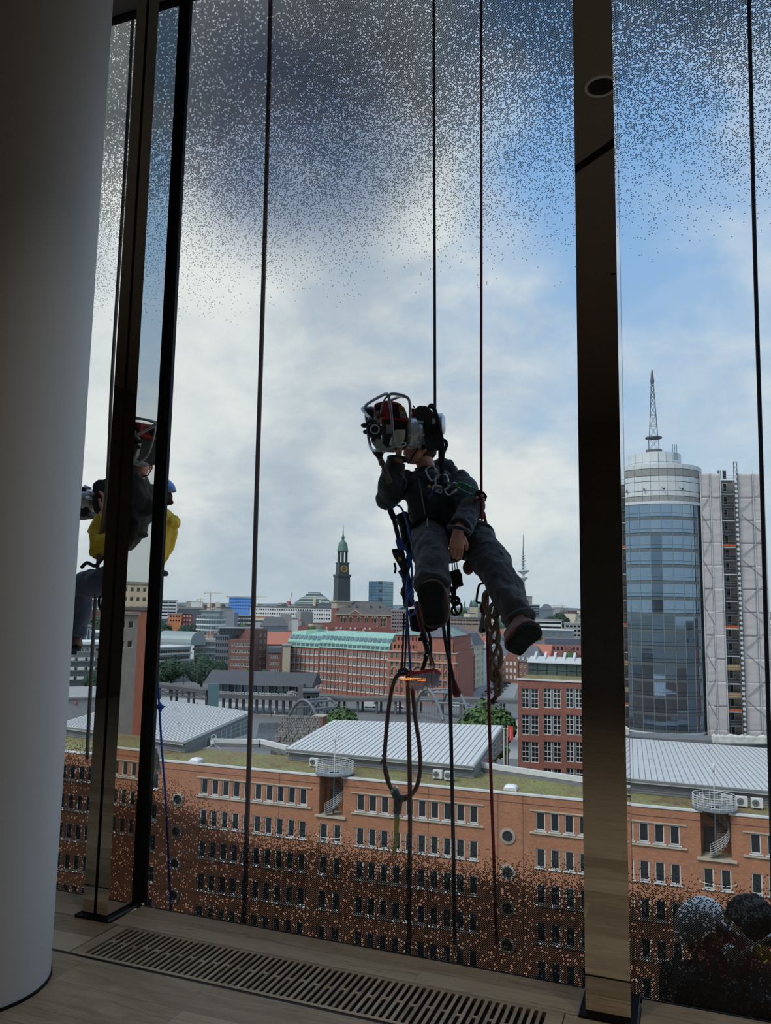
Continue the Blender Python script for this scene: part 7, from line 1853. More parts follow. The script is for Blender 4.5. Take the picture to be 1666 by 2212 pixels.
# collar, cuffs, zip, pockets
MB().lathe([(.070, 0), (.080, .028), (.088, .042), (.082, .042), (.072, .026), (.062, 0)], G(925, 1024, 4.86) , axis=UZ + RT * -.1, seg=24).build('collar', JACKET, jacket, smooth=True)
hoodp = MB().ball(G(955, 1012, 4.97), (.10, .07, .07)); organic('hood', hoodp, JACKET, jacket, .008, 3, .03, .06)
for (w_, d_, r_) in ((rw, UZ + RT * .12, .062), (lw, -UZ - RT * .2, .062)): MB().torus(w_ - V(d_).normalized() * .01, r_, .012, axis=d_, seg=22, sides=7).build('cuff', JACKET, jacket, smooth=True)
MB().tube([G(905, 1034, 4.70), G(912, 1075, 4.69), G(922, 1130, 4.70)], .0045, 6).build('zip', TUBE, jacket)
slabpx([(1000, 1082), (1019, 1076), (1023, 1080), (1003, 1087)], 4.555, .012).build('sleeve_badge', mat('brown_badge', (142, 104, 62), .6), jacket)
slabpx([(895, 1082), (918, 1080), (920, 1104), (897, 1106)], 4.697, .02).build('chest_pocket', JACKET, jacket)
MB().tube([G(866, 1020, 4.585), G(880, 1040, 4.60), G(875, 1056, 4.61)], .0035, 5).build('shoulder_piping', GREY_S, jacket)
# trousers
tr_ = MB()
tr_.loft([(G(964, 1182, 4.82), .15, .13, RT, FH), (G(962, 1160, 4.85), .175, .150, RT, FH), (G(956, 1138, 4.86), .17, .145, RT, FH)], 24)
for LG in (LEG_L, LEG_R): tr_.tube(spline([G(*q[:3]) for q in LG], 5), [LG[min(int(i / 5), len(LG) - 1)][3] * (1 - (i % 5) / 5) + LG[min(int(i / 5) + 1, len(LG) - 1)][3] * ((i % 5) / 5) for i in range((len(LG) - 1) * 5 + 1)], 20)
trousers = organic('trousers', tr_, TROUS, worker, .008, 4, .034, .10)
for LG in (LEG_L, LEG_R):
    q, q0 = G(*LG[-1][:3]), G(*LG[-2][:3]); MB().torus(q, LG[-1][3] * .93, .014, axis=q - q0, seg=26, sides=7).build('hem', TROUS, trousers, smooth=True)
slabpx([(1082, 1190), (1100, 1215), (1088, 1232), (1070, 1206)], 4.52, .03).build('thigh_pocket', TROUS, trousers)
MB().tube([G(923, 1120, 4.57), G(924, 1138, 4.50)], .003, 5).build('pocket_cord', FRAME_W, trousers)
# boots
boot(worker, G(927, 1254, 4.10), G(940, 1350, 4.08), -FH - UZ * .05 - RT * .34, G(950, 1280, 4.32), .080)
boot(worker, G(1160, 1352, 4.16), G(1108, 1410, 4.20), -FH * .8 + RT * .25 - UZ * .42, G(1122, 1345, 4.36), .072)
# harness
hs = MB()
for (a, b, c) in (((905, 1028), (935, 1045), (952, 1046)), ((975, 1028), (962, 1040), (952, 1046)), ((952, 1046), (950, 1090), (948, 1135))):
    hs.tube([G(a[0], a[1], 4.70), G(b[0], b[1], 4.67), G(c[0], c[1], 4.66)], .013, 6)
hs.build('chest_harness', WEB, worker, smooth=True)
hb = MB(); hb.torus(G(955, 1140, 4.86), .185, .024, axis=UZ, sx=1.0, sy=.86, ref=FH, seg=32, sides=8); hb.build('waist_belt', WEB, worker, smooth=True)
for LG in (LEG_L, LEG_R): MB().torus(G(*LG[0][:3]).lerp(G(*LG[1][:3]), .55), .125, .018, axis=G(*LG[1][:3]) - G(*LG[0][:3]), seg=28, sides=7).build('leg_loop', WEB, worker, smooth=True)
sb = slabpx([(962, 1190), (1006, 1196), (1004, 1206), (985, 1212), (966, 1206)], 4.55, .32); bev(sb.build('seat_board', WEB, worker), .01)
sp_ = MB().ball(G(1012, 1226, 4.60), (.036, .03, .045)); organic('leather_pouch', sp_, LEATHER, worker, .006, 2)
# headset strap over the ear
MB().tube([P(.088, .0, .06), P(.094, -.004, .02), P(.094, -.004, -.01)], .006, 6).build('headset_band', GREY_S, worker, smooth=True)
MB().ball(P(.094, -.002, -.012), (.012, .020, .026), Rh).build('ear_piece', RUBBER, worker, smooth=True)

# ------------------------------------------------------------------ petrol rope winch
EY = 4.52
winch = thing('petrol_rope_winch', 'petrol-driven rope winch with red engine cover inside a tubular frame', 'winch', tuple(G(880, 975, EY + .1)))
ENG_R = mat('dark_red_engine_cover', (190, 60, 62), 0.5, var=0.15, scale=14); ENG_K = mat('black_engine_block', (40, 40, 43), 0.6, var=0.3, scale=30); TANK = mat('cream_fuel_tank', (244, 240, 214), 0.45, var=0.08, scale=14); PLATE = mat('grey_metal_plate', (196, 198, 196), 0.45, metal=0.3, var=0.15, scale=14)
S2 = lambda pts, y: spline([G(*zp(*p[:2]), y + (p[2] if len(p) > 2 else 0)) for p in pts], 6)
for i, (pts, y) in enumerate((([(645, 960), (600, 420), (560, 150), (620, 85), (840, 130), (915, 240), (920, 530)], EY - .02), ([(540, 110, 0), (490, 90, .02), (200, 250, .10), (160, 330, .12), (180, 600, .12), (220, 900, .1), (270, 1040, .05), (400, 1060, 0), (640, 1000, 0)], EY - .04),
                              ([(560, 120), (480, 190), (410, 430)], EY - .02), ([(300, 335, .2), (140, 320, .14), (105, 360, .1), (250, 520, 0)], EY - .04), ([(840, 130, 0), (700, 150, .16), (300, 330, .2)], EY), ([(920, 530, 0), (870, 560, .12), (640, 960, .2), (640, 960, 0)], EY))):
    MB().tube(S2(pts, y), .0095 if i != 2 else .006, 8).build('frame_tube', TUBE, winch, smooth=True)
bev(slabpx([(300, 280), (330, 240), (500, 195), (620, 200), (760, 245), (850, 370), (895, 540), (640, 500), (300, 490)], EY + .02, .20, zp).build('engine_cover', ENG_R, winch), .018, 3)
for i in range(7):
    a = 268 + 35 * i; slabpx([(620, a), (720 + i * 6, a), (722 + i * 6, a + 14), (622, a + 14)], EY + .008, .02, zp).build('cooling_slot', ENG_K, winch)
    slabpx([(318, 300 + 26 * i), (430, 265 + 26 * i), (430, 277 + 26 * i), (318, 312 + 26 * i)], EY + .008, .02, zp).build('cooling_slot', ENG_K, winch)
slabpx([(722, 300), (818, 305), (858, 412), (742, 408)], EY + .008, .02, zp).build('yellow_sticker', mat('yellow_sticker', (212, 168, 66), .5, var=.1, scale=60), winch)
slabpx([(742, 412), (860, 416), (888, 498), (756, 488)], EY + .008, .02, zp).build('grey_sticker', mat('grey_sticker', (150, 140, 144), .5, var=.15, scale=80), winch)
MB().torus(G(*zp(768, 350), EY + .006), .009, .002, axis=-FH, seg=16, sides=5).build('sticker_mark', ENG_K, winch)
for i in range(3): MB().box(G(*zp(800 + 6 * i, 345 + 22 * i), EY + .006), (.012, .003, .003), Matrix((RT, FH, UZ)).transposed()).build('sticker_mark', ENG_K, winch)
bev(slabpx([(420, 320), (560, 320), (640, 500), (900, 540), (880, 640), (850, 960), (640, 1010), (440, 1000)], EY + .06, .17, zp).build('engine_block', ENG_K, winch), .015, 2)
bev(slabpx([(215, 640), (265, 520), (400, 430), (440, 930), (330, 1010), (255, 900)], EY - .015, .03, zp).build('front_plate', PLATE, winch), .006, 2)
bev(slabpx([(330, 1010), (440, 930), (520, 1000), (460, 1040)], EY - .01, .15, zp).build('skid_plate', PLATE, winch), .004, 2)
slabpx([(318, 390), (385, 370), (385, 450), (322, 470)], EY - .02, .02, zp).build('data_plate', GREY_S, winch)
for q in ((375, 490), (320, 580), (400, 830), (290, 875), (268, 560)): MB().lathe([(.001, .012), (.011, .010), (.012, 0)], G(*zp(*q), EY - .016), axis=-FH, seg=10).build('bolt', ENG_K, winch, smooth=True)
c = G(*zp(318, 722), EY - .016)
st_ = MB().lathe([(.052, 0), (.052, .03), (.044, .042), (.001, .046)], c, axis=-FH - RT * .15, seg=26).build('starter_housing', ENG_K, winch, smooth=True, angle=40)
MB().torus(c - FH * .046, .026, .006, axis=-FH, seg=20, sides=6).build('starter_ring', PLATE, st_, smooth=True); MB().bar(c - FH * .05 + UZ * .02, c - FH * .05 - UZ * .02, .012).build('pull_handle', ENG_K, st_)
for q in ((150, 625), (185, 735), (245, 560)): organic('control_knob', MB().ball(G(*zp(*q), EY - .03), (.030, .022, .016)), ENG_K, winch, .005, 1)
MB().ball(G(*zp(255, 430), EY + .12), (.032, .05, .05)).build('air_filter', ENG_K, winch, smooth=True)
organic('fuel_tank', slabpx([(660, 690), (850, 690), (840, 800), (800, 900), (770, 945), (560, 950), (590, 830), (650, 760)], EY + .015, .15, zp), TANK, winch, .007, 5)
MB().tube([G(*zp(680, 710), EY + .005), G(*zp(830, 705), EY + .005), G(*zp(822, 830), EY + .005), G(*zp(780, 915), EY + .005)], .003, 5).build('tank_seam', TANK, winch)
MB().tube(S2([(640, 990), (780, 985), (838, 960), (835, 925), (790, 930)], EY), .006, 7).build('tank_bracket', ALU, winch, smooth=True)
MB().box(G(*zp(572, 690), EY + .045), (.05, .03, .05), Matrix((RT, FH, UZ)).transposed()).build('carburettor', PLATE, winch)
# gearbox: ribbed cast housings
c = G(*zp(930, 760), EY + .10); ax = RT * 1 + FH * .25
MB().lathe([(.05, -.03), (.098, -.02), (.104, .0), (.104, .02), (.086, .035), (.080, .06), (.070, .065), (.068, .10), (.03, .105)], c, axis=ax, seg=28).build('gearbox', ALU, winch, smooth=True, angle=35)
for i in range(6):
    a = i * math.pi / 3 + .3; R_ = frame_z(ax); q = c + R_ @ V((.09 * math.cos(a), .09 * math.sin(a), .02)); MB().box(q, (.016, .016, .09), R_).build('gearbox_rib', ALU, winch)
for zx, zy in ((930, 790), (1050, 910), (1075, 740), (1020, 580)): MB().tube([G(*zp(zx - 30, zy), EY + .03), G(*zp(zx + 45, zy + 4), EY + .03)], .006, 7).build('clamp_bolt', ALU, winch)
# black canvas bag over the rope drum, side plate and silver drum end
bag = slabpx([(950, 470), (985, 380), (1050, 300), (1130, 280), (1230, 310), (1340, 430), (1420, 600), (1460, 800), (1465, 985), (1330, 1010), (1200, 960), (1130, 800), (1120, 600), (960, 540)], EY + .08, .16, zp)
organic('canvas_cover', bag, mat('black_canvas', (58, 58, 64), .8, var=.2, scale=14, bump=.3, bscale=40), winch, .007, 6, .02, .06)
MB().tube(S2([(940, 400), (965, 350), (985, 400), (950, 500)], EY + .07), .008, 6).build('red_drawcord', mat('red_cord', (150, 50, 44), .7), winch, smooth=True)
MB().tube(S2([(975, 285), (985, 305), (998, 335)], EY + .06), .004, 5).build('drawcord_end', WEB, winch)
c = G(*zp(1452, 610), EY + .16); MB().lathe([(.072, -.05), (.072, .01), (.05, .026), (.001, .03)], c, axis=RT - FH * .15, seg=26).build('drum_end', ALU, winch, smooth=True, angle=40)
MB().tube(S2([(1250, 330), (1270, 290), (1310, 300), (1370, 450), (1420, 650), (1470, 900), (1478, 1120), (1480, 1280)], EY + .05), .014, 8).build('side_strap', WEB, winch, smooth=True)
slabpx([(1165, 640), (1360, 630), (1365, 760), (1180, 765)], EY + .066, .02, zp).build('cover_panel', WEB, winch)
MB().tube(S2([(1480, 870), (1530, 900), (1545, 970), (1510, 1060), (1490, 1130)], EY + .06), .011, 8).build('hook_eye', ENG_K, winch, smooth=True)
for dx in (0, 55): MB().tube(S2([(1425 + dx, 1000), (1428 + dx, 1200), (1450 + dx * .7, 1400), (1440 + dx * .6, 1650)], EY + .10), .009, 6).build('suspension_sling', WEB, winch, smooth=True)
# engine strap and mallet hanging below
MB().tube(S2([(310, 1060), (400, 1180), (440, 1300)], EY), .018, 8).build('hanging_strap', WEB, winch, smooth=True)

# ------------------------------------------------------------------ ropes
grp = 'ropes hanging outside the glass'
rope('main_rope', 'black rope running up from the petrol winch', 'rope', [(937, -60), (938, 300), (939, 600), (940, 895)], .0095, ROPE_B, 4.68)
rope('safety_rope', 'dark red safety rope through the red rope grab', 'rope', [(1040, -60, 4.85), (1040, 500, 4.8), (1040, 1062, 4.62), (1046, 1110, 4.70), (1056, 1170, 4.95), (1054, 1290, 4.75), (1054, 1400, 4.4), (1060, 1650, 4.4), (1067, 1850, 4.4), (1073, 2040, 4.4)], .009, ROPE_R)
rope('thick_hose', 'thick brown hose hanging left of the black-jacketed worker', 'hose', [(586, -60), (578, 300), (568, 650), (555, 1050), (545, 1400), (535, 1750), (526, 2040)], .0155, HOSE, 4.35)
rope('grey_rope', 'grey-brown rope in front of the worker with the blue helmet', 'rope', [(290, -20), (268, 400), (243, 800), (232, 1040), (213, 1200), (200, 1400), (188, 1640)], .0125, ROPE_G, 4.42)
rope('dark_rope', 'dark rope right of the wide steel mullion', 'rope', [(1617, -60), (1630, 500), (1642, 900), (1655, 1350), (1664, 1660), (1672, 2000)], .0115, ROPE_B, 4.75)
rope('thin_rope', 'thin black line hanging close to the wide steel mullion', 'rope', [(1322, -60), (1330, 440), (1336, 720), (1341, 990)], .0028, ROPE_B, 4.9)
rope('tail_rope', 'straight black tail rope hanging from the harness', 'rope', [(966, 1200, 4.55), (969, 1330, 4.5), (974, 1560, 4.5), (979, 1800, 4.5), (983, 2040, 4.5)], .0115, ROPE_B)
o = rope('knotted_rope', 'short black rope with a dark red sleeve at its end', 'rope', [(956, 1335, 4.45), (964, 1395, 4.45), (976, 1450, 4.45), (981, 1478, 4.45)], .0105, ROPE_B)
MB().tube([G(980, 1470, 4.45), G(983, 1483, 4.45), G(987, 1497, 4.45), G(988, 1506, 4.45)], [.013, .019, .028, .016], 12).build('end_sleeve', mat('dark_red_sleeve', (112, 44, 44), .7), o, smooth=True)
rope('blue_rope', 'bright blue rope with a knot beside the black glazing joint', 'rope', [(341, 1470), (344, 1525), (350, 1620), (357, 1710), (364, 1850), (370, 1990)], .007, mat('blue_cord', (40, 84, 190), .7), 4.30)
bk_ = bpy.data.objects['blue_rope']; organic('knot', MB().ball(G(346, 1527, 4.30), (.028, .02, .018)).tube([G(341, 1524, 4.30), G(358, 1527, 4.30)], .006, 6).ball(G(345, 1520, 4.3), .012).ball(G(346, 1535, 4.3), .012), mat('blue_cord', (40, 84, 190)), bk_, .005, 2)
for dx in (0, 6): rope('thin_black_rope', 'thin black rope holding up the hose loop', 'rope', [(873 + dx, 1325), (871 + dx * 1.0, 1390), (868 + dx, 1452)], .006, ROPE_B, 4.55, 'twin thin ropes above the hose loop')
# hoses below the worker
rope('straight_hose', 'straight brown hose hanging from the lashed joint', 'hose', [(881, 1470), (884, 1600), (886, 1750), (885, 1900), (884, 2040)], .0135, HOSE, 4.42)
loop = rope('looped_hose', 'brown hose loop with a grey Y-shaped coupling', 'hose', [(868, 1452), (853, 1468), (842, 1515), (834, 1590), (831, 1650), (837, 1685), (850, 1712)], .0125, HOSE, 4.45)
rope('hose_run', '', '', [(890, 1466), (896, 1540), (906, 1610), (908, 1660), (900, 1700), (882, 1722), (868, 1727)], .013, HOSE, 4.45, parent=loop)
rope('cable', '', '', [(834, 1650), (843, 1690), (852, 1716), (853, 1745), (862, 1762)], .005, GREY_S, 4.43, parent=loop)
for a, b, r_ in (((850, 1705), (862, 1728), .026), ((862, 1728), (858, 1756), .024), ((866, 1724), (876, 1724), .020)): MB().tube([G(*a, 4.45), G(*b, 4.45)], r_, 12).build('coupling', mat('grey_rubber_coupling', (88, 91, 96), .55, var=.2, scale=40), loop, smooth=True, angle=40)
MB().tube([G(857, 1755, 4.45), G(859, 1765, 4.45)], .022, 12).build('hose_clamp', ALU, loop); MB().tube([G(849, 1703, 4.45), G(853, 1708, 4.45)], .028, 12).build('hose_clamp', ALU, loop)
MB().tube([G(869, 1727, 4.45), G(884, 1720, 4.45)], .0165, 10).build('red_hose_tail', mat('rusty_hose', (128, 66, 52), .6), loop, smooth=True)
bl = slabpx([(853, 1762), (864, 1762), (861, 1800), (856, 1846), (848, 1846), (851, 1800)], 4.44, .014); bl.build('yellow_strap', mat('yellow_green_strap', (214, 204, 110), .7, var=.15), loop)
kn = MB(); kn.tube(spline([G(822, 1650, 4.45), G(828, 1640, 4.44), G(834, 1632, 4.43), G(826, 1632, 4.45), G(834, 1640, 4.44)], 5), .006, 6); kn.build('lashing', ROPE_G, loop, smooth=True)
kk = MB().tube(spline([G(862, 1450, 4.43), G(870, 1445, 4.40), G(880, 1450, 4.42), (G(872, 1456, 4.44)), G(864, 1455, 4.41)], 6), .010, 8); kk.build('rope_knot', ROPE_B, loop, smooth=True)
organic('hose_joint', MB().tube([G(885, 1448, 4.45), G(887, 1456, 4.45), G(888, 1464, 4.45), G(888, 1476, 4.45)], [.012, .030, .034, .024], 12), ENG_K, loop, .006, 1)
# blue hose around the brush pole
rope('blue_hose', 'bright blue thin hose looping down beside the left leg', 'hose', [(845, 1099, 4.58), (852, 1091, 4.58), (866, 1096, 4.57), (877, 1120, 4.55), (884, 1150, 4.52), (890, 1180, 4.5), (888, 1212, 4.48), (881, 1240, 4.46), (881, 1275, 4.44), (890, 1300, 4.42), (899, 1310, 4.4), (894, 1326, 4.4), (884, 1328, 4.4), (879, 1308, 4.4), (884, 1288, 4.4), (892, 1276, 4.42)], .0065, HOSE_BL)
rope('blue_hose', 'bright blue hose hanging straight to the lashed joint', 'hose', [(880, 1200, 4.5), (879, 1260, 4.5), (880, 1330, 4.5), (884, 1400, 4.5), (887, 1448, 4.5)], .0075, HOSE_BL)
rope('blue_hose_coil', 'small coil of blue hose hooked on the brush pole', 'hose', [(858, 1200, 4.46), (862, 1188, 4.46), (872, 1186, 4.46), (880, 1192, 4.46), (884, 1210, 4.47), (882, 1250, 4.47), (888, 1292, 4.45), (890, 1230, 4.45), (884, 1196, 4.45)], .006, HOSE_BL)

# ------------------------------------------------------------------ brush on a pole
by = 4.48
brush = thing('pole_brush', 'red-headed scrubbing brush on a jointed black and red pole', 'brush', tuple(G(910, 1470, by)))
PB = mat('black_pole', (30, 30, 33), .4, var=.15, scale=20); PR = mat('dark_red_pole', (108, 42, 40), .4, var=.15, scale=20)
MB().tube([G(843, 1101, by), G(852, 1122, by)], .019, 12).build('pole_grip', RUBBER, brush, smooth=True, angle=40)
MB().tube([G(851, 1120, by), G(863, 1170, by), G(890, 1280, by)], .0145, 12).build('pole', PB, brush, smooth=True, angle=40)
MB().tube([G(861, 1165, by), G(868, 1188, by)], [.020, .024], 12).build('blue_tape', mat('blue_tape', (36, 84, 160), .6), brush, smooth=True, angle=40)
bev(slabpx([(846, 1186), (858, 1184), (868, 1190), (876, 1215), (882, 1240), (868, 1232), (858, 1214), (850, 1200)], by - .03, .06).build('valve_grip', PB, brush), .006)
bev(slabpx([(859, 1204), (867, 1203), (869, 1210), (861, 1212)], by - .04, .02).build('yellow_button', mat('yellow_plastic', (206, 176, 46), .5), brush), .003)
MB().tube([G(852, 1216, by - .02), G(855, 1228, by - .02), G(853, 1239, by - .02)], .007, 7).build('trigger', PB, brush, smooth=True)
MB().tube([G(866, 1232, by), G(884, 1262, by)], .020, 10).build('blue_sleeve', mat('navy_sleeve', (34, 58, 108), .7), brush, smooth=True)
MB().tube([G(898, 1300, by), G(916, 1372, by)], .016, 12).build('red_pole', PR, brush, smooth=True)
MB().tube([G(914, 1368, by), G(918, 1384, by)], .021, 12).build('pole_clamp', PB, brush, smooth=True, angle=40); bev(slabpx([(903, 1378), (914, 1376), (916, 1383), (905, 1386)], by - .03, .03).build('clamp_lever', PB, brush), .003)
MB().tube([G(917, 1380, by), G(923, 1402, by), G(924, 1412, by)], .017, 12).build('joint_arm', PB, brush, smooth=True)
MB().tube([G(924, 1406, by), G(921, 1420, by), G(915, 1440, by), G(912, 1448, by)], .013, 10).build('joint_arm', PB, brush, smooth=True)
for (a, b) in ((922, 1389.5), (921, 1415)): MB().lathe([(.001, .02), (.016, .018), (.016, -.03), (.001, -.03)], G(a, b, by - .01), axis=-FH, seg=14).build('joint_knob', PB, brush, smooth=True, angle=40); MB().ball(G(a + 2, b, by - .035), .006).build('joint_bolt', ALU, brush)
for k_, m_ in ((0, mat('yellow_tube', (206, 184, 60), .5)), (5, PR)): MB().tube(spline([G(926 + k_ * .4, 1408, by), G(932 + k_ * .6, 1424, by), G(934 + k_, 1440, by)], 6), .005, 6).build('water_tube', m_, brush, smooth=True)
q0, q1, q2 = G(880, 1453, by - .06), G(938, 1443, by - .06), G(952, 1451, by - .02)
sd = (q2 - q1); MB().prism([q0, q1, q2, q0 + sd], UZ * -.018).build('brush_block', mat('red_brush_block', (226, 74, 74), .45, var=.05), brush)
MB().tube(spline([G(894, 1447, by), G(900, 1442, by), G(906, 1443, by)], 5), .006, 6).build('white_clip', FRAME_W, brush, smooth=True); MB().tube(spline([G(930, 1442, by), G(936, 1437, by), G(941, 1438, by)], 5), .006, 6).build('white_clip', FRAME_W, brush, smooth=True)
br_ = MB(); rb_ = random.Random(3)
for i in range(520):
    a, b = rb_.random(), rb_.random(); p = q0.lerp(q1, a) + sd * b - UZ * .017
    e = p - UZ * rb_.uniform(.055, .078) + RT * rb_.uniform(-.014, .014) + FH * rb_.uniform(-.02, .02); br_.tube([p, p.lerp(e, .5) + RT * .002, e], .0014, 3, cap=False)
o = br_.build('bristles', mat('pale_bristles', (236, 232, 244), .6, var=.25, scale=50), brush); o['kind'] = 'stuff'

# ------------------------------------------------------------------ hardware on the ropes and harness
def carabiner(px, py, y, h, w, rot, m, label, r=.0055, group='carabiners clipped to the harness'):
    c = G(px, py, y); ca, sa = math.cos(rot), math.sin(rot); ux, uy = RT * ca + UZ * sa, UZ * ca - RT * sa
    pts = [c + ux * x * w + uy * z * h for x, z in ((-.38, -.5), (.3, -.5), (.5, -.36), (.5, .25), (.36, .5), (-.25, .5), (-.5, .3), (-.5, -.36))]
    T = thing('carabiner', label, 'carabiner', tuple(c), 0, group)
    S = spline(pts + [pts[0]], 5)[:-1]; MB().tube(S, r, 7, closed=True).build('body', m, T, smooth=True)
    MB().tube([c + ux * .5 * w - uy * .2 * h, c + ux * .5 * w + uy * .22 * h], r * 1.5, 8).build('gate_sleeve', m, T, smooth=True); return T
carabiner(934, 1022, 4.60, .085, .060, .5, ALU, 'silver carabiner high on the chest'); carabiner(955, 1042, 4.58, .090, .075, .1, ALU, 'large silver ring carabiner at the chest point')
carabiner(946, 1056, 4.57, .060, .035, 1.2, ALU, 'small silver carabiner holding yellow-tipped plugs'); carabiner(976, 1056, 4.58, .085, .045, -.9, ALU, 'silver carabiner hooked right of the chest ring')
carabiner(1008, 1056, 4.56, .115, .040, 1.15, mat('green_anodised', (46, 150, 84), .3, metal=.7), 'green carabiner linking chest and rope grab'); carabiner(1042, 1282, 4.55, .115, .055, -.15, mat('dark_anodised', (62, 66, 72), .35, metal=.8), 'dark oval carabiner above the descender', .007)
T = thing('ear_plugs', 'two yellow plugs on a blue cord at the chest', 'plugs', tuple(G(930, 1052, 4.57)))
for a in ((926, 1050), (939, 1049)): MB().tube([G(a[0], a[1], 4.57), G(a[0] + 5, a[1] + 2, 4.57)], [.012, .006], 8).build('plug', mat('yellow_foam', (222, 190, 96), .8), T, smooth=True)
MB().tube(spline([G(945, 1053, 4.57), G(938, 1060, 4.56), G(932, 1068, 4.56), G(927, 1077, 4.56)], 5), .008, 7).build('cord', mat('violet_blue_cord', (74, 80, 150), .6), T, smooth=True)
# red rope grab
T = thing('rope_grab', 'dark red rope grab with three pins on the safety rope', 'rope grab', tuple(G(1040, 1072, 4.6)))
for dy_ in (0, .03): bev(slabpx([(1026, 1062), (1036, 1058), (1046, 1062), (1053, 1072), (1050, 1082), (1040, 1084), (1028, 1080)], 4.585 + dy_, .006).build('side_plate', mat('dark_red_alloy', (112, 38, 42), .35, metal=.6), T), .002)
for a in ((1031, 1075), (1042, 1071), (1045, 1079)): MB().lathe([(.001, .012), (.009, .010), (.009, -.04), (.001, -.04)], G(*a, 4.585), axis=-FH, seg=12).build('pin', ALU, T, smooth=True, angle=40)
rope('lanyard', 'grey lanyard from the chest ring to the green carabiner', 'lanyard', [(960, 1040), (978, 1046), (994, 1050)], .007, ROPE_G, 4.58)
rope('chest_sling', 'black sling running down the chest from the winch', 'sling', [(955, 1000, 4.6), (957, 1050, 4.56), (962, 1100, 4.56), (966, 1160, 4.55)], .006, WEB)
# descender
T = thing('descender', 'grey metal descender with long handle beside the braided rope', 'descender', tuple(G(1045, 1350, 4.5)))
bev(slabpx([(1040, 1300), (1048, 1298), (1052, 1318), (1047, 1338), (1050, 1366), (1038, 1368), (1034, 1362), (1040, 1330)], 4.5, .03).build('body', GREY_S, T), .004); bev(slabpx([(1037, 1306), (1044, 1304), (1044, 1322), (1038, 1324)], 4.48, .04).build('cam', mat('dark_red_alloy', (112, 38, 42)), T), .003)
MB().lathe([(.004, 0), (.009, 0), (.009, .012), (.004, .012), (.004, 0)], G(1044, 1361, 4.495), axis=-FH, seg=14).build('handle_eye', ENG_K, T)
# braided (chain sinnet) rope
sn = thing('braided_rope', 'coiled rope braided into big chain loops below the descender', 'rope', tuple(G(1070, 1400, 4.5)))
L_ = [(1058, 1305), (1066, 1330), (1064, 1358), (1068, 1386), (1071, 1414), (1069, 1442), (1074, 1466), (1077, 1484)]
for i, (a, b) in enumerate(L_):
    ang = .75 if i % 2 else -.75; hh = (26 if i < 6 else 16) / 352.0; ww_ = (14 if i < 6 else 9) / 352.0
    c = G(a, b, 4.44); lx = RT * math.cos(ang) + FH * math.sin(ang); tl = .28 if i % 2 else -.28
    pts = []
    for k in range(22):
        t_ = 2 * math.pi * k / 22; x_, z_ = ww_ * math.cos(t_) * (1.0 + .25 * math.sin(t_)), hh * math.sin(t_)
        pts.append(c + lx * (x_ + tl * z_ * .6) + UZ * z_ + FH * .008 * math.sin(2 * t_))
    MB().tube(pts, .0115, 8, closed=True).build('rope_loop', ROPE_S, sn, smooth=True)
MB().tube(spline([G(1078, 1490, 4.45), G(1074, 1500, 4.45), G(1066, 1514, 4.45)], 5), .0125, 8).build('rope_tail', mat('dark_red_sleeve', (112, 44, 44)), sn, smooth=True)
MB().ball(G(1065, 1515, 4.45), .018).build('tail_end', ENG_K, sn, smooth=True)
# small black gear between the legs
T = thing('tool_pouch', 'small black cylindrical pouch hanging between the legs', 'pouch', tuple(G(990, 1255, 4.55)))
organic('pouch', MB().tube([G(981, 1232, 4.55), G(985, 1245, 4.55), G(990, 1268, 4.55)], [.034, .040, .034], 14), WEB, T, .007, 2, .008, .05)
for a in (976, 981, 986): MB().tube([G(a, 1208, 4.55), G(a + 3, 1236, 4.55)], .003, 5).build('cord', WEB, T)
rope('webbing_loops', 'black webbing loops dangling below the pouch', 'webbing', [(975, 1235), (972, 1262), (978, 1285), (984, 1300), (976, 1318), (982, 1328), (994, 1324), (997, 1308), (988, 1300), (982, 1312), (988, 1326)], .0075, WEB, 4.55)
for a, b, r_ in ((978, 1262, .03), (974, 1280, .026), (984, 1298, .022)): organic('gear_lump', MB().torus(G(a, b, 4.56), r_, .012, axis=FH + RT * .4, seg=16, sides=7), WEB, bpy.data.objects['webbing_loops'], .006, 1)
T = thing('gear_bag', 'black square gear bag behind the left boot', 'bag', tuple(G(920, 1360, 4.5)))
organic('bag_body', slabpx([(884, 1316), (952, 1312), (958, 1340), (944, 1362), (922, 1367), (888, 1364)], 4.52, .16), WEB, T, .009, 4, .012, .06); MB().tube([G(925, 1364, 4.6), G(930, 1380, 4.6), G(931, 1438, 4.6)], .010, 7).build('bag_strap', WEB, T)
T = thing('side_gear_bundle', 'dark strap bundle hanging along the left side of the trousers', 'gear', tuple(G(885, 1290, 4.6)))
organic('bundle', MB().tube([G(868, 1110, 4.72), G(874, 1135, 4.72), G(882, 1160, 4.70), G(884, 1200, 4.66)], [.035, .045, .040, .025], 12).tube([G(876, 1250, 4.6), G(880, 1280, 4.6), G(884, 1312, 4.6)], [.02, .045, .035], 12), WEB, T, .008, 3, .02, .05)
MB().tube(spline([G(881, 1170, 4.6), G(876, 1182, 4.6), G(880, 1196, 4.6)], 5), .004, 5).build('green_cord', mat('green_cord', (96, 120, 70), .7), T)
T = thing('mallet', 'wooden-handled mallet hanging beside the raised arm', 'mallet', tuple(G(838, 1030, 4.5)))
MB().tube([G(822, 988, 4.5), G(830, 1010, 4.5), G(842, 1042, 4.5)], [.014, .017, .020], 10).build('handle', mat('worn_wood', (112, 96, 78), .8, var=.2, scale=30), T, smooth=True); organic('head', MB().tube([G(814, 978, 4.5), G(826, 984, 4.5)], .020, 10), WEB, T, .006, 1)

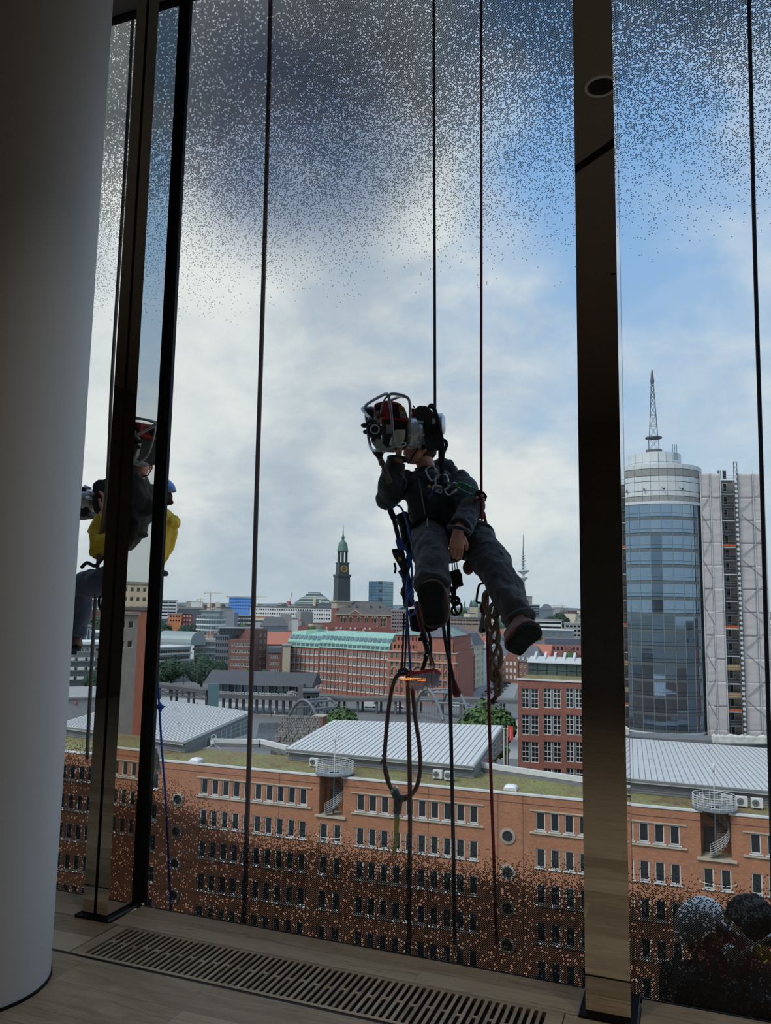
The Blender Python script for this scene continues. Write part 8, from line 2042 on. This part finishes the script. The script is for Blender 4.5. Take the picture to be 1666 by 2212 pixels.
# ------------------------------------------------------------------ second worker: yellow jacket, blue helmet, behind the split mullion
Y2 = 4.60
hc2 = G(338, 1072, Y2); f2 = -RT * .95 + FH * .1 - UZ * .05
b2 = MB(); P2, R2 = add_head(b2, hc2, f2, UZ + RT * -.15, 1.0)
b2.tube([hc2 - UZ * .06 + RT * .02, G(338, 1105, Y2 + .02)], .06, 12); b2.loft([(G(305, 1222, Y2), .11, .10, FH, RT), (G(325, 1170, Y2), .12, .10, FH, RT), (G(338, 1120, Y2), .10, .09, FH, RT)], 16)
w2 = G(224, 1106, Y2 - .10)
b2.tube([G(330, 1122, Y2 - .12), G(208, 1186, Y2 - .14), w2], [.045, .042, .034], 10); add_hand(b2, w2, UZ + RT * .1, RT * -.7, 1, .5)
w2b = G(250, 1100, Y2 + .16); b2.tube([G(338, 1120, Y2 + .14), G(240, 1180, Y2 + .18), w2b], [.045, .042, .034], 10); add_hand(b2, w2b, UZ - RT * .2, -RT, -1, .5)
L2 = [[(300, 1228, Y2 - .05, .115), (235, 1252, Y2 - .12, .105), (178, 1268, Y2 - .12, .092), (172, 1310, Y2 - .1, .080), (166, 1372, Y2 - .08, .065)], [(300, 1228, Y2 + .12, .115), (220, 1258, Y2 + .16, .10), (160, 1275, Y2 + .16, .09), (158, 1330, Y2 + .16, .075), (154, 1380, Y2 + .16, .065)]]
for LG in L2: b2.tube([G(*q[:3]) for q in LG], [q[3] * .6 for q in LG], 10)
w2o = organic('person', b2, SKIN, None, .005, 3, origin=G(305, 1225, Y2)); tag(w2o, 'worker in yellow jacket and blue helmet hanging behind the split mullion', 'person', 'rope access workers outside the glass')
add_face_parts(P2, R2, w2o); helmet(w2o, P2, R2, mat('blue_helmet_shell', (38, 120, 200), .35, var=.05, coat=.4), 1.04)
h2 = MB().ball(P2(0, -.03, -.01), (.082, .085, .075), R2, 16, 10).ball(P2(0, -.09, -.05), (.03, .035, .02), R2); organic('hair', h2, mat('dark_brown_hair', (62, 44, 36), .9, var=.4, scale=60), w2o, .007, 2, .012, .03)
j2 = MB(); j2.loft([(G(308, 1226, Y2), .16, .14, FH, RT), (G(325, 1190, Y2), .18, .155, FH, RT), (G(336, 1150, Y2), .19, .15, FH, RT), (G(344, 1118, Y2), .17, .11, FH, RT), (G(340, 1098, Y2), .08, .075, FH, RT)], 24)
j2.tube([G(330, 1122, Y2 - .12), G(280, 1150, Y2 - .14), G(210, 1184, Y2 - .14), G(214, 1150, Y2 - .12), G(222, 1118, Y2 - .1)], [.09, .085, .085, .075, .062], 14); j2.tube([G(338, 1120, Y2 + .14), G(240, 1180, Y2 + .18), G(248, 1112, Y2 + .16)], [.09, .08, .065], 14)
organic('jacket', j2, YELLOW, w2o, .009, 4, .03, .09); organic('hood', MB().ball(G(372, 1128, Y2), (.05, .07, .05)), YELLOW, w2o, .008, 3, .02, .05)
t2 = MB()
for LG in L2: t2.tube(spline([G(*q[:3]) for q in LG], 4), [LG[min(i // 4, 4)][3] * (1 - (i % 4) / 4) + LG[min(i // 4 + 1, 4)][3] * ((i % 4) / 4) for i in range(17)], 16)
organic('trousers', t2, NAVY, w2o, .009, 4, .03, .10)
MB().torus(G(308, 1224, Y2), .17, .02, axis=UZ + RT * .3, seg=26, sides=7, ref=FH).build('waist_belt', WEB, w2o, smooth=True)
boot(w2o, G(135, 1400, Y2 - .1), G(172, 1402, Y2 - .06), -UZ - FH * .3, G(166, 1374, Y2 - .08), .05); boot(w2o, G(122, 1408, Y2 + .16), G(160, 1410, Y2 + .16), -UZ - FH * .3, G(154, 1382, Y2 + .16), .05)
win2 = thing('petrol_rope_winch', 'black canvas-covered rope winch held by the worker in yellow', 'winch', tuple(G(210, 1105, Y2)))
organic('canvas_cover', slabpx([(200, 1044), (212, 1036), (228, 1034), (240, 1045), (244, 1090), (236, 1108), (208, 1110), (196, 1090)], Y2 - .10, .22), MATS['black_canvas'], win2, .008, 5, .02, .06)
MB().lathe([(.05, -.05), (.085, -.03), (.085, .03), (.06, .05), (.04, .10)], G(192, 1082, Y2), axis=RT, seg=24).build('gearbox', ALU, win2, smooth=True, angle=35)
for a in ((182, 1050), (190, 1062), (186, 1074)): MB().tube([G(a[0], a[1], Y2 - .1), G(a[0] + 14, a[1] + 5, Y2 - .1)], .010, 8).build('clamp_bolt', ALU, win2, smooth=True)
MB().lathe([(.065, -.03), (.065, .02), (.04, .035), (.001, .038)], G(246, 1060, Y2 - .02), axis=RT, seg=22).build('drum_end', ALU, win2, smooth=True, angle=40)
organic('engine_block', slabpx([(150, 1055), (184, 1050), (190, 1115), (152, 1118)], Y2 - .06, .2), ENG_K, win2, .009, 2)
for k in range(3): rope('rope_bundle', '', '', [(228 + 3 * k, 1045), (234 + 2 * k, 1033), (240, 1042), (232 + k, 1090), (222 + 2 * k, 1180)], .008, ROPE_G, Y2 - .17, parent=win2)
rope('black_hose', 'black hose hanging behind the knee of the worker in yellow', 'hose', [(238, 1296), (218, 1288), (214, 1304), (222, 1322), (240, 1328)], .010, WEB, Y2 + .1)
rope('black_straps', 'black straps across the lap of the worker in yellow', 'webbing', [(176, 1226), (188, 1216), (206, 1222), (222, 1206), (240, 1190)], .013, WEB, Y2 - .24)
T = thing('white_brush', 'white broom head half behind the black glazing joint', 'brush', tuple(G(335, 1650, 4.3)))
slabpx([(318, 1618), (338, 1616), (345, 1640), (330, 1648), (318, 1646)], 4.3, .05).build('brush_block', FRAME_W, T)
wb = MB()
for i in range(70):
    a = rb_.random(); p = G(322 + 20 * a, 1643, 4.3) + FH * rb_.uniform(0, .05); wb.tube([p, G(322 + 22 * a + rb_.uniform(-3, 5), 1643 + rb_.uniform(18, 34), 4.3) + FH * rb_.uniform(0, .05)], .0016, 3, cap=False)
o = wb.build('bristles', FRAME_W, T); o['kind'] = 'stuff'

# ------------------------------------------------------------------ third worker below floor level, seen through the frit
Y3 = 4.45
hc3 = G(1516, 2008, Y3); b3 = MB(); f3 = -RT * .75 - FH * .2 - UZ * .55
P3, R3 = add_head(b3, hc3, f3, UZ - RT * .4, 1.0)
b3.tube([hc3 - UZ * .04 + RT * .04, G(1560, 2040, Y3 + .05)], .06, 12); b3.loft([(G(1560, 2045, Y3 + .06), .12, .09, FH, UZ), (G(1610, 2085, Y3 + .08), .13, .10, FH, UZ), (G(1660, 2130, Y3 + .08), .12, .10, FH, UZ)], 14)
w3 = G(1505, 2140, Y3 - .16); b3.tube([G(1565, 2055, Y3 - .1), G(1545, 2110, Y3 - .16), w3], [.045, .042, .034], 10); add_hand(b3, w3, -RT * .5 - UZ * .8, FH, 1, .6)
w3b = G(1560, 2170, Y3 + .12); b3.tube([G(1575, 2050, Y3 + .2), G(1580, 2120, Y3 + .2), w3b], [.045, .042, .034], 10); add_hand(b3, w3b, -RT * .5 - UZ * .8, -FH, 1, .6)
for dy_ in (-.1, .14): b3.tube([G(1665, 2135, Y3 + .05 + dy_), G(1640, 2210, Y3 - .1 + dy_), G(1690, 2300, Y3 + dy_)], [.08, .065, .05], 10)
w3o = organic('person', b3, SKIN, None, .005, 3, origin=G(1660, 2130, Y3)); tag(w3o, 'worker in maroon jacket and white helmet below floor level behind the dotted glass', 'person', 'rope access workers outside the glass')
add_face_parts(P3, R3, w3o); helmet(w3o, P3, R3, mat('white_helmet_shell', (226, 228, 230), .35, var=.04, coat=.3), 1.12)
organic('hair', MB().ball(P3(0, -.03, -.01), (.08, .085, .07), R3, 14, 10), HAIR, w3o, .007, 2)
j3 = MB(); j3.loft([(G(1545, 2030, Y3 + .05), .07, .07, FH, UZ), (G(1565, 2050, Y3 + .06), .17, .12, FH, UZ), (G(1610, 2088, Y3 + .08), .19, .14, FH, UZ), (G(1668, 2138, Y3 + .08), .17, .13, FH, UZ)], 22)
j3.tube([G(1568, 2056, Y3 - .1), G(1545, 2110, Y3 - .16), G(1512, 2132, Y3 - .16)], [.09, .08, .065], 14); j3.tube([G(1578, 2052, Y3 + .2), G(1580, 2120, Y3 + .2), G(1563, 2160, Y3 + .13)], [.09, .08, .065], 14)
organic('jacket', j3, MAROON, w3o, .009, 4, .03, .09)
t3 = MB()
for dy_ in (-.1, .14): t3.tube([G(1662, 2132, Y3 + .05 + dy_), G(1640, 2210, Y3 - .1 + dy_), G(1690, 2300, Y3 + dy_)], [.13, .105, .08], 16)
organic('trousers', t3, JACKET, w3o, .01, 4, .03, .1)
for dy_ in (-.1, .14): boot(w3o, G(1660, 2330, Y3 - .06 + dy_), G(1710, 2332, Y3 + dy_), -UZ, G(1692, 2302, Y3 + dy_), .05)
T = thing('reflective_sling', 'white and pink sling over the back of the worker in maroon', 'sling', tuple(G(1600, 2035, Y3 - .2)))
MB().tube(spline([G(1548, 1992, Y3 - .12), G(1572, 2005, Y3 - .16), G(1600, 2022, Y3 - .18), G(1630, 2044, Y3 - .18)], 6), .016, 8).build('webbing', mat('white_pink_webbing', (226, 206, 212), .7, var=.25, scale=40), T, smooth=True)
MB().tube([G(1588, 2072, Y3 - .22), G(1640, 2038, Y3 - .22), G(1672, 2018, Y3 - .22)], .010, 8).build('white_rod', FRAME_W, T, smooth=True)
T = thing('black_drum_bag', 'black round kit bag behind the worker in maroon', 'bag', tuple(G(1650, 2040, Y3 + .3)))
organic('bag_body', slabpx([(1626, 1992), (1646, 1980), (1690, 1976), (1720, 2000), (1710, 2050), (1640, 2046), (1616, 2020)], Y3 + .18, .3), WEB, T, .011, 4, .02, .08); MB().torus(G(1655, 1985, Y3 + .3), .05, .010, axis=FH, seg=16, sides=6, a0=0, a1=math.pi).build('carry_handle', WEB, T, smooth=True)
T = thing('black_machine', 'dark machine with hoses in front of the worker in maroon', 'machine', tuple(G(1560, 2190, Y3 - .25)))
organic('housing', slabpx([(1466, 2128), (1500, 2116), (1560, 2130), (1640, 2160), (1700, 2180), (1700, 2260), (1480, 2240), (1460, 2180)], Y3 - .34, .26), mat('matt_black_housing', (24, 24, 28), .7, var=.2), T, .012, 4, .02, .08)
for k in range(3): MB().tube(spline([G(1500 + 40 * k, 2060 + 10 * k, Y3 - .22), G(1515 + 40 * k, 2110, Y3 - .3), G(1540 + 40 * k, 2150, Y3 - .3)], 5), .014, 8).build('hose', WEB, T, smooth=True)
slabpx([(1640, 2060), (1660, 2050), (1672, 2072), (1650, 2084)], Y3 - .26, .08).build('yellow_patch', YELLOW, T)
slabpx([(1560, 2055), (1590, 2046), (1600, 2064), (1572, 2076)], Y3 - .2, .05).build('metal_bracket', ALU, T)
